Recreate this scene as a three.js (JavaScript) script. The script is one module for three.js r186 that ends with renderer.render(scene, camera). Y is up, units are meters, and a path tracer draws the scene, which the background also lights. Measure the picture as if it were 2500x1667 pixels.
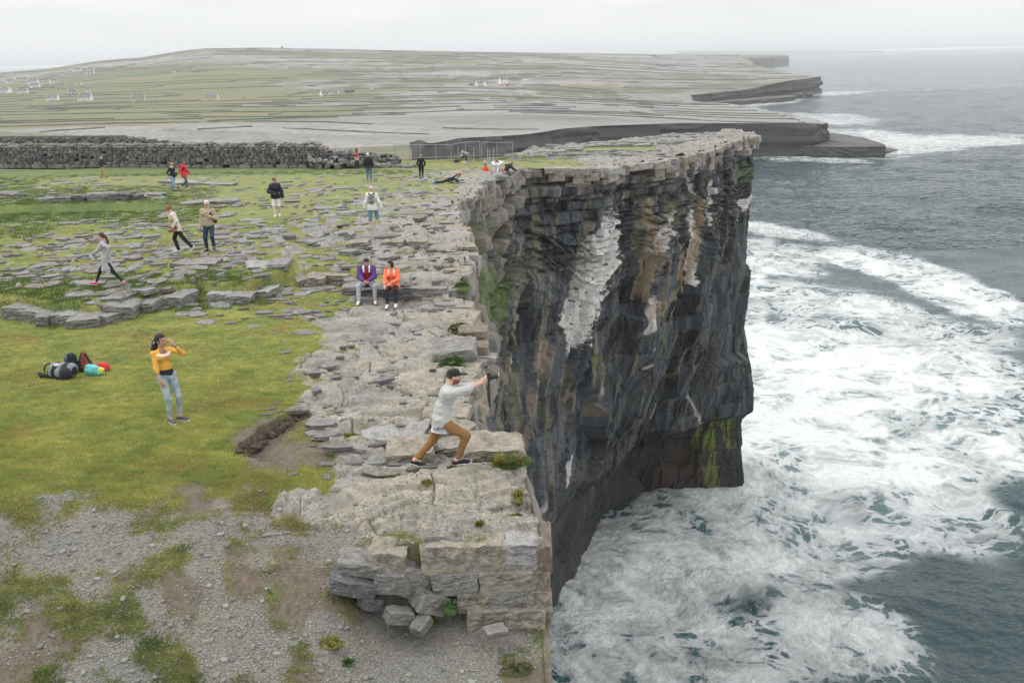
import * as THREE from 'three';
import { FontLoader } from 'three/addons/loaders/FontLoader.js';
import { TextGeometry } from 'three/addons/geometries/TextGeometry.js';
import { mergeGeometries } from 'three/addons/utils/BufferGeometryUtils.js';

// ---------------------------------------------------------------- camera, sky, sun, exposure
const EYE = 57;                                  // metres above the sea
const scene = new THREE.Scene();
const renderer = new THREE.WebGLRenderer({ antialias: true });
renderer.toneMapping = THREE.LinearToneMapping;
renderer.toneMappingExposure = 1.0;
renderer.shadowMap.enabled = true;
const camera = new THREE.PerspectiveCamera(36.88, 1024 / 682, 0.5, 90000);
camera.position.set(0, EYE, 0);
camera.rotation.order = 'YXZ';
camera.rotation.set(-15.51 * Math.PI / 180, 0, -1.15 * Math.PI / 180);
camera.updateMatrixWorld(true);

// ---------------------------------------------------------------- seeded randomness and noise
function rngOf(seed) { let a = seed >>> 0; return () => { a = (a + 0x6D2B79F5) | 0; let t = Math.imul(a ^ (a >>> 15), 1 | a); t = (t + Math.imul(t ^ (t >>> 7), 61 | t)) ^ t; return ((t ^ (t >>> 14)) >>> 0) / 4294967296; }; }
const clamp = (x, a = 0, b = 1) => x < a ? a : x > b ? b : x;
const lerp = (a, b, t) => a + (b - a) * t;
const sstep = (a, b, x) => { const t = clamp((x - a) / (b - a)); return t * t * (3 - 2 * t); };
function hash2(i, j, s = 0) { let h = Math.imul(i, 374761393) + Math.imul(j, 668265263) + Math.imul(s, 974634777) | 0; h = Math.imul(h ^ (h >>> 13), 1274126177); h ^= h >>> 16; return (h >>> 0) / 4294967296; }
const PERM = new Uint8Array(512), GX = new Float32Array(256), GY = new Float32Array(256);
{ const r = rngOf(77), p = [...Array(256).keys()]; for (let i = 255; i > 0; i--) { const j = Math.floor(r() * (i + 1)); [p[i], p[j]] = [p[j], p[i]]; } for (let i = 0; i < 512; i++) PERM[i] = p[i & 255]; for (let i = 0; i < 256; i++) { const a = i / 256 * Math.PI * 2; GX[i] = Math.cos(a); GY[i] = Math.sin(a); } }
function n2(x, y) {                              // gradient noise, about -0.8 .. 0.8
  const xi = Math.floor(x), yi = Math.floor(y), xf = x - xi, yf = y - yi, X = xi & 255, Y = yi & 255;
  const u = xf * xf * xf * (xf * (xf * 6 - 15) + 10), v = yf * yf * yf * (yf * (yf * 6 - 15) + 10);
  const a = PERM[PERM[X] + Y], b = PERM[PERM[X + 1] + Y], c = PERM[PERM[X] + Y + 1], d = PERM[PERM[X + 1] + Y + 1];
  const na = GX[a] * xf + GY[a] * yf, nb = GX[b] * (xf - 1) + GY[b] * yf, nc = GX[c] * xf + GY[c] * (yf - 1), nd = GX[d] * (xf - 1) + GY[d] * (yf - 1);
  return 1.35 * (na + u * (nb - na) + v * (nc + u * (nd - nc) - na - u * (nb - na)));
}
function n3(x, y, z) { const zi = Math.floor(z), t = z - zi, u = t * t * (3 - 2 * t), o = zi * 37.17, p = (zi + 1) * 37.17; return lerp(n2(x + o, y - o * 0.7), n2(x + p, y - p * 0.7), u); }
function fbm(x, y, oct = 4) { let s = 0, a = 0.5; for (let i = 0; i < oct; i++) { s += a * n2(x, y); x = x * 2.03 + 17.1; y = y * 2.03 - 9.7; a *= 0.5; } return s; }
function ridged(x, y, oct = 4) { let s = 0, a = 0.5; for (let i = 0; i < oct; i++) { s += a * (1 - 2 * Math.abs(n2(x, y))); x = x * 2.07 + 5.3; y = y * 2.07 - 3.9; a *= 0.5; } return s; }
let W1 = 0, W2 = 0, WH = 0;                      // results of worley(): nearest, second nearest, hash of the cell
function worley(x, y, seed = 0, jit = 0.9) {
  const xi = Math.floor(x), yi = Math.floor(y); W1 = 9; W2 = 9;
  for (let j = -1; j < 2; j++) for (let i = -1; i < 2; i++) {
    const h = hash2(xi + i, yi + j, seed), dx = xi + i + 0.5 + (h - 0.5) * jit - x, dy = yi + j + 0.5 + (h * 57.31 % 1 - 0.5) * jit - y, d = dx * dx + dy * dy;
    if (d < W1) { W2 = W1; W1 = d; WH = h; } else if (d < W2) W2 = d;
  }
  W1 = Math.sqrt(W1); W2 = Math.sqrt(W2);
}
function table(pts) { return x => { if (x <= pts[0][0]) return pts[0][1]; for (let i = 1; i < pts.length; i++) if (x <= pts[i][0]) { const [a, u] = pts[i - 1], [b, v] = pts[i]; return u + (v - u) * (x - a) / (b - a); } return pts[pts.length - 1][1]; }; }

// ---------------------------------------------------------------- overcast sky: brightest overhead, soft cloud, the same all round
{
  const w = 1024, h = 512, px = new Float32Array(w * h * 4);
  for (let j = 0; j < h; j++) {
    const el = ((j + 0.5) / h - 0.5) * Math.PI, s = Math.max(0, Math.sin(el));
    for (let i = 0; i < w; i++) {
      const az = (i + 0.5) / w * Math.PI * 2, k = 1 / (s + 0.12), cx = Math.cos(az) * k * Math.cos(el), cy = Math.sin(az) * k * Math.cos(el);
      const c = s > 0 ? fbm(cx * 0.9 + 4, cy * 0.9, 5) * sstep(0, 0.06, s) : 0;
      const L = 0.88 * (1 + 1.35 * s) * (1 + 0.16 * c), o = (j * w + i) * 4, b = 0.012;
      px[o] = L * (0.985 + b * c); px[o + 1] = L * 1.0; px[o + 2] = L * (1.012 - b * c); px[o + 3] = 1;
    }
  }
  const t = new THREE.DataTexture(px, w, h, THREE.RGBAFormat, THREE.FloatType);
  t.mapping = THREE.EquirectangularReflectionMapping; t.magFilter = t.minFilter = THREE.LinearFilter; t.wrapS = THREE.RepeatWrapping; t.needsUpdate = true;
  scene.background = t; scene.environment = t; scene.environmentIntensity = 1; scene.backgroundIntensity = 1;
}
const sun = new THREE.DirectionalLight(new THREE.Color(1, 0.96, 0.90), 1.5);
sun.position.set(-75, 150, -70); sun.target.position.set(0, 50, -40); sun.castShadow = true; sun.shadow.radius = 24; sun.shadow.mapSize.set(2048, 2048);
Object.assign(sun.shadow.camera, { left: -130, right: 130, top: 130, bottom: -130, near: 1, far: 400 });
scene.add(sun, sun.target);
scene.fog = new THREE.FogExp2(new THREE.Color(0.95, 0.975, 1.0), 0.00011);

// ---------------------------------------------------------------- scene helpers
const counts = {};
function numbered(name) { const n = counts[name] = (counts[name] ?? -1) + 1; return n ? `${name}_${String(n).padStart(3, '0')}` : name; }
function top(o, name, data) { o.name = numbered(name); Object.assign(o.userData, data); scene.add(o); return o; }
function part(name, geo, mat, parent, data) { const m = new THREE.Mesh(geo, mat); m.name = name; m.castShadow = m.receiveShadow = true; if (data) Object.assign(m.userData, data); parent.add(m); return m; }
const std = (r, g, b, rough = 0.9, o = {}) => new THREE.MeshStandardMaterial({ color: new THREE.Color().setRGB(r, g, b), roughness: rough, ...o });
function gridGeo(nu, nv, f) {                    // f(i, j) -> [x, y, z, u, v]; rows j, columns i
  const P = new Float32Array(nu * nv * 3), U = new Float32Array(nu * nv * 2), I = new Uint32Array((nu - 1) * (nv - 1) * 6);
  for (let j = 0, k = 0; j < nv; j++) for (let i = 0; i < nu; i++, k++) { const q = f(i, j); P[k * 3] = q[0]; P[k * 3 + 1] = q[1]; P[k * 3 + 2] = q[2]; U[k * 2] = q[3]; U[k * 2 + 1] = q[4]; }
  for (let j = 0, k = 0; j < nv - 1; j++) for (let i = 0; i < nu - 1; i++) { const a = j * nu + i, b = a + 1, c = a + nu, d = c + 1; I[k++] = a; I[k++] = b; I[k++] = c; I[k++] = b; I[k++] = d; I[k++] = c; }
  const g = new THREE.BufferGeometry(); g.setAttribute('position', new THREE.BufferAttribute(P, 3)); g.setAttribute('uv', new THREE.BufferAttribute(U, 2)); g.setIndex(new THREE.BufferAttribute(I, 1));
  return g;
}
function texture(w, h, f, srgb = true, wrap = THREE.ClampToEdgeWrapping) {   // f(i, j, out) writes linear r, g, b (row 0 at v = 0)
  const px = new Uint8Array(w * h * 4), c = [0, 0, 0];
  const enc = new Uint8Array(4097); for (let i = 0; i < 4097; i++) { const x = i / 4096; enc[i] = Math.round(255 * (srgb ? (x <= 0.0031308 ? 12.92 * x : 1.055 * Math.pow(x, 1 / 2.4) - 0.055) : x)); }
  for (let j = 0, k = 0; j < h; j++) for (let i = 0; i < w; i++, k += 4) { f(i, j, c); px[k] = enc[clamp(c[0]) * 4096 | 0]; px[k + 1] = enc[clamp(c[1]) * 4096 | 0]; px[k + 2] = enc[clamp(c[2]) * 4096 | 0]; px[k + 3] = 255; }
  const t = new THREE.DataTexture(px, w, h); t.magFilter = THREE.LinearFilter; t.minFilter = THREE.LinearMipmapLinearFilter; t.generateMipmaps = true; t.wrapS = t.wrapT = wrap; if (srgb) t.colorSpace = THREE.SRGBColorSpace; t.needsUpdate = true;
  return t;
}
const V = (x, y, z) => new THREE.Vector3(x, y, z);
// the photograph's pixel (2500 x 1667) as a direction: k = sideways per metre ahead, t = drop per metre ahead
function look(px, py) { const v = V((px - 1250) / 2500, (833.5 - py) / 2500, -1).applyQuaternion(camera.quaternion); return [v.x / -v.z, -v.y / -v.z]; }

// ---------------------------------------------------------------- the plateau: a height field in x (to the right) and d (metres ahead of the camera)
const dropFar = table([[13, 6.5], [45, 6.5], [58, 6.9], [64, 7.25], [70, 7.6], [78, 8.1], [82, 8.7], [90, 8.93], [104, 9.15], [121, 9.46], [140, 9.7], [200, 12]]);
const dropNear = table([[8, 8.3], [11, 7.55], [13, 6.95], [15, 6.56], [17, 6.5]]);
const ledgeAt = table([[-0.62, 28.6], [-0.5, 28.3], [-0.45, 27.4], [-0.416, 27.2], [-0.36, 28.9], [-0.327, 29.7], [-0.257, 29.8], [-0.223, 31.8], [-0.162, 31.7], [-0.135, 29.75], [-0.118, 29.7], [-0.04, 29.8]]);
const frontEdge = table([[7, 0.36], [11.3, 0.40], [12.5, 0.37], [12.96, 0.47], [13.3, 0.30], [14.66, 0.25], [15.8, 0.22], [16.5, 0.04], [16.8, -0.80], [18, -1.11], [19.6, -1.0], [21.7, -0.65], [23.2, -0.71], [26, -1.28], [29.6, -1.67], [31.5, -1.39], [35, -1.25], [38.4, -1.68], [44, -2.43], [47.8, -2.7], [50, -2.2], [57.8, -1.99], [63.7, -1.42], [69.5, -0.9], [78, 0.41], [79.1, 1.99], [80.2, 4.56], [82, 7.53], [86, 9.46], [90, 13.7], [95, 16.2], [104, 20.7], [112, 24.0], [118, 26.5], [122, 28.7], [125, 29.4], [128, 29.8], [133, 28.5]]);
const backEdge = table([[88, -70], [92.5, -60], [95.5, -15], [97, -1], [104, 0.9], [107, 1.6], [114, 8.3], [125, 18.3], [130, 25], [133, 28.4]]);
function steps(d, salt) {                        // the rim breaks along joints, so it is notched, not smooth
  const L = 0.55 + 0.012 * d, c = d / L + 0.6 * n2(d * 0.31, salt), i = Math.floor(c);
  return (hash2(i, salt) - 0.5) * (0.22 + 0.004 * d) + 0.12 * n2(d * 1.9, salt + 3);
}
const rim = d => frontEdge(d) + steps(d, 11) * (d < 16 ? 0.35 : 1);
function smoothDrop(x, d) {
  let D = dropFar(d);
  const k = x / d, led = ledgeAt(k);
  if (d < 17) { const w = sstep(-2.7, -1.5, x); D = lerp(dropNear(d), d < 13.02 ? dropNear(d) + 0.62 * sstep(10, 12.8, d) : 6.5, w); }
  else if (d < 48) D += lerp(0.3 * sstep(17, 28, d), -0.15 * (1 - sstep(led, 46, d)) * sstep(-0.56, -0.5, k), sstep(led - 0.12, led + 0.5 + 0.3 * n2(x * 0.8, 4), d));
  if (k < -0.3) { const s = sstep(-0.3, -0.36, k); D += d < 49.6 ? 0.16 * s * sstep(38, 46, d) : -0.22 * s * (1 - sstep(50, 58, d)); }
  return D;
}
function hit(px, py, lift = 0) { const [k, t] = look(px, py); let D = 6.6; for (let i = 0; i < 14; i++) { const d = D / t; D = 0.5 * D + 0.5 * (smoothDrop(k * d, d) - lift); } const d = D / t; return [k * d, d]; }

// what covers the plateau, sampled at places seen in the photograph: [x, y, rock, gravel, soil, lush grass] in tenths; the rest is short turf
const COVER = `0 440 2 0 0 6|200 440 3 0 0 1|400 440 2 0 0 2|600 440 2 0 0 1|800 440 2 0 0 1|1000 440 4 0 0 2|1120 430 7 0 0 1|1300 390 7 0 0 0|1500 385 9 0 0 0|1700 350 9 0 0 0|1500 366 3 0 0 0|1300 400 2 0 0 0
0 412 1 0 0 9|250 412 1 0 0 9|500 415 1 0 0 9|750 416 1 0 0 8|950 415 2 0 0 5|1050 408 4 0 0 1|1150 400 5 0 0 0|1240 392 6 0 0 0|1400 350 9 0 0 0|1600 340 8 0 0 0
0 480 4 0 0 6|200 480 4 0 0 5|400 480 2 0 0 5|600 480 3 0 0 2|800 480 5 0 0 1|1000 480 6 0 0 0|0 520 1 0 0 9|200 520 1 0 0 9|400 522 2 0 0 6|600 520 3 0 0 2|800 520 5 0 0 1|1000 520 7 0 0 0|1090 520 8 0 0 0
0 560 2 0 0 4|200 560 3 0 0 2|400 560 4 0 0 2|600 560 5 0 0 2|800 560 6 0 0 1|1000 560 8 0 0 0|1110 560 9 0 0 0|0 600 4 0 0 2|200 600 5 0 0 1|400 600 5 0 0 2|600 600 6 0 0 1|800 600 6 0 0 2|1000 600 7 0 0 2|1130 600 9 0 0 0
0 650 5 0 0 2|200 650 5 0 0 2|400 650 5 0 0 2|600 650 5 0 0 2|800 650 5 0 0 2|1000 650 6 0 0 1|1130 650 9 0 0 0|0 700 5 0 0 3|200 700 5 0 0 3|400 700 5 0 0 4|600 690 5 0 0 4|800 690 5 0 0 1|1000 690 7 0 0 0|1100 690 9 0 0 0
0 745 1 0 0 3|150 740 5 0 0 4|400 740 4 0 0 4|600 745 2 0 0 3|800 740 1 0 1 0|1000 745 7 0 0 0|1090 745 9 0 0 0|0 790 0 0 0 1|200 800 0 0 0 1|400 790 0 0 0 0|600 785 2 0 0 0|700 780 5 0 0 0|800 775 6 0 0 0|900 775 7 0 0 0|1050 780 9 0 0 0
0 840 0 0 0 0|300 840 0 0 0 0|520 840 0 0 0 0|620 835 1 0 0 0|720 830 4 0 0 0|820 830 7 0 0 0|1000 830 9 0 0 0|1150 830 9 0 0 0|0 900 0 0 0 1|300 900 0 0 0 0|550 900 0 0 0 0|660 900 1 0 1 0|750 900 5 0 0 0|870 900 8 0 0 0|1050 900 8 0 0 0
0 970 0 0 0 1|300 970 0 0 0 0|560 970 0 0 0 0|670 960 1 0 0 0|760 960 6 0 0 0|900 960 8 0 0 0|1080 960 8 0 0 0|0 1040 0 0 0 0|300 1040 0 0 0 1|500 1030 0 0 0 0|560 1020 0 0 0 0|640 1075 1 2 7 0|700 1045 5 1 3 0|800 1030 8 0 0 0|950 1030 9 0 0 0|1080 1030 9 0 0 0
0 1100 0 0 0 0|300 1100 0 0 0 0|540 1100 0 0 0 0|650 1110 0 2 7 0|760 1110 2 2 6 0|850 1100 6 1 3 0|960 1110 8 0 0 0|1200 1110 9 0 0 0|0 1160 0 0 0 0|300 1160 0 0 0 1|520 1160 0 0 0 0|650 1165 1 1 0 0|760 1170 3 1 0 0|880 1160 8 1 0 0|1000 1170 9 0 0 0|1240 1170 8 1 0 0
0 1215 0 3 0 0|180 1210 0 3 0 0|330 1200 0 2 0 0|480 1212 0 2 6 0|620 1205 2 4 3 0|740 1195 7 2 0 0|900 1210 8 1 0 0|1100 1200 8 1 0 0|1260 1210 9 1 0 0|0 1270 0 4 0 2|200 1270 0 6 0 0|370 1260 0 6 3 0|520 1255 1 7 2 0|640 1250 5 3 2 0|800 1260 5 5 0 0|950 1260 8 2 0 0|1150 1260 7 3 0 0|1280 1260 9 0 0 0
0 1340 0 5 0 2|150 1330 0 8 0 0|300 1330 0 7 0 1|430 1335 0 3 0 5|520 1340 0 8 0 0|640 1340 3 6 2 0|780 1350 1 8 0 0|900 1330 5 5 0 0|1050 1330 9 0 0 0|1250 1320 9 0 0 0|0 1410 0 4 0 3|120 1400 0 6 0 1|240 1400 0 6 0 2|305 1405 0 3 5 0|420 1430 0 3 7 0|500 1425 0 9 0 0|580 1420 0 2 7 0|690 1400 0 3 6 0|800 1410 0 5 4 0|1000 1400 3 6 0 0
0 1480 0 4 0 3|150 1470 0 4 0 3|260 1480 0 5 0 2|350 1470 0 4 0 3|460 1490 0 4 5 0|560 1480 0 8 0 0|690 1490 0 3 6 0|780 1440 0 3 6 0|850 1480 0 4 5 0|960 1520 0 9 0 0|1100 1560 3 6 0 0|1250 1540 2 8 0 0|0 1550 0 6 0 1|130 1570 0 3 6 0|260 1550 0 5 0 3|400 1560 0 5 0 4|520 1560 0 8 0 1|650 1570 0 9 0 0|800 1560 0 9 0 0|950 1580 0 9 0 0|1150 1600 0 9 0 0
40 1640 0 2 5 3|150 1640 0 4 1 4|300 1640 0 6 0 3|450 1640 0 4 0 5|600 1640 0 5 2 2|750 1645 0 4 5 0|900 1640 0 9 0 0|1100 1645 0 9 0 0|1270 1640 0 3 5 2`;
const ZN = 120, ZG = [0, 1, 2, 3].map(() => new Float32Array(ZN * ZN)), ZL0 = Math.log(8), ZL1 = Math.log(150), ZK0 = -0.64, ZK1 = 0.30;
{
  const pts = COVER.split(/[|\n]/).map(s => s.trim().split(' ').map(Number)).map(([px, py, ...w]) => { const [x, d] = hit(px, py); return [x / d / 0.05, Math.log(d) / 0.09, ...w.map(v => v / 9)]; });
  for (let j = 0; j < ZN; j++) for (let i = 0; i < ZN; i++) {
    const u = lerp(ZK0, ZK1, i / (ZN - 1)) / 0.05, v = lerp(ZL0, ZL1, j / (ZN - 1)) / 0.09; let s = 0, a = 0, b = 0, c = 0, e = 0;
    for (const p of pts) { const q = (p[0] - u) ** 2 + (p[1] - v) ** 2, w = 1 / (q * q + 0.02); s += w; a += w * p[2]; b += w * p[3]; c += w * p[4]; e += w * p[5]; }
    [a, b, c, e].forEach((q, n) => ZG[n][j * ZN + i] = q / s);
  }
}
const Z = [0, 0, 0, 0];                          // rock, gravel, soil, lush at the last asked place
function zones(x, d) {
  const fx = clamp((x / d - ZK0) / (ZK1 - ZK0)) * (ZN - 1.001), fy = clamp((Math.log(d) - ZL0) / (ZL1 - ZL0)) * (ZN - 1.001), i = fx | 0, j = fy | 0, u = fx - i, v = fy - j, o = j * ZN + i;
  for (let n = 0; n < 4; n++) { const g = ZG[n]; Z[n] = (g[o] * (1 - u) + g[o + 1] * u) * (1 - v) + (g[o + ZN] * (1 - u) + g[o + ZN + 1] * u) * v; }
}
// the hollow worn through the turf: its bank runs round the upper left
const bank = [[745, 1000], [700, 1012], [672, 1026], [640, 1042], [608, 1066], [590, 1086], [588, 1100], [610, 1116], [650, 1130], [700, 1141], [760, 1150]].map(p => hit(...p));
function hollow(x, d) {                          // > 0 inside the hollow, metres from its bank
  let best = 9, side = 0;
  for (let i = 0; i < bank.length - 1; i++) {
    const [ax, ad] = bank[i], [bx, bd] = bank[i + 1], ex = bx - ax, ed = bd - ad, t = clamp(((x - ax) * ex + (d - ad) * ed) / (ex * ex + ed * ed)), qx = ax + ex * t - x, qd = ad + ed * t - d, q = qx * qx + qd * qd;
    if (q < best) { best = q; side = ex * (d - ad) - ed * (x - ax); }
  }
  return Math.sqrt(best) * (side > 0 ? 1 : -1);
}
const BX0 = Math.min(...bank.map(p => p[0])) - 0.6, BX1 = Math.max(...bank.map(p => p[0])), BD0 = Math.min(...bank.map(p => p[1])) - 0.3, BD1 = Math.max(...bank.map(p => p[1])) + 0.3;
const soilAt = (x, d) => sstep(-0.07, 0.10, Z[2] * 1.35 - 0.5 + 0.85 * fbm(x * 1.3 + 11, d * 1.3, 5) + 0.22 * n2(x * 14, d * 14) + 0.12 * n2(x * 37, d * 37));
const gravAt = (x, d) => sstep(-0.09, 0.10, Z[1] * 1.6 - 0.80 + 0.95 * fbm(x * 1.5, d * 1.5 + 40, 5) + 0.25 * n2(x * 14, d * 14) + 0.12 * n2(x * 37, d * 37));
let HOL = 0, BANK = 0, ROCK = 0, CRACK = 0, TONE = 0, STEP = 0;
function cover(x, d) {                           // fills Z and ROCK (0..1), HOL, CRACK, TONE; returns the fine relief in metres
  zones(x, d);
  HOL = 0; BANK = 0;
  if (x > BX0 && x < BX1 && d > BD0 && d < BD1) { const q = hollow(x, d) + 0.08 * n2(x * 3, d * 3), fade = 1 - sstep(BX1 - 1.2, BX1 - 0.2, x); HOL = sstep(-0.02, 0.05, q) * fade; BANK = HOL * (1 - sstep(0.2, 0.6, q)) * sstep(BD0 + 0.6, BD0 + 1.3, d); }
  const far = sstep(40, 90, d), mid = sstep(25, 31, d), n = lerp(fbm(x * 0.75, d * 0.75, 4) + 0.35 * n2(x * 0.22 + 7, d * 0.22), 1.25 * fbm(x * 0.85, d * 0.85, 4), mid), nf = n2(x * 5.1, d * 5.1);
  ROCK = sstep(-0.09, 0.09, Z[0] * 2.1 - 1.22 - 0.24 * mid + 0.85 * n + 0.14 * nf);
  { const k = x / d; if (k < -0.055 && k > -0.165 && Math.abs(d - ledgeAt(k)) < 0.45 && k > -0.53) ROCK = Math.max(ROCK, sstep(-0.25, 0.1, n2(x * 0.9, d * 0.9) + 0.2)); }
  if (HOL > 0) ROCK *= 1 - HOL * sstep(0.3, 0, x - BX1 + 2.4);
  let h = 0.10 * fbm(x * 0.35 + 3, d * 0.35, 3) * (1 - 0.5 * Z[0]) + 0.03 * Z[3] * n2(x * 2.3, d * 2.3);
  CRACK = 0; TONE = 0.5; STEP = 0;
  if (ROCK > 0.01) {
    const wx = x + 0.25 * n2(x * 0.9, d * 0.9), wd = d + 0.25 * n2(x * 0.9 + 9, d * 0.9), s = 1 + 0.9 * far;
    worley(wx * 0.62 / s, wd * 0.95 / s, 5); const g1 = W2 - W1, t1 = WH;
    worley(wx * 1.7 + 0.3 * n2(x * 2, d * 2), wd * 2.6, 9); const g2 = W2 - W1, t2 = WH;
    const q = (0.9 * fbm(x * 0.42 + 5, d * 0.95, 4) + 0.12 * (t1 - 0.5)) * 7, qi = Math.floor(q), qf = q - qi, lay = qi + sstep(0.72, 1, qf), step = sstep(0.66, 0.8, qf) * (1 - sstep(0.97, 1.06, qf));
    const c1 = (1 - sstep(0, 0.035, g1)) * (t1 > 0.3 ? 1 : 0.35), c2 = (1 - sstep(0, 0.06, g2)) * (t2 > 0.45 ? 0.8 : 0.15);
    CRACK = Math.max(c1, c2 * 0.8); STEP = step;
    TONE = 0.5 * t1 + 0.3 * t2 + 0.2 * hash2(qi, 7);
    h += ROCK * (lay * 0.075 * s + (t2 - 0.5) * 0.03 + 0.03 * ridged(x * 1.3, d * 2.6, 3) + 0.012 * n2(x * 6, d * 9) - 0.06 * c1 - 0.03 * c2 + 0.06);
  }
  h -= 0.24 * HOL;
  const gv = Math.max(Z[1], Z[2] * 0.6); if (gv > 0.2) h += gv * (0.05 * fbm(x * 1.4, d * 1.4, 3));
  return h;
}
const groundY = (x, d) => { const D = smoothDrop(x, d); return EYE - D + cover(x, d); };
function groundColour(x, d, c) {                 // base colours of what lies here
  cover(x, d);
  const n1 = n2(x * 1.1, d * 1.1), a2 = n2(x * 4.3 + 5, d * 4.3), a3 = n2(x * 14, d * 14), a4 = n2(x * 37, d * 37), st = n2(x * 2.1, d * 7.5);
  // turf
  const fl = fbm(x * 0.55, d * 1.1, 4), ye = clamp(0.5 + 0.75 * fl + 0.35 * n1 + 0.3 * a2 + 0.3 * st + 0.2 * a3), lu = clamp(Z[3] * 0.75 + 0.75 * fbm(x * 0.5 + 20, d * 1.2, 4) - 0.12 + 0.28 * a2 + 0.2 * st), gr = 1 + 0.24 * a4 + 0.24 * a3 + 0.18 * st;
  let r = lerp(lerp(0.100, 0.212, ye), 0.056, lu) * gr, g = lerp(lerp(0.136, 0.206, ye), 0.100, lu) * gr, b = lerp(lerp(0.034, 0.056, ye), 0.026, lu) * gr;
  const dry = sstep(0.22, 0.5, n2(x * 0.6 + 30, d * 0.6) + 0.4 * a2) * (1 - lu); r = lerp(r, 0.15 * gr, dry * 0.6); g = lerp(g, 0.118 * gr, dry * 0.6); b = lerp(b, 0.04 * gr, dry * 0.6);
  const dull = (1 - sstep(12.5, 16.5, d)) * (0.55 + 0.45 * a2); r *= 1 - 0.40 * dull; g *= 1 - 0.42 * dull; b *= 1 - 0.1 * dull;   // mossy, trampled turf on the worn ground
  // gravel and soil
  const soil = soilAt(x, d), grav = gravAt(x, d);
  if (grav > 0) { const s = (0.145 + 0.05 * a4 + 0.045 * a3 + 0.03 * n2(x * 70, d * 70)) * (1 + 0.1 * n1); const er = 0.10 * clamp(Z[2] * 2 + 0.4 + n1); r = lerp(r, s * (1.07 + er), grav); g = lerp(g, s, grav); b = lerp(b, s * (0.90 - er), grav); }
  const so = Math.max(soil, HOL * (1 - ROCK)); if (so > 0) { const s = 1 + 0.45 * a4 + 0.35 * a3 + 0.25 * a2 + 0.3 * n2(x * 70, d * 70); r = lerp(r, 0.098 * s, so * 0.92); g = lerp(g, 0.074 * s, so * 0.92); b = lerp(b, 0.055 * s, so * 0.92); }
  if (ROCK > 0) {
    const s = (0.215 + 0.08 * (TONE - 0.5) + 0.05 * a3 + 0.045 * a4 + 0.035 * st + 0.03 * n1 + 0.03 * n2(x * 23, d * 60)) * (1 - 0.12 * sstep(0, 0.5, a2)), warm = clamp(0.22 + 0.5 * n2(x * 0.8 + 60, d * 0.8) + sstep(-7, -0.5, x - rim(d)) * 0.5 + 0.3 * (1 - sstep(16, 30, d)));
    let R = s * lerp(0.99, 1.15, warm), G = s * lerp(0.985, 1.035, warm), B = s * lerp(0.99, 0.86, warm);
    const mo = sstep(0.25, 0.42, fbm(x * 2.3 + 80, d * 2.3, 4)) * (1 - Z[0] * 0.6); R = lerp(R, 0.10, mo); G = lerp(G, 0.105, mo); B = lerp(B, 0.03, mo);
    const li = sstep(0.33, 0.45, fbm(x * 3.1, d * 3.1 + 70, 4)) * sstep(-0.9, -0.1, x - rim(d)); R = lerp(R, 0.34, li * 0.8); G = lerp(G, 0.16, li * 0.8); B = lerp(B, 0.035, li * 0.8);
    if (d < 41) { worley(x * 2.6 + 0.4 * n2(x * 3, d * 3), d * 3.8 + 0.4 * n2(x * 3 + 9, d * 3), 77); const ck = (1 - sstep(0.0, 0.045, W2 - W1)) * (WH > 0.4 ? 0.75 : 0.1) * sstep(-0.3, 0.2, n2(x * 0.7, d * 0.9 + 5)); R = lerp(R, 0.06, ck); G = lerp(G, 0.054, ck); B = lerp(B, 0.044, ck); const gt = sstep(0.12, 0.3, fbm(x * 1.2 + 33, d * 2.2, 4)) * 0.6; R = lerp(R, 0.15 + 0.05 * a4, gt); G = lerp(G, 0.138 + 0.05 * a4, gt); B = lerp(B, 0.118 + 0.04 * a4, gt); }
    if (CRACK > 0.3) { const q = sstep(0.3, 0.8, CRACK) * 0.8, gcr = hash2(Math.floor(x * 2.2), Math.floor(d * 2.2)) < 0.4; R = lerp(R, gcr ? 0.075 : 0.05, q); G = lerp(G, gcr ? 0.085 : 0.045, q); B = lerp(B, gcr ? 0.02 : 0.036, q); }
    r = lerp(r, R, ROCK); g = lerp(g, G, ROCK); b = lerp(b, B, ROCK);
  }
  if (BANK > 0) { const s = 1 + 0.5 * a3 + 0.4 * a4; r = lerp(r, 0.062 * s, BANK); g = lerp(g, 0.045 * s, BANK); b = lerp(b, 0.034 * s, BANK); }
  c[0] = r; c[1] = g; c[2] = b;
}
const NX0 = -24, NX1 = 1.5, ND0 = 8, ND1 = 41, MX0 = -76, MX1 = 34, MD0 = 41, MD1 = 136;
let ground;
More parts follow.
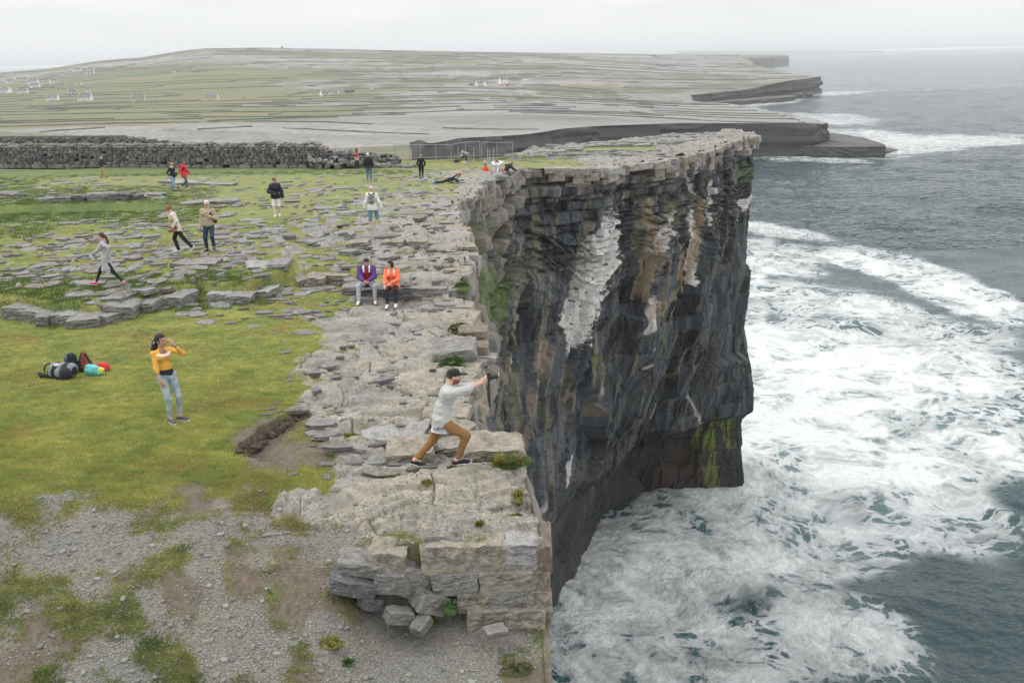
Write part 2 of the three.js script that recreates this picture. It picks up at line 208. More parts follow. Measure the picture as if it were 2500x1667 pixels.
{
  const rows = []; for (let d = 8.6; d < 133.2; d += clamp(d * d / 6600, 0.032, 0.34)) rows.push(d);
  const near = rows.filter(d => d < ND1).length, nu = 430;
  const build = (rs, x0, x1, d0, d1) => gridGeo(nu, rs.length, (i, j) => { const d = rs[j], xl = Math.max(-0.60 * d - 1, backEdge(d)), xr = rim(d), q = i / (nu - 1), x = xl + (xr - xl) * (d < 60 ? 1 - Math.pow(1 - q, 1.12) : q); return [x, groundY(x, d), -d, (x - x0) / (x1 - x0), (d - d0) / (d1 - d0)]; });
  const gN = build(rows.slice(0, near + 1), NX0, NX1, ND0, ND1), gM = build(rows.slice(near), MX0, MX1, MD0, MD1);
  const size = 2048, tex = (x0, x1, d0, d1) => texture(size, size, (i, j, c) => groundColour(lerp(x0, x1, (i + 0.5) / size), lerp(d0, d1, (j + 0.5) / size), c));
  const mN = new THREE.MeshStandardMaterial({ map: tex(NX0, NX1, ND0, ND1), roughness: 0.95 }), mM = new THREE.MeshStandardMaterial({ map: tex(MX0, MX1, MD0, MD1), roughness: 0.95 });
  const g = mergeGeometries([gN, gM], true); g.computeVertexNormals();
  ground = top(new THREE.Mesh(g, [mN, mM]), 'ground', { kind: 'structure', label: 'grass and limestone plateau along the top of the cliff' });
  ground.receiveShadow = ground.castShadow = true;
}

// ---------------------------------------------------------------- the sea cliff: stations along the rim, each a profile of [d, x] at the drops in LV below the eye
const LV = [8, 14, 22, 32, 41, 44, 46.2, 57, 62];
const ST = [
  [[9, 0.40], [9, 0.40], [9, 0.4], [9, 0.4], [9, 0.4], [9, 0.4], [9, 0.4]],
  [[13, 0.44], [13, 0.30], [13, 0.3], [13, 0.3], [13, 0.3], [13, 0.3], [13, 0.3]],
  [[16.2, 0.14], [16.4, 0.2], [17, 0.3], [17, 0.3], [17, 0.3], [17, 0.3], [17, 0.3]],
  [[17.2, -0.95], [17.8, -0.5], [19, 0.0], [20, 0.2], [21, 0.2], [21, 0.2], [21, 0.2]],
  [[21, -0.75], [22, -0.35], [24, 0.1], [25, 0.3], [27, 0.4], [28, 0.4], [30, 0.4]],
  [[28, -1.55], [28.6, -1.1], [29.5, -0.5], [32, 0.1], [35, 0.3], [36, 0.4], [40, 0.4]],
  [[37, -1.5], [37, -1.1], [38, -0.5], [41, 0.2], [46, 0.5], [48, 0.6], [54, 0.6]],
  [[46, -2.6], [46, -2.0], [46.5, -1.2], [49, -0.2], [54, 0.4], [56, 0.5], [64, 0.5]],
  [[55, -2.1], [55, -1.6], [55, -0.9], [57, 0.1], [61, 0.6], [63, 0.6], [72, 0.6]],
  [[65, -1.4], [65, -0.9], [65, -0.3], [66, 0.4], [69, 0.8], [71, 0.8], [79, 0.8]],
  [[73, -0.5], [73, -0.1], [73, 0.4], [74, 0.9], [77, 1.2], [79, 1.2], [86, 1.3]],
  [[78, 0.5], [78.5, 0.9], [79, 1.2], [80.5, 1.6], [83, 1.9], [85, 1.9], [91, 2.1]],
  [[79.4, 2.4], [80.5, 2.5], [81.5, 2.6], [84, 2.7], [87, 2.6], [89.5, 2.5], [94.5, 3.1]],
  [[80.2, 4.6], [81.6, 4.6], [84, 4.5], [88, 4.3], [93, 4.0], [96, 3.9], [101, 4.8]],
  [[82, 7.5], [83.5, 7.4], [86.5, 7.2], [92, 6.9], [98, 6.6], [102, 6.5], [108, 6.8]],
  [[86, 9.5], [87.5, 9.4], [91, 9.3], [97, 9.1], [104, 8.9], [109, 8.8], [116, 8.9]],
  [[90, 13.6], [91, 13.3], [94, 12.8], [99, 12.1], [106, 11.4], [112, 10.9], [122, 10.3]],
  [[95, 16.2], [96, 15.8], [98, 15.3], [103, 14.9], [110, 14.2], [119, 12.8], [127, 12.0]],
  [[104, 20.6], [104, 20.5], [105, 20.2], [108, 19.8], [113.5, 20.0], [123.5, 16.8], [127.5, 15.8]],
  [[112, 23.9], [111.6, 23.6], [111.6, 23.6], [113.5, 23.9], [118, 25.0], [125, 21], [127.6, 20]],
  [[118, 26.5], [117.2, 26.3], [117.2, 26.4], [118.6, 27.0], [121, 28.4], [125.4, 26.0], [127.2, 26.4]],
  [[122, 28.7], [121.4, 28.8], [121.6, 28.9], [122, 28.6], [122.8, 30.7], [125.4, 29.6], [126.6, 30.7]],
  [[127, 29.7], [127, 29.6], [127, 29.0], [127.4, 28.8], [128.4, 30.9], [128.6, 29.8], [129.6, 31.0]],
  [[132.6, 28.6], [133, 28.6], [133, 28.4], [133, 28], [133.6, 28.6], [133.6, 28], [134.6, 28]],
  [[125, 18.3], [126, 18.3], [126, 18], [126, 18], [127, 18], [127, 18], [128, 18]], [[114, 8.3], [115, 8.3], [115, 8], [115, 8], [116, 8], [116, 8], [117, 8]],
  [[104.5, 0.9], [105, 0.6], [106, 0], [106, 0], [107, 0], [107, 0], [108, 0]], [[97.2, -1], [98, -2], [99, -2], [99, -2], [100, -2], [100, -2], [101, -2]],
  [[95.6, -15], [97, -15], [98, -15], [98, -15], [99, -15], [99, -15], [100, -15]], [[94, -40], [98, -40], [99, -40], [99, -40], [100, -40], [100, -40], [101, -40]],
];
for (const s of ST) { const a = s[4], b = s[5]; s.splice(5, 1, [lerp(a[0], b[0], 0.1), lerp(a[1], b[1], 0.1)], [lerp(a[0], b[0], 0.92), lerp(a[1], b[1], 0.92)]); s.push([s[7][0], s[7][1]]); }
const cr4 = (a, b, c, d, t) => b + 0.5 * t * (c - a + t * (2 * a - 5 * b + 4 * c - d + t * (3 * (b - c) + d - a)));
function lvAt(sta, drop) {                       // profile of one station, Catmull-Rom over the drops
  let i = 0; while (i < LV.length - 2 && drop > LV[i + 1]) i++;
  const t = (drop - LV[i]) / (LV[i + 1] - LV[i]), A = sta[Math.max(0, i - 1)], B = sta[i], C = sta[i + 1], D = sta[Math.min(8, i + 2)], m = i > 2 ? 0 : 0.5;
  return [lerp(B[0], C[0], t) * (1 - m) + m * cr4(A[0], B[0], C[0], D[0], t), lerp(B[1], C[1], t) * (1 - m) + m * cr4(A[1], B[1], C[1], D[1], t)];
}
const sLen = [0]; for (let i = 1; i < ST.length; i++) { const a = lvAt(ST[i - 1], 20), b = lvAt(ST[i], 20); sLen.push(sLen[i - 1] + Math.hypot(a[0] - b[0], a[1] - b[1])); }
const S_END = sLen[sLen.length - 1], S_TIP = sLen[22];
function cliffBase(s, drop) {
  let i = 0; while (i < ST.length - 2 && s > sLen[i + 1]) i++;
  const t = (s - sLen[i]) / (sLen[i + 1] - sLen[i]), P = n => lvAt(ST[clamp(n, 0, ST.length - 1)], drop), A = P(i - 1), B = P(i), C = P(i + 1), D = P(i + 2);
  return [lerp(lerp(B[0], C[0], t), cr4(A[0], B[0], C[0], D[0], t), 0.6), lerp(lerp(B[1], C[1], t), cr4(A[1], B[1], C[1], D[1], t), 0.6)];
}
// beds of rock: thin and blocky under the rim, thicker below
const BEDS = [7]; { const r = rngOf(5); while (BEDS[BEDS.length - 1] < 64) { const y = BEDS[BEDS.length - 1]; BEDS.push(y + (y < 16 ? 0.45 + 0.75 * r() : y < 40 ? 1.1 + 2.6 * r() : 1.3 + 2.2 * r())); } }
// broken rock: every cell of the pattern is a plane of its own, tilted at random
function facetAt(u, v, seed) {
  const ui = Math.floor(u), vi = Math.floor(v); let best = 9, next = 9, r = 0, r2 = 0;
  for (let j = -1; j < 2; j++) for (let i = -1; i < 2; i++) { const h = hash2(ui + i, vi + j, seed), k = h * 57.31 % 1, du = u - (ui + i + 0.5 + (h - 0.5) * 0.9), dv = v - (vi + j + 0.5 + (k - 0.5) * 0.9), d = Math.abs(du) + Math.abs(dv) * (0.8 + 0.4 * k); if (d < next) { const q = (h * 91.7 % 1 - 0.5) + du * ((h * 13.7 % 1) - 0.5) * 1.8 + dv * ((k * 23.3 % 1) - 0.5) * 1.8; if (d < best) { next = best; r2 = r; best = d; r = q; } else { next = d; r2 = q; } } }
  return lerp(r, r2, 0.5 * (1 - sstep(0, 0.055, next - best)));
}
let BED = 0, BEDT = 0, CJ = 0, SLAB = 0;
function cliffOut(s, drop) {                     // how far the face stands out at this place (metres), with joints and beds
  const w = drop + 0.3 * n2(s * 0.05, drop * 0.03) + 0.05 * n2(s * 0.9, drop * 0.7);
  let i = 0; while (i < BEDS.length - 2 && w > BEDS[i + 1]) i++;
  const y0 = BEDS[i], th = BEDS[i + 1] - y0; BED = i; BEDT = (w - y0) / th;
  const upper = 1 - sstep(13, 21, drop + 3 * n2(s * 0.12, 2)), low = sstep(40, 47, drop);
  const L = lerp(3.4, 1.5, upper) * (0.7 + hash2(i, 3) * 0.8), c = s / L + hash2(i, 9) * 7 + 0.22 * n2(s * 0.5, drop * 0.7 + 5), ci = Math.floor(c), cf = c - ci;
  const j = Math.min(cf, 1 - cf) * L, e = Math.min(BEDT, 1 - BEDT) * th; SLAB = hash2(ci, i, 21); CJ = Math.min(j, e);
  const groove = (1 - sstep(0, 0.16, j)) * lerp(0.24, 0.34, upper) + (1 - sstep(0, 0.13, e)) * lerp(0.10, 0.30, Math.max(upper, low * 0.5));
  const sl = s + (drop - 8) * 0.16;
  const fis = Math.abs(n2(sl * 0.11 + 40, drop * 0.006)), flute = 0.35 * ridged(sl * 0.13, drop * 0.016, 2) - 0.9 * (1 - sstep(0.0, 0.035, fis));
  const big = 1.6 * facetAt(s * 0.075 + 4, drop * 0.06, 83) + 0.35 * n2(s * 0.2, drop * 0.2 + 8);
  const F = (u, v, seed, A) => { const r = facetAt(u, v, seed); return A * r; };
  const facet = F(sl * 0.15, drop * 0.055, 31, 1.15) + (F(sl * 0.42, drop * 0.13, 47, 0.62) + F(sl * 1.1, drop * 0.40, 59, 0.24)) * (1 - 0.45 * sstep(24, 34, drop) * sstep(88, 100, s));
  const nearTip = sstep(S_TIP - 16, S_TIP - 4, s) * (1 - low) * sstep(30, 34, drop);
  const quiet = sstep(2, 26, s) * (1 - sstep(S_TIP - 10, S_TIP - 2, s) * 0.5);
  return quiet * ((SLAB - 0.5) * (0.95 * upper + 0.28 * (1 - upper) + 0.5 * nearTip) + (hash2(i, 41) - 0.5) * (0.7 * upper + 0.12) - groove + (1 - upper) * (1 - low * 0.6) * (1 - nearTip * 0.7) * (flute + facet - 0.5) + big * (0.5 + 0.5 * (1 - upper)) + 0.10 * upper * facetAt(s * 1.6, drop * 1.9, 71) + 0.09 * fbm(s * 1.7, drop * 1.7, 3));
}
function cliffTopDrop(s) { const [d, x] = cliffBase(s, 8.3); return smoothDrop(x - 0.3, clamp(d, 9, 132)); }
let cliff, cliffP; const CU = 840, CW = 350, cliffS = new Float32Array(CU), cliffD = (i, j) => { const t = j / (CW - 1), topD = cliffTop[i]; return lerp(topD - 0.05, 61, Math.pow(t, 1.12)); }; const cliffTop = new Float32Array(CU);
{
  // columns closer together where the face is nearest to where one can see it
  const w = s => (s < 9 ? 1.1 : s < 80 ? 1.0 : s < S_TIP + 6 ? 1.35 : 0.16); let acc = [0]; const M = 4000;
  for (let i = 1; i <= M; i++) acc.push(acc[i - 1] + w(i / M * S_END));
  for (let i = 0, q = 0; i < CU; i++) { const want = i / (CU - 1) * acc[M]; while (q < M - 1 && acc[q + 1] < want) q++; cliffS[i] = (q + (want - acc[q]) / (acc[q + 1] - acc[q])) / M * S_END; cliffTop[i] = cliffTopDrop(cliffS[i]); }
  const base = gridGeo(CU, CW, (i, j) => { const dr = cliffD(i, j), [d, x] = cliffBase(cliffS[i], dr); return [x, EYE - dr, -d, cliffS[i] / S_END, dr / 62]; });
  base.computeVertexNormals();
  const P = base.attributes.position, N = base.attributes.normal;
  const sign = N.getX(Math.floor(CW * 0.3) * CU + Math.floor(CU * 0.5)) > 0 ? 1 : -1;
  for (let j = 0, k = 0; j < CW; j++) for (let i = 0; i < CU; i++, k++) {
    const dr = cliffD(i, j), o = cliffOut(cliffS[i], dr) * sstep(0, 0.25, dr - cliffTop[i] + 0.12) * sign, f = dr - cliffTop[i] < 0.1 ? -0.12 * sign : 0;
    P.setXYZ(k, P.getX(k) + N.getX(k) * (o + f), P.getY(k) + N.getY(k) * o * 0.4, P.getZ(k) + N.getZ(k) * (o + f));
  }
  base.computeVertexNormals();
  if (sign < 0) { const I = base.index.array; for (let q = 0; q < I.length; q += 3) { const t = I[q]; I[q] = I[q + 1]; I[q + 1] = t; } base.computeVertexNormals(); }
  cliffP = base.attributes.position;
  base.deleteAttribute('normal');                 // broken faces: flat, not smoothed
  // where the photograph shows marks on the rock: pixel -> (s, drop)
  const camInv = camera.matrixWorldInverse, cx = new Float32Array(CU * CW), cy = new Float32Array(CU * CW), v = V(0, 0, 0);
  for (let k = 0; k < CU * CW; k++) { v.fromBufferAttribute(cliffP, k).applyMatrix4(camInv); cx[k] = 1250 - 2500 * v.x / v.z; cy[k] = 833.5 + 2500 * v.y / v.z; }
  const find = (px, py) => { let b = 1e9, bi = 0, bj = 0; for (let j = 2; j < CW; j += 2) for (let i = 0; i < CU; i += 2) { const k = j * CU + i, q = (cx[k] - px) ** 2 + (cy[k] - py) ** 2; if (q < b && cliffS[i] < S_TIP + 4) { b = q; bi = i; bj = j; } } return [cliffS[bi], cliffD(bi, bj)]; };
  // white crusts, rusty washes, green weed: [kind, strength, top x, top y, bottom x, bottom y, half width in pixels]
  const MARKS = [['w', 1, 1475, 590, 1400, 790, 46], ['w', 0.8, 1420, 780, 1418, 800, 14], ['w', 0.5, 1455, 640, 1400, 740, 40], ['w', 0.9, 1625, 535, 1615, 590, 20], ['o', 0.9, 1585, 510, 1565, 720, 26], ['o', 0.6, 1620, 520, 1590, 640, 22], ['w', 1, 1690, 520, 1685, 680, 13], ['o', 1, 1705, 505, 1650, 690, 22], ['w', 0.7, 1740, 460, 1735, 540, 16], ['w', 0.9, 1805, 450, 1790, 525, 15], ['w', 0.5, 1690, 420, 1690, 470, 10], ['w', 0.7, 1600, 745, 1590, 775, 16], ['o', 0.7, 1640, 700, 1580, 770, 16], ['w', 0.8, 1600, 800, 1585, 806, 12],
    ['w', 0.9, 1398, 1120, 1385, 1180, 11], ['w', 0.5, 1680, 970, 1655, 1030, 6], ['w', 0.5, 1600, 850, 1575, 900, 6], ['w', 0.45, 1600, 980, 1590, 1020, 5], ['o', 0.55, 1330, 860, 1300, 1000, 22], ['o', 0.5, 1250, 900, 1270, 1080, 20], ['o', 0.6, 1230, 830, 1225, 900, 22], ['w', 0.5, 1225, 810, 1240, 900, 9], ['o', 0.5, 1475, 900, 1440, 1000, 20], ['w', 0.45, 1480, 890, 1470, 960, 6], ['w', 0.4, 1330, 1240, 1300, 1330, 9], ['o', 0.45, 1400, 800, 1370, 960, 18],
    ['g', 1, 1775, 1035, 1785, 1080, 14], ['g', 1, 1745, 1025, 1740, 1200, 17], ['g', 0.8, 1705, 1045, 1700, 1110, 8], ['g', 0.9, 1795, 1050, 1800, 1170, 9], ['g', 0.7, 1730, 1020, 1790, 1030, 10], ['r', 0.7, 1640, 1120, 1600, 1190, 50], ['r', 0.6, 1680, 1130, 1760, 1190, 30], ['r', 0.5, 1560, 1150, 1500, 1195, 40],
    ['m', 0.9, 1190, 650, 1200, 735, 34], ['m', 0.7, 1240, 690, 1215, 740, 18], ['m', 0.6, 1760, 415, 1810, 425, 22], ['m', 0.5, 1320, 930, 1330, 1060, 10], ['m', 0.6, 1170, 530, 1175, 600, 14], ['m', 0.6, 1445, 875, 1470, 880, 14], ['m', 0.5, 1650, 490, 1630, 500, 14], ['m', 0.6, 1225, 470, 1230, 480, 14]]
    .map(([k, st, a, b, c, e, h]) => { const A = find(a, b), B = find(c, e), W = find((a + c) / 2 + h, (b + e) / 2), Q = find((a + c) / 2 - h, (b + e) / 2), hw = clamp(Math.abs(W[0] - Q[0]) / 2, h * 0.022, h * 0.040) * (k === 'g' ? 1.7 : 1); return { k, st, A, B, hw, x0: Math.min(A[0], B[0]) - hw * 2.5, x1: Math.max(A[0], B[0]) + hw * 2.5, y0: Math.min(A[1], B[1]) - 4, y1: Math.max(A[1], B[1]) + 4 }; });
  const TW = 2048, TH = 1536;
  const map = texture(TW, TH, (ti, tj, c) => {
    const s = (ti + 0.5) / TW * S_END, dr = (tj + 0.5) / TH * 62; cliffOut(s, dr);
    const sl = s + (dr - 8) * 0.16, a3 = n2(s * 5, dr * 5), a4 = n2(s * 13, dr * 13), streak = fbm(sl * 0.9, dr * 0.10, 5), streak2 = n2(sl * 3.3, dr * 0.28);
    let b = 0.039 + 0.045 * (SLAB - 0.5) + 0.03 * facetAt(sl * 0.46, dr * 0.13, 47) + 0.018 * a3 + 0.014 * a4 + 0.02 * streak2, R = b * 0.88, G = b * 1.0, B = b * 1.13;
    const topZone = 1 - sstep(0.2, 3.6, dr - 8.2 + 2.5 * n2(s * 0.15, 6) - (s < 60 ? 2 : 0));            // paler weathered beds under the rim
    const pale = 0.17 + 0.06 * (SLAB - 0.5) + 0.03 * a3; R = lerp(R, pale * 1.0, topZone * 0.72); G = lerp(G, pale * 0.95, topZone * 0.72); B = lerp(B, pale * 0.86, topZone * 0.72);
    const leftTan = (1 - sstep(50, 95, s + 0.4 * dr)) * 0.22 + 0.10, tan = sstep(0.05, 0.3, streak + leftTan - 0.12 + 0.12 * a3) * (1 - sstep(36, 44, dr) * 0.6) * (1 - sstep(96, 118, s) * 0.5);
    R = lerp(R, 0.165 + 0.07 * a4 + 0.08 * streak2, tan * 0.64); G = lerp(G, 0.135 + 0.06 * a4 + 0.07 * streak2, tan * 0.72); B = lerp(B, 0.09 + 0.04 * a4 + 0.05 * streak2, tan * 0.72);
    const fleck = sstep(0.42, 0.52, fbm(sl * 1.7 + 20, dr * 0.3, 4)) * 0.55; R = lerp(R, 0.36, fleck); G = lerp(G, 0.33, fleck); B = lerp(B, 0.26, fleck);
    if (dr > 43) { const wet = sstep(43, 46, dr + 2 * n2(s * 0.2, 1)), q = 0.03 + 0.012 * (SLAB - 0.5) + 0.01 * a3; R = lerp(R, q * 1.1, wet * 0.8); G = lerp(G, q, wet * 0.8); B = lerp(B, q * 0.95, wet * 0.8); }
    const ragged = 0.45 * fbm(s * 0.8, dr * 0.45 + 30, 4) + 0.2 * a3 + 0.5 * (hash2(Math.floor(s * 1.1 + hash2(Math.floor(dr * 2.1), 3) * 3), Math.floor(dr * 2.1), 5) - 0.5) + 0.3 * (hash2(Math.floor(s * 2.7 + hash2(Math.floor(dr * 5), 4)), Math.floor(dr * 5), 8) - 0.5);
    for (const m of MARKS) if (s > m.x0 && s < m.x1 && dr > m.y0 && dr < m.y1) {
      const ex = m.B[0] - m.A[0], ey = m.B[1] - m.A[1], t = clamp(((s - m.A[0]) * ex + (dr - m.A[1]) * ey) / (ex * ex + ey * ey + 1e-6)), q = Math.hypot(s - m.A[0] - ex * t, (dr - m.A[1] - ey * t) * 0.8) / m.hw;
      const k = sstep(-0.12, 0.12, 1 - q + ragged * 0.8 - (m.k === 'm' ? 0.5 * a4 : 0)) * m.st;
      if (k <= 0) continue;
      if (m.k === 'w') { const hole = sstep(0.28, 0.36, fbm(s * 1.1 + 50, dr * 2.4, 4)) , kk = k * (1 - hole) * 0.95, q2 = 0.50 + 0.08 * a3 + 0.1 * streak2; R = lerp(R, q2, kk); G = lerp(G, q2 * 0.98, kk); B = lerp(B, q2 * 0.93, kk); }
      else if (m.k === 'o') { const kk = k * 0.8 * sstep(-0.35, 0.1, streak2 + streak + 0.2); R = lerp(R, 0.23 + 0.12 * streak2, kk); G = lerp(G, 0.175 + 0.1 * streak2, kk); B = lerp(B, 0.105 + 0.06 * streak2, kk); }
      else if (m.k === 'g') { const kk = k * 0.9 * sstep(-0.35, 0.3, n2(sl * 2.2, dr * 0.4) + 0.5 * a3 + 0.4 * streak2); R = lerp(R, 0.145 + 0.06 * a4 + 0.06 * streak2, kk); G = lerp(G, 0.19 + 0.07 * a4 + 0.08 * streak2, kk); B = lerp(B, 0.03, kk); }
      else if (m.k === 'r') { R = lerp(R, 0.085, k * 0.6); G = lerp(G, 0.05, k * 0.6); B = lerp(B, 0.028, k * 0.6); }
      else { R = lerp(R, 0.07 + 0.05 * a3, k * 0.85); G = lerp(G, 0.1 + 0.04 * a4, k * 0.85); B = lerp(B, 0.02, k * 0.85); }
    }
    c[0] = R; c[1] = G; c[2] = B;
  });
  const bump = texture(2048, 1024, (ti, tj, c) => { const s = ti / 2048 * S_END, dr = tj / 1024 * 62, sl = s + (dr - 8) * 0.16; c[0] = c[1] = c[2] = clamp(0.5 + 0.28 * ridged(sl * 1.6, dr * 0.5, 3) + 0.3 * fbm(s * 3, dr * 3, 3)); }, false);
  cliff = top(new THREE.Mesh(base, new THREE.MeshStandardMaterial({ map, bumpMap: bump, bumpScale: 0.16, roughness: 0.88 })), 'cliff', { kind: 'structure', label: 'dark undercut sea cliff with white and rusty stains' });
  cliff.castShadow = cliff.receiveShadow = true; cliff.userData.find = undefined;
}

// ---------------------------------------------------------------- the sea: swell, chop and foam
const seaHit = (px, py) => { const [k, t] = look(px, py), d = EYE / t; return [k * d, d]; };
// where the water is broken: [x, y, half length, half height in pixels, tilt in degrees, strength]
const FOAM = [[1980, 960, 270, 150, 8, 1], [1780, 1000, 120, 120, 0, 0.8], [1650, 1330, 260, 100, -22, 0.8], [1950, 1310, 240, 90, -8, 0.85], [1480, 1560, 220, 110, -25, 0.5], [1800, 1610, 280, 80, -8, 0.52], [2200, 1230, 220, 60, 14, 0.7], [2330, 960, 180, 90, 12, 0.65], [2350, 1100, 160, 60, 10, 0.55], [2150, 1140, 160, 40, 20, 0.45], [1420, 1450, 90, 120, -35, 0.5], [1560, 1250, 150, 40, -10, 0.35], [2080, 1560, 160, 70, 25, 0.6], [1950, 850, 140, 50, 5, 0.9], [2200, 880, 200, 50, 8, 0.5],
  [2090, 640, 70, 14, 12, 0.9], [2230, 665, 160, 26, 18, 0.7], [2360, 730, 120, 26, 14, 0.75], [1900, 565, 100, 12, 8, 0.7], [1900, 630, 90, 30, 12, 0.6], [1980, 720, 160, 22, 6, 0.5], [2060, 780, 160, 24, 10, 0.5], [1830, 700, 30, 120, 0, 0.5], [2450, 760, 70, 30, 20, 0.55], [2250, 790, 180, 26, 12, 0.45],
  [1830, 250, 90, 7, -3, 1], [1950, 225, 130, 8, -2, 0.8], [2070, 215, 80, 5, 0, 0.6], [2090, 330, 120, 12, 2, 0.7], [2230, 350, 130, 16, -3, 0.85], [2330, 345, 110, 10, 0, 0.55], [2000, 290, 110, 10, 2, 0.55], [1900, 373, 70, 7, 2, 0.9], [2040, 375, 150, 9, 0, 0.8], [1960, 390, 130, 6, 2, 0.5], [2450, 340, 70, 10, 0, 0.4], [1950, 160, 50, 4, 0, 0.7], [1980, 142, 30, 2, 0, 0.6], [2215, 215, 14, 3, 0, 0.6]]
  .map(([a, b, l, h, ang, st]) => { const co = Math.cos(ang / 57.3), si = Math.sin(ang / 57.3), P = seaHit(a, b), L = seaHit(a + l * co, b + l * si), H = seaHit(a - h * si, b + h * co); return { P, A: [L[0] - P[0], L[1] - P[1]], B: [H[0] - P[0], H[1] - P[1]], st }; });
for (const f of FOAM) { const det = f.A[0] * f.B[1] - f.A[1] * f.B[0]; f.i = [f.B[1] / det, -f.B[0] / det, -f.A[1] / det, f.A[0] / det]; f.r = 1.86 * (Math.hypot(...f.A) + Math.hypot(...f.B)); }
function foaminess(x, d) {
  let s = 0;
  for (const f of FOAM) { const dx = x - f.P[0], dd = d - f.P[1]; if (Math.abs(dx) > f.r || Math.abs(dd) > f.r) continue; const a = dx * f.i[0] + dd * f.i[1], b = dx * f.i[2] + dd * f.i[3], q = a * a + b * b; if (q < 3.4) s = 1 - (1 - s) * (1 - f.st * (1 - sstep(0.25, 3.4, q))); }
  return s;
}
function swell(x, d) {                           // height of the water
  const u = x * 0.35 + d * 0.94, wx = u + 5 * n2(x * 0.03, d * 0.03), near = 1 - sstep(250, 700, d);
  let h = 1.5 * n2(x * 0.018, wx * 0.045) + 0.75 * n2(x * 0.05 + 3, wx * 0.085) + 0.5 * ridged(x * 0.06, wx * 0.11, 2);
  h += near * (0.34 * ridged(x * 0.10 + 2 * n2(x * 0.05, d * 0.05), wx * 0.17, 3) + 0.10 * n2(x * 0.45, wx * 0.6));
  return h + 0.0;
}
let SHADE = 0;                                   // how thick the foam lies
function foamAt(x, d, detail) {                  // 0 dark water .. 1 white
  const f = foaminess(x, d), wx = x + 3.2 * n2(x * 0.09, d * 0.07) + 0.9 * n2(x * 0.35, d * 0.3), wd = d + 3.2 * n2(x * 0.09 + 31, d * 0.07) + 0.9 * n2(x * 0.35 + 17, d * 0.3);
  const lace = ridged(wx * 0.14, wd * 0.14, detail), lace2 = ridged(wx * 0.055 + 4, wd * 0.075, 3), fine = n2(wx * 0.9, wd * 0.9) * 0.24 + n2(wx * 2.3, wd * 2.3) * 0.20 + (detail > 4 ? n2(wx * 5.1, wd * 5.1) * 0.14 : 0), patch = fbm(wx * 0.04 + 9, wd * 0.055, 4), stream = n2(wd * 0.05 + wx * 0.22, wx * 0.03 - wd * 0.11);
  const mid = fbm(wx * 0.19 + 3, wd * 0.21, 5), l3 = ridged(wx * 0.42 + 8, wd * 0.42, 3);
  const v = 1.0 * f + 0.55 * patch + 0.22 * lace + 0.2 * lace2 + 0.2 * stream + 0.5 * mid + 0.3 * fine;
  const solid = sstep(0.78, 1.12, v), veins = sstep(0.47, 0.62, Math.max(0.9 * lace, 0.95 * l3) + 0.30 * f + 0.45 * patch + 0.3 * mid + 0.3 * fine) * sstep(0.05, 0.45, f + 0.3 * patch);
  SHADE = clamp(0.30 + 0.4 * lace2 + 0.6 * mid + 0.75 * (l3 - 0.1) + 0.75 * (v - 0.9));
  return [clamp(Math.max(solid, veins * 0.85)), f, patch, fine];
}
function seaColour(x, d, c, detail) {
  const [w, f, patch, fine] = foamAt(x, d, detail);
  const milky = clamp(f * 0.7 + 0.35 * patch), mk = Math.pow(milky, 1.35), R = lerp(0.011, 0.115, mk), G = lerp(0.036, 0.215, mk), B = lerp(0.042, 0.205, mk), wh = 0.25 + 0.30 * SHADE + 0.22 * fine;
  c[0] = lerp(R, wh * 0.97, w); c[1] = lerp(G, wh, w); c[2] = lerp(B, wh * 1.0, w);
  return w;
}
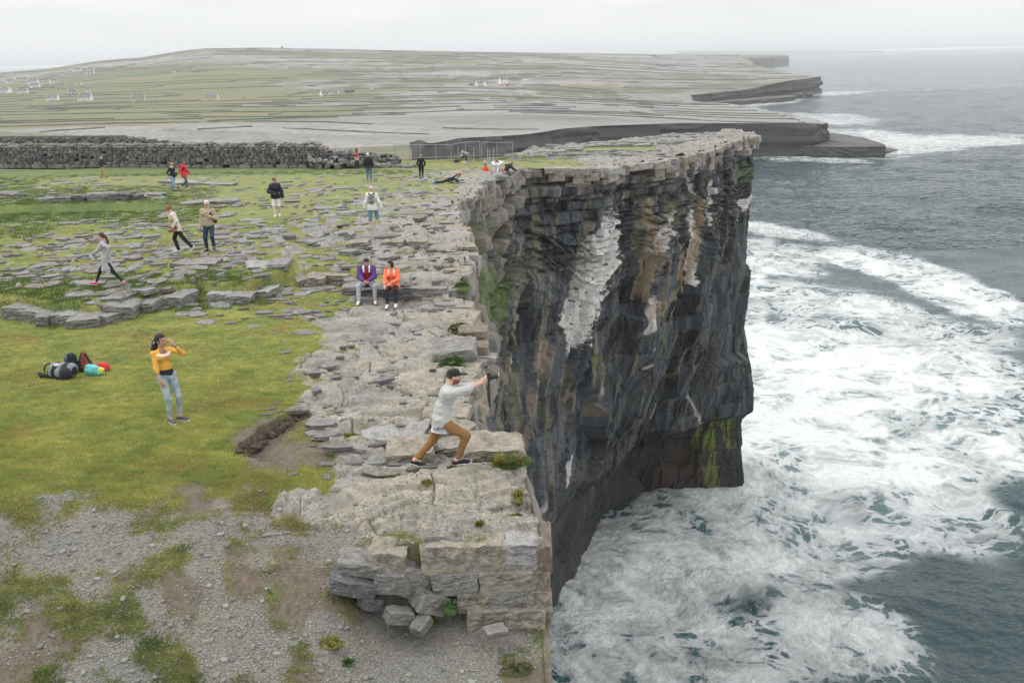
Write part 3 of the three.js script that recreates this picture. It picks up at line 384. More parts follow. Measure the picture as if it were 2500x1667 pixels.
{
  const AX0 = -8, AX1 = 150, AD0 = 82, AD1 = 290, BX0s = -40, BX1s = 620, BD0s = 290, BD1s = 1500, rows = [];
  for (let t = 0.72; t > 0.0007; t -= Math.max(t > 0.19 ? 0.0016 : t > 0.05 ? 0.00125 : 0.0007, 0.0)) rows.push(EYE / t);
  rows.push(120000);
  const parts = [], cut = d => rows.findIndex(r => r >= d);
  const grid = (rs, nu, k0, k1, x0, x1, d0, d1) => gridGeo(nu, rs.length, (i, j) => { const d = rs[j], x = lerp(k0, k1, i / (nu - 1)) * d, hgt = d < 2600 ? swell(x, d) * (1 - sstep(1200, 2600, d)) + foaminess(x, d) * (d < 500 ? 0.9 * n2(x * 0.10, d * 0.10) + 0.12 * n2(x * 0.5, d * 0.5) : 0) : 0; return [x, hgt, -d, (x - x0) / (x1 - x0), (d - d0) / (d1 - d0)]; });
  const a = cut(AD1), b = cut(BD1s);
  parts.push(grid(rows.slice(0, a + 1), 540, -0.06, 0.64, AX0, AX1, AD0, AD1), grid(rows.slice(a, b + 1), 480, -0.12, 0.60, BX0s, BX1s, BD0s, BD1s), grid(rows.slice(b), 60, -0.75, 0.75, 0, 300, 0, 300));
  const rough = (w) => lerp(0.16, 0.85, w), S = 2048;
  const nearMap = texture(S, S, (i, j, c) => seaColour(lerp(AX0, AX1, (i + 0.5) / S), lerp(AD0, AD1, (j + 0.5) / S), c, 5)), nearRough = texture(512, 512, (i, j, c) => { const w = foamAt(lerp(AX0, AX1, (i + 0.5) / 512), lerp(AD0, AD1, (j + 0.5) / 512), 3)[0]; c[0] = c[1] = c[2] = rough(w); }, false);
  const farMap = texture(1536, 1536, (i, j, c) => seaColour(lerp(BX0s, BX1s, (i + 0.5) / 1536), lerp(BD0s, BD1s, (j + 0.5) / 1536), c, 4));
  const ripple = texture(512, 512, (i, j, c) => { const x = i / 512, y = j / 512, per = (f, o) => { const a = n2(x * f + o, y * f), b = n2((x - 1) * f + o, y * f), e = n2(x * f + o, (y - 1) * f), g = n2((x - 1) * f + o, (y - 1) * f); return lerp(lerp(a, b, x), lerp(e, g, x), y); }; c[0] = c[1] = c[2] = clamp(0.5 + 0.35 * per(9, 0) + 0.25 * per(21, 5) + 0.15 * per(47, 9)); }, false, THREE.RepeatWrapping);
  const bumpFor = (sx, sy) => { const t = ripple.clone(); t.repeat.set(sx, sy); t.needsUpdate = true; return t; };
  const water = (o) => new THREE.MeshPhysicalMaterial({ ior: 1.33, roughness: 0.16, ...o });
  const g = mergeGeometries(parts, true); g.computeVertexNormals();
  const mats = [water({ map: nearMap, roughness: 1, roughnessMap: nearRough, bumpMap: bumpFor(158 / 14, 208 / 11), bumpScale: 0.34 }), water({ map: farMap, roughness: 0.14, bumpMap: bumpFor(660 / 55, 1210 / 42), bumpScale: 4.5 }), water({ color: new THREE.Color().setRGB(0.018, 0.042, 0.055), roughness: 0.2, bumpMap: bumpFor(1, 1), bumpScale: 12 })];
  const sea = top(new THREE.Mesh(g, mats), 'sea', { kind: 'structure', label: 'grey green ocean streaked with white foam' }); sea.receiveShadow = true;
}

// ---------------------------------------------------------------- the island beyond: fields, bare limestone, coast
const COAST = [[88, 1000, 420], [150, 1005, 400], [220, 1005, 388], [300, 1000, 371], [374, 1044, 352], [430, 1126, 337], [508, 1273, 329], [552, 1373, 314], [572, 1473, 307], [580, 1670, 300], [585, 1990, 301], [592, 2012, 303], [625, 1998, 297], [720, 1935, 279], [860, 1850, 264], [1020, 1770, 252], [1100, 1700, 247], [1140, 1690, 232], [1160, 1720, 229], [1240, 1838, 215], [1332, 1942, 195], [1470, 1997, 188], [1583, 2003, 187], [1660, 1985, 184], [2000, 1900, 172], [2600, 1800, 150], [3500, 1760, 142]]
  .map(([d, px, py]) => { const [k, t] = look(px, py); return [d, k * d, t * d]; });
const coastX = table(COAST.map(c => [c[0], c[1]])), coastD = table(COAST.map(c => [c[0], c[2]]));
const bowl = table([[80, 9.6], [100, 10.4], [150, 14.5], [250, 20.5], [374, 27], [600, 31], [900, 34], [1150, 32.5], [1450, 27], [1800, 18], [2200, 8.5], [2600, 0], [3000, 20], [3600, 70]]);
const ridge = table([[0, -18], [120, -10], [220, -4], [330, 11], [430, 17], [510, 29], [570, 34.5], [690, 34], [850, 28], [1000, 21.5], [1250, 12], [1500, 4], [1720, -3], [2000, -7]].map(([px, p]) => [(px - 1250) / 2395, p]));
const rimJag = d => 6 * n2(d * 0.021, 3.3) * sstep(380, 600, d) + 3 * n2(d * 0.09, 8) * sstep(300, 500, d);
function farDrop(x, d) {
  const k = x / d; let D = bowl(d) - ridge(k) / 2500 * Math.min(d, 2600) * sstep(700, 2600, d);
  D += 0.9 * fbm(x * 0.012, d * 0.009, 3) * sstep(120, 300, d) + 2.5 * n2(x * 0.0031, d * 0.0024) * sstep(500, 900, d) * (1 - sstep(2000, 2500, d));
  const c = coastX(d) - x, reach = 60 + 0.22 * d, w = 1 - sstep(0, reach, c); if (d > 330) D = lerp(D, coastD(d), w * sstep(330, 390, d) * (1 - sstep(2200, 2600, d)));
  return D;
}
const farY = (x, d) => EYE - farDrop(x, d);
const LINES = []; for (let d = 118, i = 0; d < 2650; i++) { LINES.push(d); d += (12 + 0.045 * d) * (0.45 + 1.1 * hash2(i, 71)); }
const lineD = (j, x) => LINES[j] + (7 + LINES[j] * 0.012) * n2(x / (70 + LINES[j] * 0.08), j * 0.37) + 0.05 * x * n2(j * 0.11, 4);
const colW = j => (50 + 0.09 * LINES[j]) * (0.6 + hash2(j, 88) * 1.6);
function field(x, d) {                           // [row, column, how bare]
  let a = 0, b = LINES.length - 1; while (b - a > 1) { const m = (a + b) >> 1; if (LINES[m] < d) a = m; else b = m; }
  let j = a; if (j < LINES.length - 1 && lineD(j + 1, x) < d) j++; else if (j > 0 && lineD(j, x) > d) j--;
  const c = x / colW(j) + hash2(j, 4) * 9 + 0.25 * n2(d * 0.02, j); return [j, Math.floor(c), c - Math.floor(c)];
}
function fieldColour(x, d, c) {
  const [j, i] = field(x, d), k = x / d, L = Math.log(d), h = hash2(i, j, 3), g = hash2(i, j, 17), zone = n2(k * 7 + 3, L * 7.5), big = n2(k * 3.2 - 2, L * 5 + 7);
  const nearBare = sstep(5.5, 5.8, L + 0.1 * zone) * (1 - sstep(6.22, 6.5, L + 0.12 * zone - 0.25 * sstep(-0.25, 0, k))) * sstep(-0.44, -0.28, k + 0.08 * zone);
  const village = (1 - sstep(-0.33, -0.12, k + 0.1 * big)) * sstep(6.2, 6.4, L) * (1 - sstep(7.3, 7.6, L));
  let bare = 0.46 + 0.75 * zone + 0.35 * big + 1.0 * nearBare - 0.8 * village + 0.25 * sstep(-0.2, 0.15, k) + (h - 0.5) * 0.5;
  bare -= 0.9 * sstep(-0.2, -0.1, k) * (1 - sstep(5.5, 5.8, L)); bare = sstep(0.22, 0.82, bare + 1.05 * fbm(x * 0.03, d * 0.016, 5)) * 0.88;
  const n = fbm(x * 0.09, d * 0.06, 3), f = n2(x * 0.35, d * 0.2), rk = 1 + 0.4 * n + 0.22 * f + 0.25 * n2(x * 0.02, d * 0.11);
  const green = clamp(0.35 + 0.9 * (g - 0.5) + 0.4 * n), ylw = clamp(h * 1.1 + 0.2 * n);
  let R = lerp(0.088, 0.155, ylw), G = lerp(0.102, 0.150, ylw), B = lerp(0.050, 0.072, ylw); R = lerp(R, 0.055, green * 0.5); G = lerp(G, 0.078, green * 0.5); B = lerp(B, 0.032, green * 0.5);
  if (g > 0.82) { R = 0.17; G = 0.142; B = 0.08; }
  const heath = sstep(0.05, 0.4, n2(k * 11, L * 13 + 3) + 0.4 * n) * sstep(6.4, 7.4, L) * 0.75; R = lerp(R, 0.075, heath); G = lerp(G, 0.082, heath); B = lerp(B, 0.052, heath);
  const lim = (0.245 + 0.07 * (g - 0.5)) * rk; R = lerp(R, lim * 1.0, bare); G = lerp(G, lim * 0.97, bare); B = lerp(B, lim * 0.97, bare);
  if (village > 0) { R = lerp(R, lerp(0.10, 0.185, ylw), village * 0.8); G = lerp(G, lerp(0.135, 0.165, ylw), village * 0.8); B = lerp(B, lerp(0.045, 0.07, ylw), village * 0.8); }
  const mm = 0.20 * (0.6 + 0.4 * h); R = lerp(R, 0.135, mm); G = lerp(G, 0.138, mm); B = lerp(B, 0.095, mm);
  c[0] = R * (0.92 + 0.12 * f); c[1] = G * (0.92 + 0.12 * f); c[2] = B * (0.92 + 0.12 * f);
}
{
  const nu = 560, rows = []; for (let i = 0; i <= 235; i++) { const q = i / 235; rows.push(87 * Math.pow(3300 / 87, Math.pow(q, 1.0))); }
  for (const d of [372, 430, 508, 552, 572, 576, 580, 583, 585, 588, 592, 600, 1100, 1120, 1140, 1150, 1160]) rows.push(d);
  rows.sort((a, b) => a - b);
  const col = new Float32Array(nu * rows.length * 3), c = [0, 0, 0];
  const g = gridGeo(nu, rows.length, (i, j) => { const d = rows[j], xr = coastX(d) + rimJag(d), q = i / (nu - 1), x = lerp(-0.62 * d - 12, xr, q); fieldColour(x, d, c); const o = (j * nu + i) * 3; col[o] = c[0]; col[o + 1] = c[1]; col[o + 2] = c[2]; return [x, farY(x, d), -d, x, d]; });
  g.setAttribute('color', new THREE.BufferAttribute(col, 3)); g.computeVertexNormals();
  const land = top(new THREE.Mesh(g, new THREE.MeshStandardMaterial({ vertexColors: true, roughness: 0.97 })), 'terrain', { kind: 'structure', label: 'island of walled fields and bare limestone beyond' }); land.receiveShadow = land.castShadow = true;
  // the coast's own cliffs
  const pts = []; for (let d = 300; d < 3300; d += d < 610 ? (d > 565 ? 0.35 : 2.2) : d < 1100 ? 9 : d < 1180 ? 1.5 : 7) pts.push([coastX(d) + rimJag(d), d]);
  const R = 16, cc = new Float32Array(pts.length * R * 3), fg = gridGeo(pts.length, R, (i, j) => {
    const [x, d] = pts[i], [xa, da] = pts[Math.max(0, i - 2)], [xb, db] = pts[Math.min(pts.length - 1, i + 2)], L = Math.hypot(xb - xa, db - da) || 1, nx = (db - da) / L, nd = -(xb - xa) / L, yt = farY(x, d), q = j / (R - 1), y = lerp(yt, -3, q), sc = 0.4 + d * 0.001;
    const out = j === 0 ? 0 : sc * (2.2 * fbm(i * 0.08, y * 0.22, 3) + 2.2 * (hash2(Math.floor(i * 0.11), Math.floor(y * 0.3)) - 0.5) + (Math.floor(q * 4) % 2 ? 0.9 : -0.5)), o = (j * pts.length + i) * 3;
    const s = 0.62 * (0.062 + 0.04 * hash2(Math.floor(y * 0.45 + 0.7 * n2(i * 0.02, 2)), 5) + 0.03 * fbm(i * 0.2, y * 0.3, 3)) * (j < 2 ? 1.6 : 1); cc[o] = s; cc[o + 1] = s * 0.97; cc[o + 2] = s * 0.93;
    return [x + nx * out, y, -(d + nd * out), i, j];
  });
  fg.setAttribute('color', new THREE.BufferAttribute(cc, 3));
  const cf = top(new THREE.Mesh(fg, new THREE.MeshStandardMaterial({ vertexColors: true, roughness: 0.95, side: THREE.DoubleSide })), 'coast_cliff', { kind: 'structure', label: 'low dark cliffs along the far coast' }); cf.receiveShadow = true;
  // dry-stone field walls as far as they read as lines
  const wp = [], wi = [];
  const wall = (P) => { let last = -1; for (const p of P) { if (!p) { last = -1; continue; } const [x, d, ux, ud] = p, y = farY(x, d), w = 0.28 + d * 0.00008, hgt = (0.36 + 0.3 * hash2(Math.round(x * 3), Math.round(d * 3))) * (1 + d * 0.0002), b = wp.length / 3; wp.push(x - ud * w, y - 0.5, -(d + ux * w), x - ud * w * 0.6, y + hgt, -(d + ux * w * 0.6), x + ud * w * 0.6, y + hgt, -(d - ux * w * 0.6), x + ud * w, y - 0.5, -(d - ux * w)); if (last >= 0) for (let q = 0; q < 3; q++) wi.push(last + q, b + q, last + q + 1, last + q + 1, b + q, b + q + 1); last = b; } };
  for (let j = 0; j < LINES.length; j++) {
    const step = 3 + LINES[j] * 0.006, P = []; for (let x = -0.6 * LINES[j]; x < coastX(LINES[j]) - 4; x += step) { const d = lineD(j, x); P.push(n2(x / (50 + LINES[j] * 0.07), j * 1.7) < -0.10 || x > coastX(d) - 5 || d < 500 ? null : [x, d, 1, 0]); } wall(P);
    if (j < LINES.length - 1) { const cw = colW(j), o = hash2(j, 4) * 9; for (let i = Math.ceil(-0.6 * LINES[j] / cw + o); (i - o) * cw < coastX(LINES[j]) - 6; i++) { if (hash2(i, j, 6) < 0.35) continue; const Q = [], d0 = lineD(j, (i - o) * cw), d1 = lineD(j + 1, (i - o) * cw); if (d0 < 470) continue; for (let q = 0; q <= 6; q++) { const d = lerp(d0, d1, q / 6), x = (i - o - 0.25 * n2(d * 0.02, j)) * cw; Q.push(x < coastX(d) - 5 ? [x, d, 0.1, 1] : null); } wall(Q); } }
  }
  const wg = new THREE.BufferGeometry(); wg.setAttribute('position', new THREE.Float32BufferAttribute(wp, 3)); wg.setIndex(wi); wg.computeVertexNormals();
  const fw = top(new THREE.Mesh(wg, std(0.12, 0.118, 0.113, 0.97, { side: THREE.DoubleSide })), 'field_walls', { kind: 'stuff', label: 'grey dry-stone walls dividing the fields of the island' }); fw.castShadow = fw.receiveShadow = true;
}
// rock shelves at the foot of the first point, and stacks off the second
function shelf(name, outline, topDrop, label, base = -2.5, seed = 1, tone = 0.048) {
  const P = outline.map(([px, py, dd]) => { const [k, t] = look(px, py), d = dd ?? topDrop / t; return [k * d, d]; }), n = 150, cx = P.reduce((s, p) => s + p[0], 0) / P.length, cd = P.reduce((s, p) => s + p[1], 0) / P.length, ring = [];
  for (let i = 0; i < n; i++) { const q = i / n * P.length, a = P[Math.floor(q)], b = P[(Math.floor(q) + 1) % P.length], t = q % 1, s = 1 + 0.03 * n2(i * 0.7, seed); ring.push([cx + (lerp(a[0], b[0], t) - cx) * s, cd + (lerp(a[1], b[1], t) - cd) * s]); }
  const rowsN = 15, yt = EYE - topDrop, col = [], g = gridGeo(n + 1, rowsN, (i, j) => {
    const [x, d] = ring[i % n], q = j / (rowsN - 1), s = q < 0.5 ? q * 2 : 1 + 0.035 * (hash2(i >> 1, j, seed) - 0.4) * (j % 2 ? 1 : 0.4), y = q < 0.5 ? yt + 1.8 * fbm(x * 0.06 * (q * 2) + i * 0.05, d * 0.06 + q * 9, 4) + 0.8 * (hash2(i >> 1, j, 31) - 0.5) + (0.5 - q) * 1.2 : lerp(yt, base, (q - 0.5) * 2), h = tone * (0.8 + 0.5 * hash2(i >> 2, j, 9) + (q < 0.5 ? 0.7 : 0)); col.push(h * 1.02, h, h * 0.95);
    return [cx + (x - cx) * s, y, -(cd + (d - cd) * s), 0, 0];
  });
  g.setAttribute('color', new THREE.Float32BufferAttribute(col, 3));
  const m = top(new THREE.Mesh(g, new THREE.MeshStandardMaterial({ vertexColors: true, roughness: 0.9, side: THREE.DoubleSide })), name, { kind: 'structure', label }); m.castShadow = m.receiveShadow = true; return m;
}
shelf('rock_shelf', [[1640, 336], [1850, 335], [1990, 322], [2050, 326], [2110, 336], [2155, 350], [2163, 357], [2060, 359], [1930, 355], [1780, 354], [1640, 354]], 51.2, 'dark flat rock shelf below the far point', -2.5, 3);
shelf('rock_shelf', [[1640, 362], [1850, 358], [2080, 354], [2170, 360], [2194, 367], [2120, 374], [2030, 368], [1850, 370], [1640, 371]], 55.6, 'low wave-washed ledge in front of the rock shelf', -2.5, 8, 0.05);
shelf('rock_shelf', [[1690, 247], [1760, 243], [1850, 238], [1945, 231], [1940, 236], [1850, 243], [1760, 249], [1700, 252]], 52, 'jumbled rocks at the foot of the second point', -2.5, 5);
shelf('sea_rock', [[1936, 226], [1962, 225], [1964, 229], [1938, 230]], 51, 'small flat sea rock off the second point', -2.5, 6, 0.05);
shelf('sea_rock', [[1968, 225], [1984, 224], [1985, 228], [1970, 229]], 51.5, 'smallest sea rock, farther out off the second point', -2.5, 7, 0.05);
function headland(name, outline, label, seed) {  // outline: [px, d, top px y]
  const n = outline.length * 14, ring = []; for (let i = 0; i < n; i++) { const q = i / n * outline.length, a = outline[Math.floor(q)], b = outline[(Math.floor(q) + 1) % outline.length], t = q % 1, d = lerp(a[1], b[1], t) * (1 + 0.006 * n2(i * 0.5, seed)), [k, tt] = look(lerp(a[0], b[0], t), lerp(a[2], b[2], t)); ring.push([k * d, d, EYE - tt * d]); }
  const cx = ring.reduce((s, p) => s + p[0], 0) / n, cd = ring.reduce((s, p) => s + p[1], 0) / n, cy = ring.reduce((s, p) => s + p[2], 0) / n, R = 8, col = [];
  const g = gridGeo(n + 1, R, (i, j) => { const [x, d, y] = ring[i % n], q = j / (R - 1), s = j < 3 ? j / 3 : 1 + 0.004 * (hash2(i >> 2, j) - 0.5), yy = j < 4 ? lerp(cy, y, Math.min(1, j / 3)) : lerp(y, -4, (j - 3) / (R - 4)), h = hash2(i >> 1, j, seed); if (j < 4) col.push(0.095 + 0.04 * h, 0.10 + 0.035 * h, 0.07); else col.push(0.07 + 0.03 * h, 0.066 + 0.03 * h, 0.062 + 0.02 * h); return [cx + (x - cx) * s, yy, -(cd + (d - cd) * s), 0, 0]; });
  g.setAttribute('color', new THREE.Float32BufferAttribute(col, 3)); g.computeVertexNormals();
  top(new THREE.Mesh(g, new THREE.MeshStandardMaterial({ vertexColors: true, roughness: 0.95, side: THREE.DoubleSide })), name, { kind: 'structure', label });
}
headland('headland', [[1600, 3300, 151], [1803, 3450, 143], [1868, 3950, 139], [1926, 4500, 136.5], [1928, 4900, 135], [1890, 5600, 133], [1500, 5600, 131], [1450, 3600, 146]], 'third point along the coast with a sheer pale cliff', 4);
headland('far_shore', [[1650, 17000, 124.5], [1850, 17000, 124.6], [2050, 19000, 123.6], [2160, 21000, 123.0], [2160, 22000, 121.8], [1650, 22000, 124.0]], 'faint low shore on the horizon', 9);

// ---------------------------------------------------------------- houses scattered over the fields
function farHit(px, py) { const [k, t] = look(px, py); for (let d = 110; d < 2700; d *= 1.004) if (farDrop(k * d, d) < t * d) return [k * d, d]; return [k * 2500, 2500]; }
const white = std(0.8, 0.8, 0.79), cream = std(0.66, 0.58, 0.42), pink = std(0.6, 0.5, 0.46), slate = std(0.15, 0.155, 0.17), tile = std(0.26, 0.07, 0.04), thatch = std(0.30, 0.26, 0.19), dark = std(0.03, 0.032, 0.036, 0.4), boxG = new THREE.BoxGeometry(1, 1, 1);
const boxAt = (w, h, d, x, y, z) => { const g = boxG.clone(); g.scale(w, h, d); g.translate(x, y, z); return g; };
const PAL = { w: [white, slate], c: [cream, slate], p: [pink, slate], r: [white, tile], t: [white, thatch], s: [std(0.24, 0.23, 0.22), slate] };
function house(px, py, wpx, kind, turn, label, o = {}) {
  const [x, d] = farHit(px, py), w = Math.max(2.5, wpx / 2500 * d), dep = o.dep ?? clamp(w * 0.5, 2.5, 7), h = o.h ?? clamp(w * 0.30, 2.0, 3.6), rise = o.rise ?? dep * 0.42, [wm, rm] = PAL[kind], g = top(new THREE.Group(), 'house', { label, category: 'house', group: 'houses among the fields' });
  g.position.set(x, farY(x, d) - 0.2, -d - dep / 2); g.rotation.y = turn;
  const s = new THREE.Shape(); s.moveTo(-dep / 2, -1); s.lineTo(dep / 2, -1); s.lineTo(dep / 2, h); s.lineTo(0, h + rise); s.lineTo(-dep / 2, h); s.closePath();
  const wg = new THREE.ExtrudeGeometry(s, { depth: w, bevelEnabled: false }); wg.translate(0, 0, -w / 2); wg.rotateY(Math.PI / 2); part('wall', wg, wm, g);
  const sl = Math.hypot(dep / 2, rise) + 0.35, a = Math.atan2(rise, dep / 2), rs = [];
  for (const q of [-1, 1]) { const b = boxG.clone(); b.scale(w - 0.5, 0.22, sl); b.translate(0, 0.13, -sl / 2 + 0.0); b.rotateX(-a); b.translate(0, h + rise, 0); if (q > 0) b.rotateY(Math.PI); rs.push(b); }
  const roof = part('roof', mergeGeometries(rs), rm, g);
  if (w > 7) for (const q of [-1, 1]) part('chimney', boxAt(0.7, 1.5, 0.9, q * (w / 2 - 0.5), h + rise + 0.3, 0), wm, roof);
  if (w > 6) { for (const q of w > 10 ? [-0.34, -0.16, 0.2, 0.36] : [-0.28, 0.28]) { const win = part('window', boxAt(1.0, 1.1, 0.12, q * w, h * 0.55, dep / 2 + 0.02), dark, g); part('sill', boxAt(1.2, 0.12, 0.25, q * w, h * 0.55 - 0.62, dep / 2 + 0.06), wm, win); } part('door', boxAt(0.95, 1.9, 0.12, 0.02 * w, 0.95, dep / 2 + 0.02), dark, g); }
}
house(125, 246, 27, 'w', 0.05, 'white gabled cottage with slate roof and two chimneys, leftmost of the lower row');
house(205, 246, 31, 'w', -0.04, 'white gabled cottage with slate roof, second from the left in the lower row');
house(335, 248, 30, 'c', 0.25, 'cream cottage with grey roof standing alone above the yellow fields');
house(514, 246, 33, 'c', -0.1, 'cream long cottage, rightmost of the lower row, right of the cream one');
house(52, 229, 23, 'w', 0.15, 'bright white block-like house above the left white cottage');
house(9, 227, 28, 'w', -0.3, 'white house cut by the left edge of the picture');
house(20, 203, 18, 'w', 0.5, 'small white gabled house at upper left of the village');
house(52, 198, 26, 'c', 0.1, 'cream house with long roof in the upper village row');
house(78, 205, 24, 'w', -0.1, 'white long house in the middle of the village');
house(82, 214, 22, 'w', 0.1, 'low white shed just below the long village house');
house(97, 205, 9, 'r', 0.3, 'small house with red roof at the right end of the village');
house(128, 202, 18, 'w', 0.6, 'white gabled house right of the red roof');
house(150, 211, 15, 'p', 0.2, 'pale pink house below the right gabled house', { h: 3 });
house(173, 227, 19, 'p', 0.5, 'dull pink house with a steep roof above the two white cottages');
house(190, 208, 14, 'w', 0, 'small flat white house right of the pale pink one', { rise: 0.7 });
house(213, 224, 11, 'w', 0.3, 'tiny white house right of the steep dull pink one');
house(186, 174, 19, 'w', 0.1, 'white house leftmost of the hillside cluster on the skyline');
house(203, 171, 10, 'r', 0.3, 'small reddish house in the middle of the skyline cluster');
house(220, 172, 17, 'c', -0.2, 'cream house at the right end of the skyline cluster');
house(208, 179, 8, 'w', 0.4, 'tiny white shed below the skyline cluster, left one');
house(223, 180, 11, 'w', -0.3, 'small white shed below the skyline cluster, right one');
house(422, 177, 6, 'w', 0, 'lone white hut high on the green hillside');
house(791, 233, 20, 'w', 0.7, 'white gabled house, left of the central three');
house(818, 228, 16, 'w', -0.2, 'small white house, middle of the central three');
house(851, 227, 24, 's', 0.4, 'grey stone house with steep roof, right of the central three');
house(906, 218, 6, 'w', 0, 'lone tiny white hut right of the grey stone house');
house(1151, 209, 10, 's', 0, 'low grey shed at the left end of the right farm');
house(1167, 210, 15, 'w', 1.1, 'white gable-end house at the left of the right farm', { h: 3 });
house(1188, 210, 16, 'w', 1.0, 'white gable-end house second in the right farm', { h: 3 });
house(1229, 206, 20, 'w', 0.3, 'tallest white farmhouse of the right farm', { h: 5.5 });
house(1239, 211, 13, 'r', 0.1, 'low red-roofed shed in front of the tall farmhouse');
house(1267, 210, 11, 'w', 0, 'long low white shed at the right end of the right farm', { rise: 0.6 });
house(1233, 192, 9, 'w', 0, 'tiny white shed above the tall farmhouse', { rise: 0.6 });
house(1283, 195, 11, 'w', 0, 'tiny white shed upper right of the right farm', { rise: 0.6 });
{
  const [k, t] = look(688, 117), d = 2540, x = k * d, g = top(new THREE.Group(), 'tower', { label: 'tiny ruined stone tower on the skyline ridge', category: 'tower' });
  g.position.set(x, farY(x, d), -d); const m = std(0.16, 0.155, 0.15); part('wall', new THREE.CylinderGeometry(2.2, 2.8, 6, 10), m, g); part('parapet', boxAt(4.6, 1.2, 2.5, 0.3, 3.5, 0), m, g);
}

// ---------------------------------------------------------------- rocks: flat slabs, squared blocks, field stones
const rockTex = (seed, tint, spread) => texture(256, 256, (i, j, c) => { const x = i / 256, y = j / 256, P = (f, o) => lerp(lerp(n2(x * f + o, y * f + seed), n2((x - 1) * f + o, y * f + seed), x), lerp(n2(x * f + o, (y - 1) * f + seed), n2((x - 1) * f + o, (y - 1) * f + seed), x), y), s = 1 + spread * (0.5 * P(5, 1) + 0.4 * P(13, 7) + 0.35 * P(37, 3) + 0.3 * P(80, 5)), l = sstep(0.3, 0.5, P(9, 40) + 0.4 * P(30, 2)); c[0] = lerp(tint[0] * s, tint[3] ?? 0.3, l * 0.7); c[1] = lerp(tint[1] * s, tint[4] ?? 0.29, l * 0.7); c[2] = lerp(tint[2] * s, tint[5] ?? 0.26, l * 0.7); }, true, THREE.RepeatWrapping);
const T1 = rockTex(3, [0.268, 0.260, 0.250], 0.85), T2 = rockTex(9, [0.205, 0.196, 0.182], 0.9), T3 = rockTex(15, [0.235, 0.208, 0.168, 0.22, 0.2, 0.15], 0.95), T4 = rockTex(21, [0.115, 0.117, 0.118], 1.0), T5 = rockTex(27, [0.18, 0.155, 0.122, 0.30, 0.155, 0.05], 0.95);
const rockBump = texture(256, 256, (i, j, c) => { const x = i / 256, y = j / 256, P = (f, g, o) => lerp(lerp(n2(x * f + o, y * g), n2((x - 1) * f + o, y * g), x), lerp(n2(x * f + o, (y - 1) * g), n2((x - 1) * f + o, (y - 1) * g), x), y); c[0] = c[1] = c[2] = clamp(0.5 + 0.3 * P(6, 14, 2) + 0.25 * P(20, 30, 6) + 0.2 * P(50, 60, 1)); }, false, THREE.RepeatWrapping);
const rockMat = t => new THREE.MeshStandardMaterial({ map: t, bumpMap: rockBump, bumpScale: 0.06, roughness: 0.94 });
const PALE = rockMat(T1), GREY = rockMat(T2), WARM = rockMat(T3), DARK = rockMat(T4), LICHEN = rockMat(T5);
function rawRock(rings, uvScale = 0.7) {         // rings of points, bottom to top, closed with a fan: faceted
  const P = [], U = [], tri = (a, b, c) => { for (const p of [a, b, c]) { P.push(...p); } const ux = b[0] - a[0], uy = b[1] - a[1], uz = b[2] - a[2], vx = c[0] - a[0], vy = c[1] - a[1], vz = c[2] - a[2], nx = Math.abs(uy * vz - uz * vy), ny = Math.abs(uz * vx - ux * vz), nz = Math.abs(ux * vy - uy * vx); for (const p of [a, b, c]) U.push(...(ny > nx && ny > nz ? [p[0] * uvScale, p[2] * uvScale] : nx > nz ? [p[2] * uvScale, p[1] * uvScale * 1.8] : [p[0] * uvScale, p[1] * uvScale * 1.8])); };
  for (let j = 0; j < rings.length - 1; j++) for (let i = 0, n = rings[j].length; i < n; i++) { const a = rings[j][i], b = rings[j][(i + 1) % n], c = rings[j + 1][i], d = rings[j + 1][(i + 1) % n]; tri(a, c, b); tri(b, c, d); }
  const t = rings[rings.length - 1], m = [0, 0, 0]; for (const p of t) for (let q = 0; q < 3; q++) m[q] += p[q] / t.length; for (let i = 0; i < t.length; i++) tri(t[i], m, t[(i + 1) % t.length]);
  const g = new THREE.BufferGeometry(); g.setAttribute('position', new THREE.Float32BufferAttribute(P, 3)); g.setAttribute('uv', new THREE.Float32BufferAttribute(U, 2)); g.computeVertexNormals(); return g;
}
function slabGeo(seed, layers = 2) {             // about 2 wide, 2 deep, 1 high, top at y = 0
  const r = rngOf(seed), n = 7 + Math.floor(r() * 4), out = []; for (let i = 0; i < n; i++) { const a = (i + 0.7 * (r() - 0.5)) / n * Math.PI * 2, q = 0.78 + 0.3 * r(), ca = Math.cos(a), sa = Math.sin(a), m = Math.pow(Math.abs(ca) ** 3.2 + Math.abs(sa) ** 3.2, -1 / 3.2); out.push([ca * q * m, sa * q * m]); }
  const rings = [], R = (y, s, jit, tilt = 0) => rings.push(out.map(([x, z], i) => { const k = s * (1 + jit * (hash2(i, rings.length, seed) - 0.5)); return [x * k, y + tilt * x + 0.05 * (hash2(i, rings.length, seed + 5) - 0.5), z * k]; }));
  R(-1, 1.04, 0.1); for (let l = 0; l < layers; l++) { const y0 = -1 + l / layers, y1 = -1 + (l + 1) / layers - 0.07, s = 1 - 0.10 * l * r(); R(y0 + 0.12, s, 0.16); R(y1 - 0.12, s * (0.99 - 0.04 * r()), 0.16); R(y1, s * 0.93, 0.12); if (l < layers - 1) R(y1 + 0.02, s * 0.84, 0.12); }
  R(0.0, 0.80, 0.22, 0.05); R(0.06 * (r() - 0.3), 0.55, 0.4, 0.07); R(0.12 * (r() - 0.4), 0.25, 0.5, 0.05);
  return rawRock(rings);
}
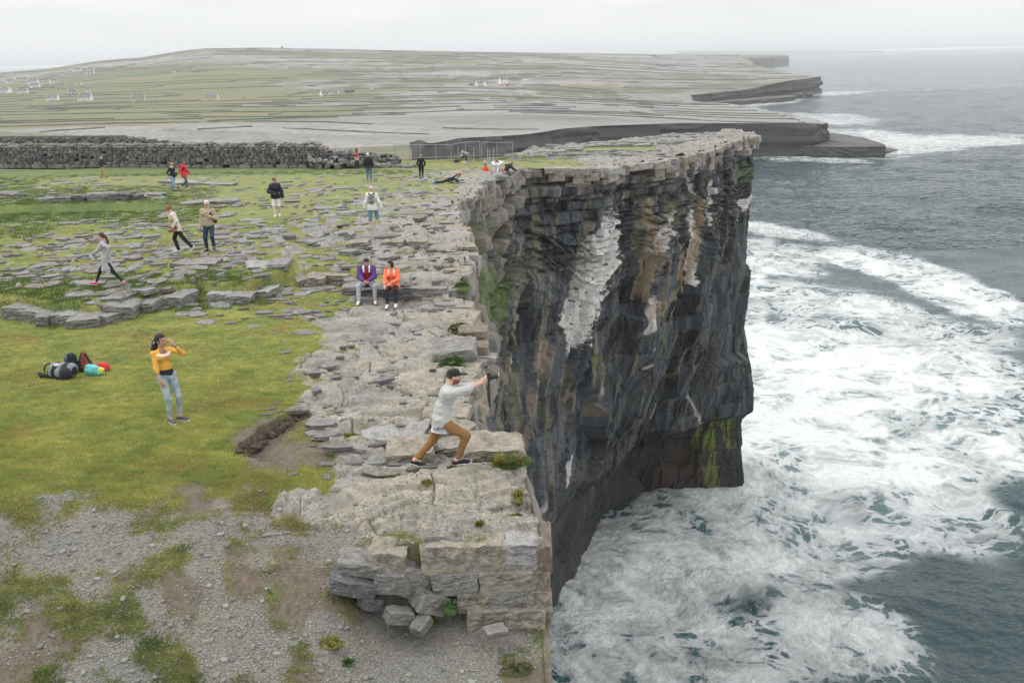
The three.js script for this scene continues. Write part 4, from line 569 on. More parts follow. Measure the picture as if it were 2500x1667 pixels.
function stoneGeo(seed, flat = 1) {              // a rounded-off block about 1 x 1 x 1 round the origin
  const r = rngOf(seed), n = 8, rings = [], sh = []; for (let i = 0; i < n; i++) { const a = (i + 0.5 + 0.6 * (r() - 0.5)) / n * Math.PI * 2, ca = Math.cos(a), sa = Math.sin(a), m = Math.pow(Math.abs(ca) ** 4 + Math.abs(sa) ** 4, -0.25) * (0.9 + 0.2 * r()); sh.push([ca * m * 0.5, sa * m * 0.5]); }
  for (const [y, s] of [[-0.5, 0.72], [-0.36, 0.97], [0.3, 1], [0.46, 0.84], [0.5, 0.4]]) { const tx = 0.12 * (r() - 0.5), tz = 0.1 * (r() - 0.5); rings.push(sh.map(([x, z], i) => [x * s * (1 + 0.14 * (hash2(i, rings.length, seed) - 0.5)) + tx * y, y + 0.1 * (hash2(i, rings.length, seed + 3) - 0.5), z * s + tz * y])); }
  return rawRock(rings, 0.9);
}
function blockGeo(seed, sub = 5) {                          // a squared block with chipped edges: 2 x 1 x 2, top at y = 0
  const r = rngOf(seed), g = new THREE.BoxGeometry(2, 1, 2, sub, Math.round(sub * 0.7), sub).toNonIndexed(), P = g.attributes.position, cuts = [], v = V(0, 0, 0);
  for (let i = 0; i < 9; i++) { const n = V(r() - 0.5, (r() - 0.35) * 0.9, r() - 0.5); n.x += Math.sign(n.x) * 0.25; if (i % 2) n.z += Math.sign(n.z) * 0.4; n.normalize(); cuts.push([n, Math.abs(n.x) + 0.5 * Math.abs(n.y) + Math.abs(n.z) - (0.04 + 0.13 * r())]); }
  const sx = 0.12 * (r() - 0.5), sz = 0.16 * (r() - 0.5);
  for (let i = 0; i < P.count; i++) { v.fromBufferAttribute(P, i); const k = [v.x, v.y, v.z].map(q => Math.round(q * 40)), j = (a) => (hash2(k[0] * 131 + k[1], k[2] + a * 977, seed) - 0.5); const fa = 5 / sub, bed = (facetAt(v.x * 1.1 + v.z, v.y * 3.2, seed) + 0.6 * facetAt(v.x * 2.6 - v.z, v.y * 6, seed + 3)) * (sub > 5 ? 0.045 : 0.05); v.x += 0.10 * fa * j(1) + 0.06 * n2(v.y * 2 + seed, v.z * 2) + Math.sign(v.x) * (Math.abs(v.x) > 0.9 ? bed : 0); v.y += 0.06 * fa * j(2) + (v.y > 0.4 ? 0.10 * facetAt(v.x * 1.4, v.z * 1.6, seed + 9) : 0); v.z += 0.10 * fa * j(3) + 0.06 * n2(v.x * 1.5, v.y * 3 + seed) + Math.sign(v.z) * (Math.abs(v.z) > 0.9 ? bed : 0); for (const [n, d] of cuts) { const q = v.dot(n) - d; if (q > 0) v.addScaledVector(n, -q * 0.95); } v.y -= 0.5; v.x += sx * v.y; v.z += sz * v.y; P.setXYZ(i, v.x, v.y, v.z); }
  g.computeVertexNormals(); const N = g.attributes.normal, U = g.attributes.uv; for (let i = 0; i < P.count; i++) { const a = Math.abs(N.getX(i)), b = Math.abs(N.getY(i)), c = Math.abs(N.getZ(i)); if (b > a && b > c) U.setXY(i, P.getX(i) * 0.4, P.getZ(i) * 0.4); else if (a > c) U.setXY(i, P.getZ(i) * 0.4, P.getY(i) * 0.5); else U.setXY(i, P.getX(i) * 0.4, P.getY(i) * 0.5); }
  return g;
}
const BLOCKS = [1, 2, 3, 4, 5, 6, 7, 8, 9, 10].map(s => blockGeo(s * 19)), CRAGS = [1, 2, 3, 4, 5, 6, 7, 8, 9, 10].map(s => blockGeo(s * 23, 10));
const SLABS = [1, 2, 3, 4, 5, 6, 7, 8, 9, 10].map(s => slabGeo(s * 13, 1 + s % 3)), STONES = [1, 2, 3, 4, 5, 6, 7, 8, 9].map(s => stoneGeo(s * 17));
const Q = new THREE.Quaternion(), EU = new THREE.Euler(), M4 = new THREE.Matrix4();
function instanced(name, geo, mat, list, parent, data) { // list of {p, e, s, c}
  const m = new THREE.InstancedMesh(geo, mat, list.length); list.forEach((o, i) => { M4.compose(o.p, Q.setFromEuler(EU.set(...o.e)), o.s); m.setMatrixAt(i, M4); if (o.c) m.setColorAt(i, o.c); });
  m.castShadow = m.receiveShadow = true; m.frustumCulled = false; if (parent) { m.name = name; parent.add(m); Object.assign(m.userData, data); } else top(m, name, data); return m;
}
// limestone slabs lying in the turf: the largest in view one by one, the rest joined
{
  const r = rngOf(404), list = [];
  for (let n = 0; n < 42000; n++) {
    const d = 15.5 / (1 - r() * (1 - 15.5 / 128)), k = lerp(-0.56, 0.26, r()), x = k * d; if (x > rim(d) - 0.25 || x < backEdge(d) + 0.4) continue;
    if (d > 86 && x < -2) continue;
    cover(x, d); if (HOL > 0.05) continue; const cl = 0.5 + 0.9 * fbm(x * 0.33 + 50, d * 0.2, 3) + 0.25 * n2(x * 1.1, d * 1.1), dens = clamp(Z[0] * 1.3 - 0.2) * (ROCK > 0.4 ? 0.4 : 1.3) * clamp(cl * 1.5 - 0.25) * (d < 27 ? 0.16 : d < 31 ? 0.6 : 1); if (r() > dens * 0.9) continue;
    const s = (0.06 + 0.22 * Math.pow(r(), 3.2)) * (1 + 0.011 * d), asp = 0.5 + 0.6 * r();
    list.push({ x, d, s, e: [(r() - 0.5) * 0.14 + 0.03, (r() - 0.5) * 0.9 + (r() < 0.15 ? 1.4 : 0), (r() - 0.5) * 0.14], sc: V(s * 1.25, (d < 27 ? 0.6 : 1) * (0.07 + 0.14 * r()) * (0.5 + 0.9 * s) * (1 + 0.006 * d), s * asp), g: Math.floor(r() * SLABS.length), m: r(), lift: r() });
  }
  list.sort((a, b) => b.s / b.d - a.s / a.d);
  const mats = [PALE, PALE, PALE, PALE, GREY, WARM], bins = new Map();
  list.forEach((o, i) => {
    const y = groundY(o.x, o.d) + 0.01 + 0.55 * o.sc.y * (0.2 + 0.8 * o.lift), mat = mats[Math.floor(o.m * mats.length)];
    if (i < 290) { const m = part('limestone_slab', SLABS[o.g], mat, ground); m.position.set(o.x, y, -o.d); m.rotation.set(...o.e); m.scale.copy(o.sc); }
    else { const key = o.g % 5 + (o.m * mats.length | 0) * 5; if (!bins.has(key)) bins.set(key, [SLABS[o.g % 5 * 2], mat, []]); bins.get(key)[2].push({ p: V(o.x, y, -o.d), e: o.e, s: o.sc }); }
  });
  for (const [g, m, l] of bins.values()) instanced('limestone_slabs', g, m, l, ground, { kind: 'stuff' });
  console.log('slabs', list.length);
}
// one block standing on the plateau
function block(name, x, d, w, h, dep, o = {}) {
  const m = part(name, o.g ?? BLOCKS[o.v ?? Math.floor(hash2(Math.round(x * 31), Math.round(d * 17)) * 10)], o.m ?? GREY, ground), y = o.y ?? groundY(x, d); m.position.set(x, y + h * (o.sink ?? 0.85), -d); m.scale.set(w / 2, h, dep / 2); m.rotation.set(o.rx ?? 0, o.ry ?? 0, o.rz ?? 0); return m;
}
// ledges: rows of blocks, faces towards the camera
{
  const r = rngOf(88);
  const row = (pts, faceH, low, mat, gap = 1, jag = 0.18) => { for (let i = 0; i < pts.length - 1; i++) { const [xa, da] = pts[i], [xb, db] = pts[i + 1], L = Math.hypot(xb - xa, db - da); let q = 0; while (q < L) { const w = (0.45 + 0.85 * r()) * gap, t = Math.min(1, (q + w / 2) / L), x = lerp(xa, xb, t), d = lerp(da, db, t); const hh = faceH * (0.55 + 0.45 * r()); if (r() < 0.12) { q += w; continue; } block('ledge_rock', x, d + 0.22 + jag * 2 * (r() - 0.5), w * 1.08, hh, 0.6 + 0.6 * r(), { g: CRAGS[Math.floor(r() * 10)], y: EYE - smoothDrop(x, d - 0.5) - low, sink: 0.98, m: mat[Math.floor(r() * mat.length)], ry: (r() - 0.5) * 0.6, rx: 0.08 * (r() - 0.5), rz: 0.16 * (r() - 0.5) }); q += w * (0.9 + 0.25 * r()); } } };
  const L = ks => ks.map(k => { let d = 29; for (let i = 0; i < 6; i++) d = ledgeAt(k); return [k * d, d - 0.15]; });
  row(L([-0.5, -0.47, -0.44, -0.416, -0.39]), 0.42, 0.02, [GREY, GREY, PALE], 0.6); row(L([-0.37, -0.345, -0.327]), 0.44, 0.02, [GREY, PALE], 0.65); row(L([-0.30, -0.28, -0.257, -0.24]), 0.30, 0.03, [GREY, PALE], 0.6); row(L([-0.215, -0.19, -0.165]), 0.40, 0.02, [GREY, PALE, WARM], 0.8); row(L([-0.16, -0.142, -0.13, -0.118, -0.1, -0.08, -0.062]), 0.46, 0.02, [GREY, GREY, DARK], 1.2, 0.1);
  const S = (pts) => pts.map(([a, b]) => hit(a, b));
  row(S([[70, 492], [140, 493], [210, 491], [290, 489], [330, 486]]), 0.42, 0.05, [GREY, DARK, GREY], 1.3); row(S([[0, 480], [30, 484]]), 0.35, 0.05, [GREY], 1.2); row(S([[340, 480], [385, 479]]), 0.25, 0.05, [GREY], 1); row(S([[440, 498], [500, 499], [545, 497]]), 0.22, 0.03, [GREY], 1.2); row(S([[400, 447], [470, 452], [545, 452]]), 0.22, 0.04, [GREY, PALE], 1.4);
  row(S([[850, 612], [900, 606], [960, 602], [1020, 604]]), 0.34, 0.05, [GREY, GREY, WARM], 0.9); row(S([[1080, 612], [1140, 616]]), 0.3, 0.05, [GREY, WARM], 0.9); row(S([[600, 655], [680, 650], [745, 648]]), 0.22, 0.04, [GREY, PALE], 0.9); row(S([[420, 655], [490, 652]]), 0.2, 0.04, [GREY], 0.9); row(S([[230, 745], [310, 742]]), 0.24, 0.04, [GREY], 0.8); row(S([[905, 1122], [1000, 1118]]), 0.26, 0.03, [GREY, WARM], 0.6); row(S([[885, 1092], [985, 1090], [1010, 1085]]), 0.16, 0.02, [PALE, GREY], 0.55); row(S([[560, 1275], [640, 1285], [700, 1290]]), 0.1, 0.02, [GREY, DARK], 0.35); row(S([[640, 1315], [720, 1310]]), 0.1, 0.02, [GREY, DARK], 0.3); row(S([[720, 1265], [745, 1262]]), 0.17, 0.02, [WARM, GREY], 0.35);
  for (const y of [322, 330, 338, 346, 354, 372, 384]) { const P = []; for (let px = 1270 + (y - 322) * 0.2; px < 1800 - (y - 322) * 3.4; px += 60) P.push([px, y + (px < 1400 ? 22 : 1400 < px && px < 1600 ? 14 : 4) * (y < 350 ? 1 : 0.4)]); const W = P.map(([a, b]) => { const [k, t] = look(a, b), d = clamp(9.3 / t, 84, 128); return [k * d, d]; }).filter(([x, d]) => x < rim(d) - 1.5 && x > backEdge(d) + 0.6); row(W, 0.35, 0.05, [PALE, GREY, GREY], 2.2); }
}
// the broken edge: stacked blocks all along the rim
{
  const r = rngOf(66);
  for (let d = 16.9; d < 126; d += (0.55 + 0.6 * r()) * (0.7 + 0.012 * d) * (d > 79 && d < 82.5 ? 0.18 : d > 82 && d < 124 ? 0.55 : 1)) {
    const x = rim(d), slope = Math.abs((frontEdge(d + 0.6) - frontEdge(d - 0.6)) / 1.2), big = 0.55 + 0.011 * d, ry = slope > 1.2 ? 0 : Math.atan(slope), n = 1 + Math.floor(r() * 2.4); let y = EYE - smoothDrop(x, d) + 0.06;
    for (let q = 0; q < n; q++) { const h = (0.22 + 0.3 * r()) * (0.7 + 0.009 * d), w = (0.6 + 0.8 * r()) * big, dep = (0.6 + 0.7 * r()) * big, out = 0.05 + (r() - 0.45) * 0.35 * big; const nx = slope > 1.2 ? 0.15 : Math.cos(ry), nz = slope > 1.2 ? 1 : Math.sin(ry); const m = part('edge_block', BLOCKS[Math.floor(r() * 10)], [WARM, WARM, PALE, GREY, LICHEN, WARM][Math.floor(r() * 6)], cliff); m.position.set(x - 0.3 * nx * w + nx * out, y, -(d + 0.3 * nz * dep * (slope > 1.2 ? 1 : 0) ) + nz * out); m.scale.set(w / 2, h, dep / 2); m.rotation.set(0, -ry + (r() - 0.5) * 0.3, (r() - 0.5) * 0.06); y -= h * 0.92; }
  }
}
// the outcrop in the foreground: two courses of big squared blocks, and fallen ones
{
  const yL = EYE - 7.50, B = (x, d, w, h, dep, ytop, o = {}) => { const m = part('outcrop_block', o.g ?? CRAGS[o.v ?? 0], o.m ?? GREY, ground); m.position.set(x, ytop, -d); m.scale.set(w / 2, h, dep / 2); m.rotation.set(o.rx ?? 0, o.ry ?? 0, o.rz ?? 0); };
  const top0 = EYE - 6.50;
  const upper = [[-1.05, 0.62, WARM, 3], [-0.46, 0.60, WARM, 0], [0.10, 0.56, PALE, 6], [0.40, 0.20, LICHEN, 4]];
  for (const [x, w, m, v] of upper) B(x, 13.22 + 0.05 * Math.sin(x * 9), w, 0.40, 0.8, top0 + 0.015 * Math.sin(x * 23), { m, v, ry: 0.06 * Math.sin(x * 40), rz: 0.03 * Math.sin(x * 51) });
  for (const [x, w, m, v] of [[-0.85, 0.70, GREY, 2], [-0.12, 0.80, WARM, 7], [0.36, 0.24, WARM, 5]]) B(x, 13.12, w, 0.32, 0.75, top0 - 0.36, { m, v, ry: 0.05 * Math.sin(x * 31) });
  for (const [x, w, m, v] of [[-0.60, 0.5, WARM, 8], [-0.12, 0.56, GREY, 9], [0.28, 0.36, WARM, 3]]) B(x, 13.04, w, 0.30, 0.7, top0 - 0.64, { m, v, ry: 0.07 * Math.sin(x * 27) });
  for (const [x, w, m, v] of [[-0.42, 0.62, WARM, 1], [0.08, 0.58, WARM, 6]]) B(x, 12.94, w, 0.34, 0.7, top0 - 0.86, { m, v, ry: 0.1 * Math.sin(x * 27) });
  B(-1.38, 12.95, 0.5, 0.42, 0.4, top0 - 0.32, { m: GREY, g: BLOCKS[2], rz: -0.52, ry: 0.35, rx: 0.12 }); B(-1.78, 13.05, 0.55, 0.34, 0.6, top0 - 0.05, { m: WARM, g: BLOCKS[4], ry: -0.1 }); B(-1.72, 12.9, 0.5, 0.3, 0.5, top0 - 0.3, { m: GREY, g: BLOCKS[8] }); B(-1.16, 12.75, 0.42, 0.26, 0.34, top0 - 0.62, { m: GREY, g: BLOCKS[5], rz: -0.45, ry: 0.5 });
  B(-2.15, 12.95, 0.62, 0.18, 0.5, top0 - 0.16, { m: GREY, g: BLOCKS[7], rz: -0.16 }); B(-2.25, 12.7, 0.66, 0.2, 0.36, top0 - 0.34, { m: DARK, g: BLOCKS[0], rz: -0.3, ry: 0.2 }); B(-2.0, 12.62, 0.3, 0.14, 0.22, yL + 0.38, { m: DARK, g: BLOCKS[3], rz: -0.35, ry: 0.6 }); B(-1.6, 12.5, 0.38, 0.16, 0.26, yL + 0.26, { m: GREY, g: BLOCKS[9], rz: -0.3, ry: 0.4 }); B(-1.32, 12.35, 0.3, 0.12, 0.2, yL + 0.16, { m: GREY, g: BLOCKS[6], ry: 1.1, rz: 0.2 }); B(-0.3, 12.25, 0.3, 0.08, 0.24, yL + 0.10, { m: PALE, g: BLOCKS[2], ry: 0.3 });
  // paving by the drop, and the big leaning slabs beyond the photographer
  B(-0.36, 16.6, 1.05, 0.5, 1.0, EYE - 6.38, { m: WARM, v: 1, ry: 0.05 }); B(-1.16, 17.4, 0.55, 0.4, 0.7, EYE - 6.34, { m: WARM, v: 6, rz: -0.25, ry: 0.3 }); B(-1.32, 22.4, 1.0, 0.62, 0.8, EYE - 6.28, { m: GREY, v: 4, rz: 0.12, rx: 0.1 }); B(-0.95, 24.2, 0.7, 0.35, 0.7, EYE - 6.35, { m: LICHEN, v: 8 }); B(-0.8, 22.9, 0.5, 0.3, 0.6, EYE - 6.4, { m: LICHEN, v: 2 });
}
// crumbling turf and soil along the bank of the hollow
{
  const r = rngOf(19), L = []; for (let i = 0; i < bank.length - 1; i++) for (let q = 0; q < 9; q++) { const t = r(), x = lerp(bank[i][0], bank[i + 1][0], t) + 0.14 * r(), d = lerp(bank[i][1], bank[i + 1][1], t) - 0.05 - 0.16 * r(); if (d < BD0 + 1.1) continue; const s = 0.05 + 0.09 * r(); L.push({ p: V(x, groundY(x, d) + s * 0.4, -d), e: [r(), r() * 6, r()], s: V(s * 1.4, s * 0.8, s) }); }
  instanced('soil_clods', STONES[3], std(0.062, 0.045, 0.034), L, ground, { kind: 'stuff' });
}
// gravel over the worn ground
{
  const r = rngOf(31), icos = [1, 2, 3].map(s => { const g = stoneGeo(s * 71); return g; }), L = [[], [], []];
  for (let n = 0; n < 240000 && L[0].length + L[1].length + L[2].length < 90000; n++) {
    const d = 9 / (1 - r() * (1 - 9 / 20.5)), x = lerp(-0.58, 0.05, r()) * d; if (x > rim(d) - 0.05) continue; cover(x, d); const onRock = ROCK, gm = gravAt(x, d), w = Math.max(gm * (0.35 + 0.65 * Z[1]), 0.14 * sstep(0.1, 0.4, Z[1]), HOL * 0.4, onRock * (d < 14.5 ? 0.3 : 0.1)) * (1 - 0.55 * soilAt(x, d)); if (r() > w * 1.1 || w < 0.05) continue;
    const big = r(), s = 0.010 + 0.022 * Math.pow(big, 5) + (big > 0.997 ? 0.04 : 0), t = 0.115 + 0.13 * r(), wm = 1 - 0.22 * r();
    L[n % 3].push({ p: V(x, groundY(x, d) + s * 0.12, -d), e: [(r() - 0.5) * 0.7, r() * 6.28, (r() - 0.5) * 0.7], s: V(s * (0.8 + 0.7 * r()), s * (0.35 + 0.4 * r()), s * (0.7 + 0.5 * r())), c: new THREE.Color(t, t * (0.96 + 0.04 * wm), t * wm) });
  }
  const m = std(1, 1, 1, 0.95); icos.forEach((g, i) => instanced('gravel', g, m, L[i], null, { kind: 'stuff', label: 'loose pale limestone gravel over the worn ground' }));
  console.log('gravel', L.map(l => l.length));
}
// turf: short blades, longer and darker where it is lush
{
  const tuft = (n, hgt, spread, seed) => { const r = rngOf(seed), P = [], I = []; for (let i = 0; i < n; i++) { const a = r() * 6.28, q = spread * Math.sqrt(r()), x = Math.cos(a) * q, z = Math.sin(a) * q, b = r() * 6.28, w = 0.006 + 0.004 * r(), h = hgt * (0.6 + 0.6 * r()), lx = (r() - 0.5) * h * 0.9, lz = (r() - 0.5) * h * 0.9, k = P.length / 3; P.push(x - Math.cos(b) * w, 0, z - Math.sin(b) * w, x + Math.cos(b) * w, 0, z + Math.sin(b) * w, x + lx, h, z + lz); I.push(k, k + 1, k + 2); } const g = new THREE.BufferGeometry(); g.setAttribute('position', new THREE.Float32BufferAttribute(P, 3)); g.setIndex(I); g.computeVertexNormals(); return g; };
  const shortT = tuft(10, 0.026, 0.09, 1), longT = tuft(16, 0.10, 0.12, 2), r = rngOf(55), A = [], B = [], c = [0, 0, 0];
  for (let n = 0; n < 260000; n++) {
    const d = 9.5 / (1 - r() * (1 - 9.5 / 96)), x = lerp(-0.57, 0.05, r()) * d; if (x > rim(d) - 0.1) continue; cover(x, d);
    const bare = Math.max(ROCK, HOL, gravAt(x, d), soilAt(x, d)); if (r() < bare * 1.05) continue;
    const lush = Z[3] > 0.28 && (d > 17 || n2(x * 1.7, d * 1.7) > 0.15) && r() < Z[3] * 0.45 + (d > 26 && Z[0] > 0.25 ? 0.06 : 0);
    if (d > 44 && !lush || d > 87) continue;
    groundColour(x, d, c); const q = 0.9 + 0.45 * r(), far = 1 + d * 0.012;
    (lush ? B : A).push({ p: V(x, groundY(x, d) - 0.006, -d), e: [0, r() * 6.28, 0], s: V(far, (lush ? 0.6 + 0.5 * r() : 0.6 + 0.5 * r()) * (d < 14 ? 0.7 : 1), far), c: lush ? new THREE.Color(0.08 * q, 0.122 * q, 0.028 * q) : new THREE.Color(c[0] * q * 1.8, c[1] * q * 1.74, c[2] * q * 1.6) });
  }
  const gm = () => new THREE.MeshPhysicalMaterial({ roughness: 1, transmission: 0.5, thickness: 0, ior: 1.2, side: THREE.DoubleSide });
  instanced('grass', shortT, gm(), A, null, { kind: 'stuff', label: 'short yellow green turf over the plateau' }); instanced('long_grass', longT, gm(), B, null, { kind: 'stuff', label: 'longer dark green grass in the hollows' });
  console.log('grass', A.length, B.length);
}
// ---------------------------------------------------------------- the dry-stone wall across the plateau
{
  const wall = top(new THREE.Group(), 'stone_wall', { label: 'long grey dry-stone wall crossing the plateau behind the walkers', category: 'wall' });
  // foot of the wall, seen from the left edge of the picture to its broken right end: [k, d, height]
  const foot = [[-0.60, 101, 2.05], [-0.49, 97.5, 2.0], [-0.40, 95, 2.0], [-0.293, 92, 2.0], [-0.235, 90.5, 2.05], [-0.185, 89.5, 2.0], [-0.168, 89.2, 1.35], [-0.15, 89, 1.25], [-0.125, 88.6, 1.1], [-0.108, 88.4, 0.75]].map(([k, d, h]) => [k * d, d, h]);
  const r = rngOf(12), all = [], lenTo = [0]; for (let i = 1; i < foot.length; i++) lenTo.push(lenTo[i - 1] + Math.hypot(foot[i][0] - foot[i - 1][0], foot[i][1] - foot[i - 1][1]));
  const at = s => { let i = 0; while (i < foot.length - 2 && s > lenTo[i + 1]) i++; const t = (s - lenTo[i]) / (lenTo[i + 1] - lenTo[i]), a = foot[i], b = foot[i + 1]; return [lerp(a[0], b[0], t), lerp(a[1], b[1], t), lerp(a[2], b[2], t), Math.atan2(b[1] - a[1], b[0] - a[0])]; };
  const END = lenTo[lenTo.length - 1], baseY = s => { const [x, d] = at(s); return EYE - smoothDrop(x, d) - 0.1; };
  let y = 0; while (y < 2.4) {
    const bottom = y < 0.3, hRow = bottom ? 0.4 : 0.16 + 0.13 * r(); let s = r();
    while (s < END) { const w = (bottom ? 0.45 + 0.8 * r() : 0.24 + 0.42 * r()), [x, d, h, ang] = at(s + w / 2), jag = 0.18 * n2(s * 0.7, 3); if (y < h + jag - hRow * 0.4 && r() > 0.02) all.push({ x, d: d + 0.10 * (r() - 0.5) + 0.06 * y, y: baseY(s) + y + hRow / 2 + 0.04 * n2(s * 0.4, y), w, h: hRow * (0.9 + 0.35 * r()), dep: 0.3 + 0.2 * r(), a: ang + (r() - 0.5) * 0.25, t: (r() - 0.5) * 0.22, k: bottom ? r() * 0.5 : r(), front: 1 }); s += w * 1.03; }
    y += hRow * 1.0;
  }
  for (let s = 0; s < END; s += 0.16 + 0.14 * r()) for (let q = 0; q < 3; q++) { const [x, d, h, ang] = at(s); all.push({ x, d: d + 0.3 + q * 0.42 + 0.2 * r(), y: baseY(s) + h + 0.02 + 0.22 * n2(s * 0.7, 3) + 0.12 * r(), w: 0.25 + 0.3 * r(), h: 0.12 + 0.16 * r(), dep: 0.25 + 0.2 * r(), a: ang + r() * 3, t: (r() - 0.5) * 0.8, k: 0.45 * r(), front: 0 }); }
  for (let s = 0; s < 32; s += 0.22 + 0.2 * r()) for (let q = 0; q < 5; q++) { const [x, d, h, ang] = at(s), up = clamp((32 - s) / 7); if (q / 5 > up) continue; all.push({ x, d: d + 1.7 + 0.2 * r(), y: baseY(s) + h + 0.1 + q * 0.17, w: 0.3 + 0.4 * r(), h: 0.17 + 0.1 * r(), dep: 0.35, a: ang + (r() - 0.5) * 0.3, t: (r() - 0.5) * 0.3, k: q > 3 ? 0.2 : r(), front: 1 }); }
  for (let n = 0; n < 90; n++) { const q = r(), x = lerp(-17, -7.5, q), d = 88.2 - r() * 1.2 + (x < -12 ? 0.5 : 0); all.push({ x, d: d + 0.6, y: EYE - smoothDrop(x, d) + (x < -10 ? 0.9 * r() * (1 - q) : 0.08), w: 0.3 + 0.45 * r(), h: 0.22 + 0.25 * r(), dep: 0.4, a: r() * 3, t: (r() - 0.5) * 0.7, k: 0.4 * r(), front: 1 }); }
  const wm = [PALE, GREY, GREY, GREY, DARK, DARK], order = all.map((o, i) => [o.w * o.h * (o.front ? 1 : 0.3), i]).sort((a, b) => b[0] - a[0]), single = new Set(order.slice(0, 295).map(o => o[1])), bins = new Map();
  all.forEach((o, i) => {
    const g = STONES[i % 9], m = wm[Math.min(5, Math.floor(o.k * 6))], e = [o.t * 0.6, o.a, o.t], p = V(o.x, o.y, -o.d), s = V(o.w * 0.96, o.h * 0.95, o.dep);
    if (single.has(i)) { const q = part('stone', g, m, wall); q.position.copy(p); q.rotation.set(...e); q.scale.copy(s); }
    else { const key = i % 3 * 6 + Math.floor(o.k * 5.99); if (!bins.has(key)) bins.set(key, [STONES[i % 3 * 3], m, []]); bins.get(key)[2].push({ p, e, s }); }
  });
  for (const [g, m, l] of bins.values()) instanced('stones', g, m, l, wall, { kind: 'stuff' });
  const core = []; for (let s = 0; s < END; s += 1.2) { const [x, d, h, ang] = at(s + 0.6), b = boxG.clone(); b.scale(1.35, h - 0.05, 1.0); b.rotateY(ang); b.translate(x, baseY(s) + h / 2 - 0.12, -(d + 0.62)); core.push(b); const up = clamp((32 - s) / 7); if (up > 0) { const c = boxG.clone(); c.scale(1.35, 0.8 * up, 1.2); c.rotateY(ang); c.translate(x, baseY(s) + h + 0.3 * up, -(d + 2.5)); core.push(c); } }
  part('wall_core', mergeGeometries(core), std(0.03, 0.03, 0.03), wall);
  console.log('wall stones', all.length);
}
// ---------------------------------------------------------------- the wire fence at the back edge
{
  const f = top(new THREE.Group(), 'wire_fence', { label: 'thin grey wire mesh fence along the back edge right of the wall', category: 'fence' }), steel = std(0.34, 0.35, 0.35, 0.5, { metalness: 0.4 });
  const P = [[965, 394, 352], [1000, 394, 353], [1027, 393, 353], [1064, 392, 353], [1102, 391, 353], [1137, 390, 347]].map(([px, yb, yt]) => { const d = 94, [k, tb] = look(px, yb), tt = look(px, yt)[1]; return [k * d, EYE - tb * d, EYE - tt * d, -d]; });
  const Q2 = [[1172, 388, 345], [1176, 388, 347], [1214, 386, 347.5], [1252, 388, 347.5]].map(([px, yb, yt]) => { const d = 93.5, [k, tb] = look(px, yb), tt = look(px, yt)[1]; return [k * d, EYE - tb * d, EYE - tt * d, -d]; });
  const bar = (a, b, rad) => { const v = b.clone().sub(a), g = new THREE.CylinderGeometry(rad, rad, v.length(), 6); g.applyQuaternion(new THREE.Quaternion().setFromUnitVectors(V(0, 1, 0), v.clone().normalize())); g.translate(...a.clone().add(b).multiplyScalar(0.5).toArray()); return g; };
  for (const run of [P.concat([Q2[0]]), Q2.slice(1)]) run.forEach((p, i) => {
    part('post', bar(V(p[0], p[1] - 0.4, p[3]), V(p[0], p[2] + 0.03, p[3]), 0.035), steel, f);
    if (i < run.length - 1) { const q = run[i + 1]; part('rail', bar(V(p[0], p[2], p[3]), V(q[0], q[2], q[3]), 0.028), steel, f); const lo = t => lerp(p[1], q[1], t) + 0.28, hi = t => lerp(p[2], q[2], t), X = t => lerp(p[0], q[0], t), n = Math.max(6, Math.round((q[0] - p[0]) / 0.09)), wires = []; part('rail', bar(V(p[0], lo(0) + 0.02, p[3]), V(q[0], lo(1) + 0.02, q[3]), 0.024), steel, f); for (let w = 1; w < n; w++) { const t = w / n; wires.push(bar(V(X(t), lo(t), lerp(p[3], q[3], t)), V(X(t), hi(t), lerp(p[3], q[3], t)), 0.0035)); } for (let w = 1; w < 9; w++) { const u = w / 9; wires.push(bar(V(p[0], lerp(lo(0), hi(0), u), p[3]), V(q[0], lerp(lo(1), hi(1), u), q[3]), 0.0035)); } part('mesh_panel', mergeGeometries(wires), steel, f); }
  });
  for (const px of [1119, 1157, 1190, 1195, 1205]) { const d = 92.6, [k, t] = look(px, 390), x = k * d, y = EYE - t * d; part('short_post', bar(V(x, y - 0.2, -d), V(x + 0.02, y + 0.9 + 0.3 * hash2(px, 1), -d), 0.03), std(0.4, 0.38, 0.34), f); }
}

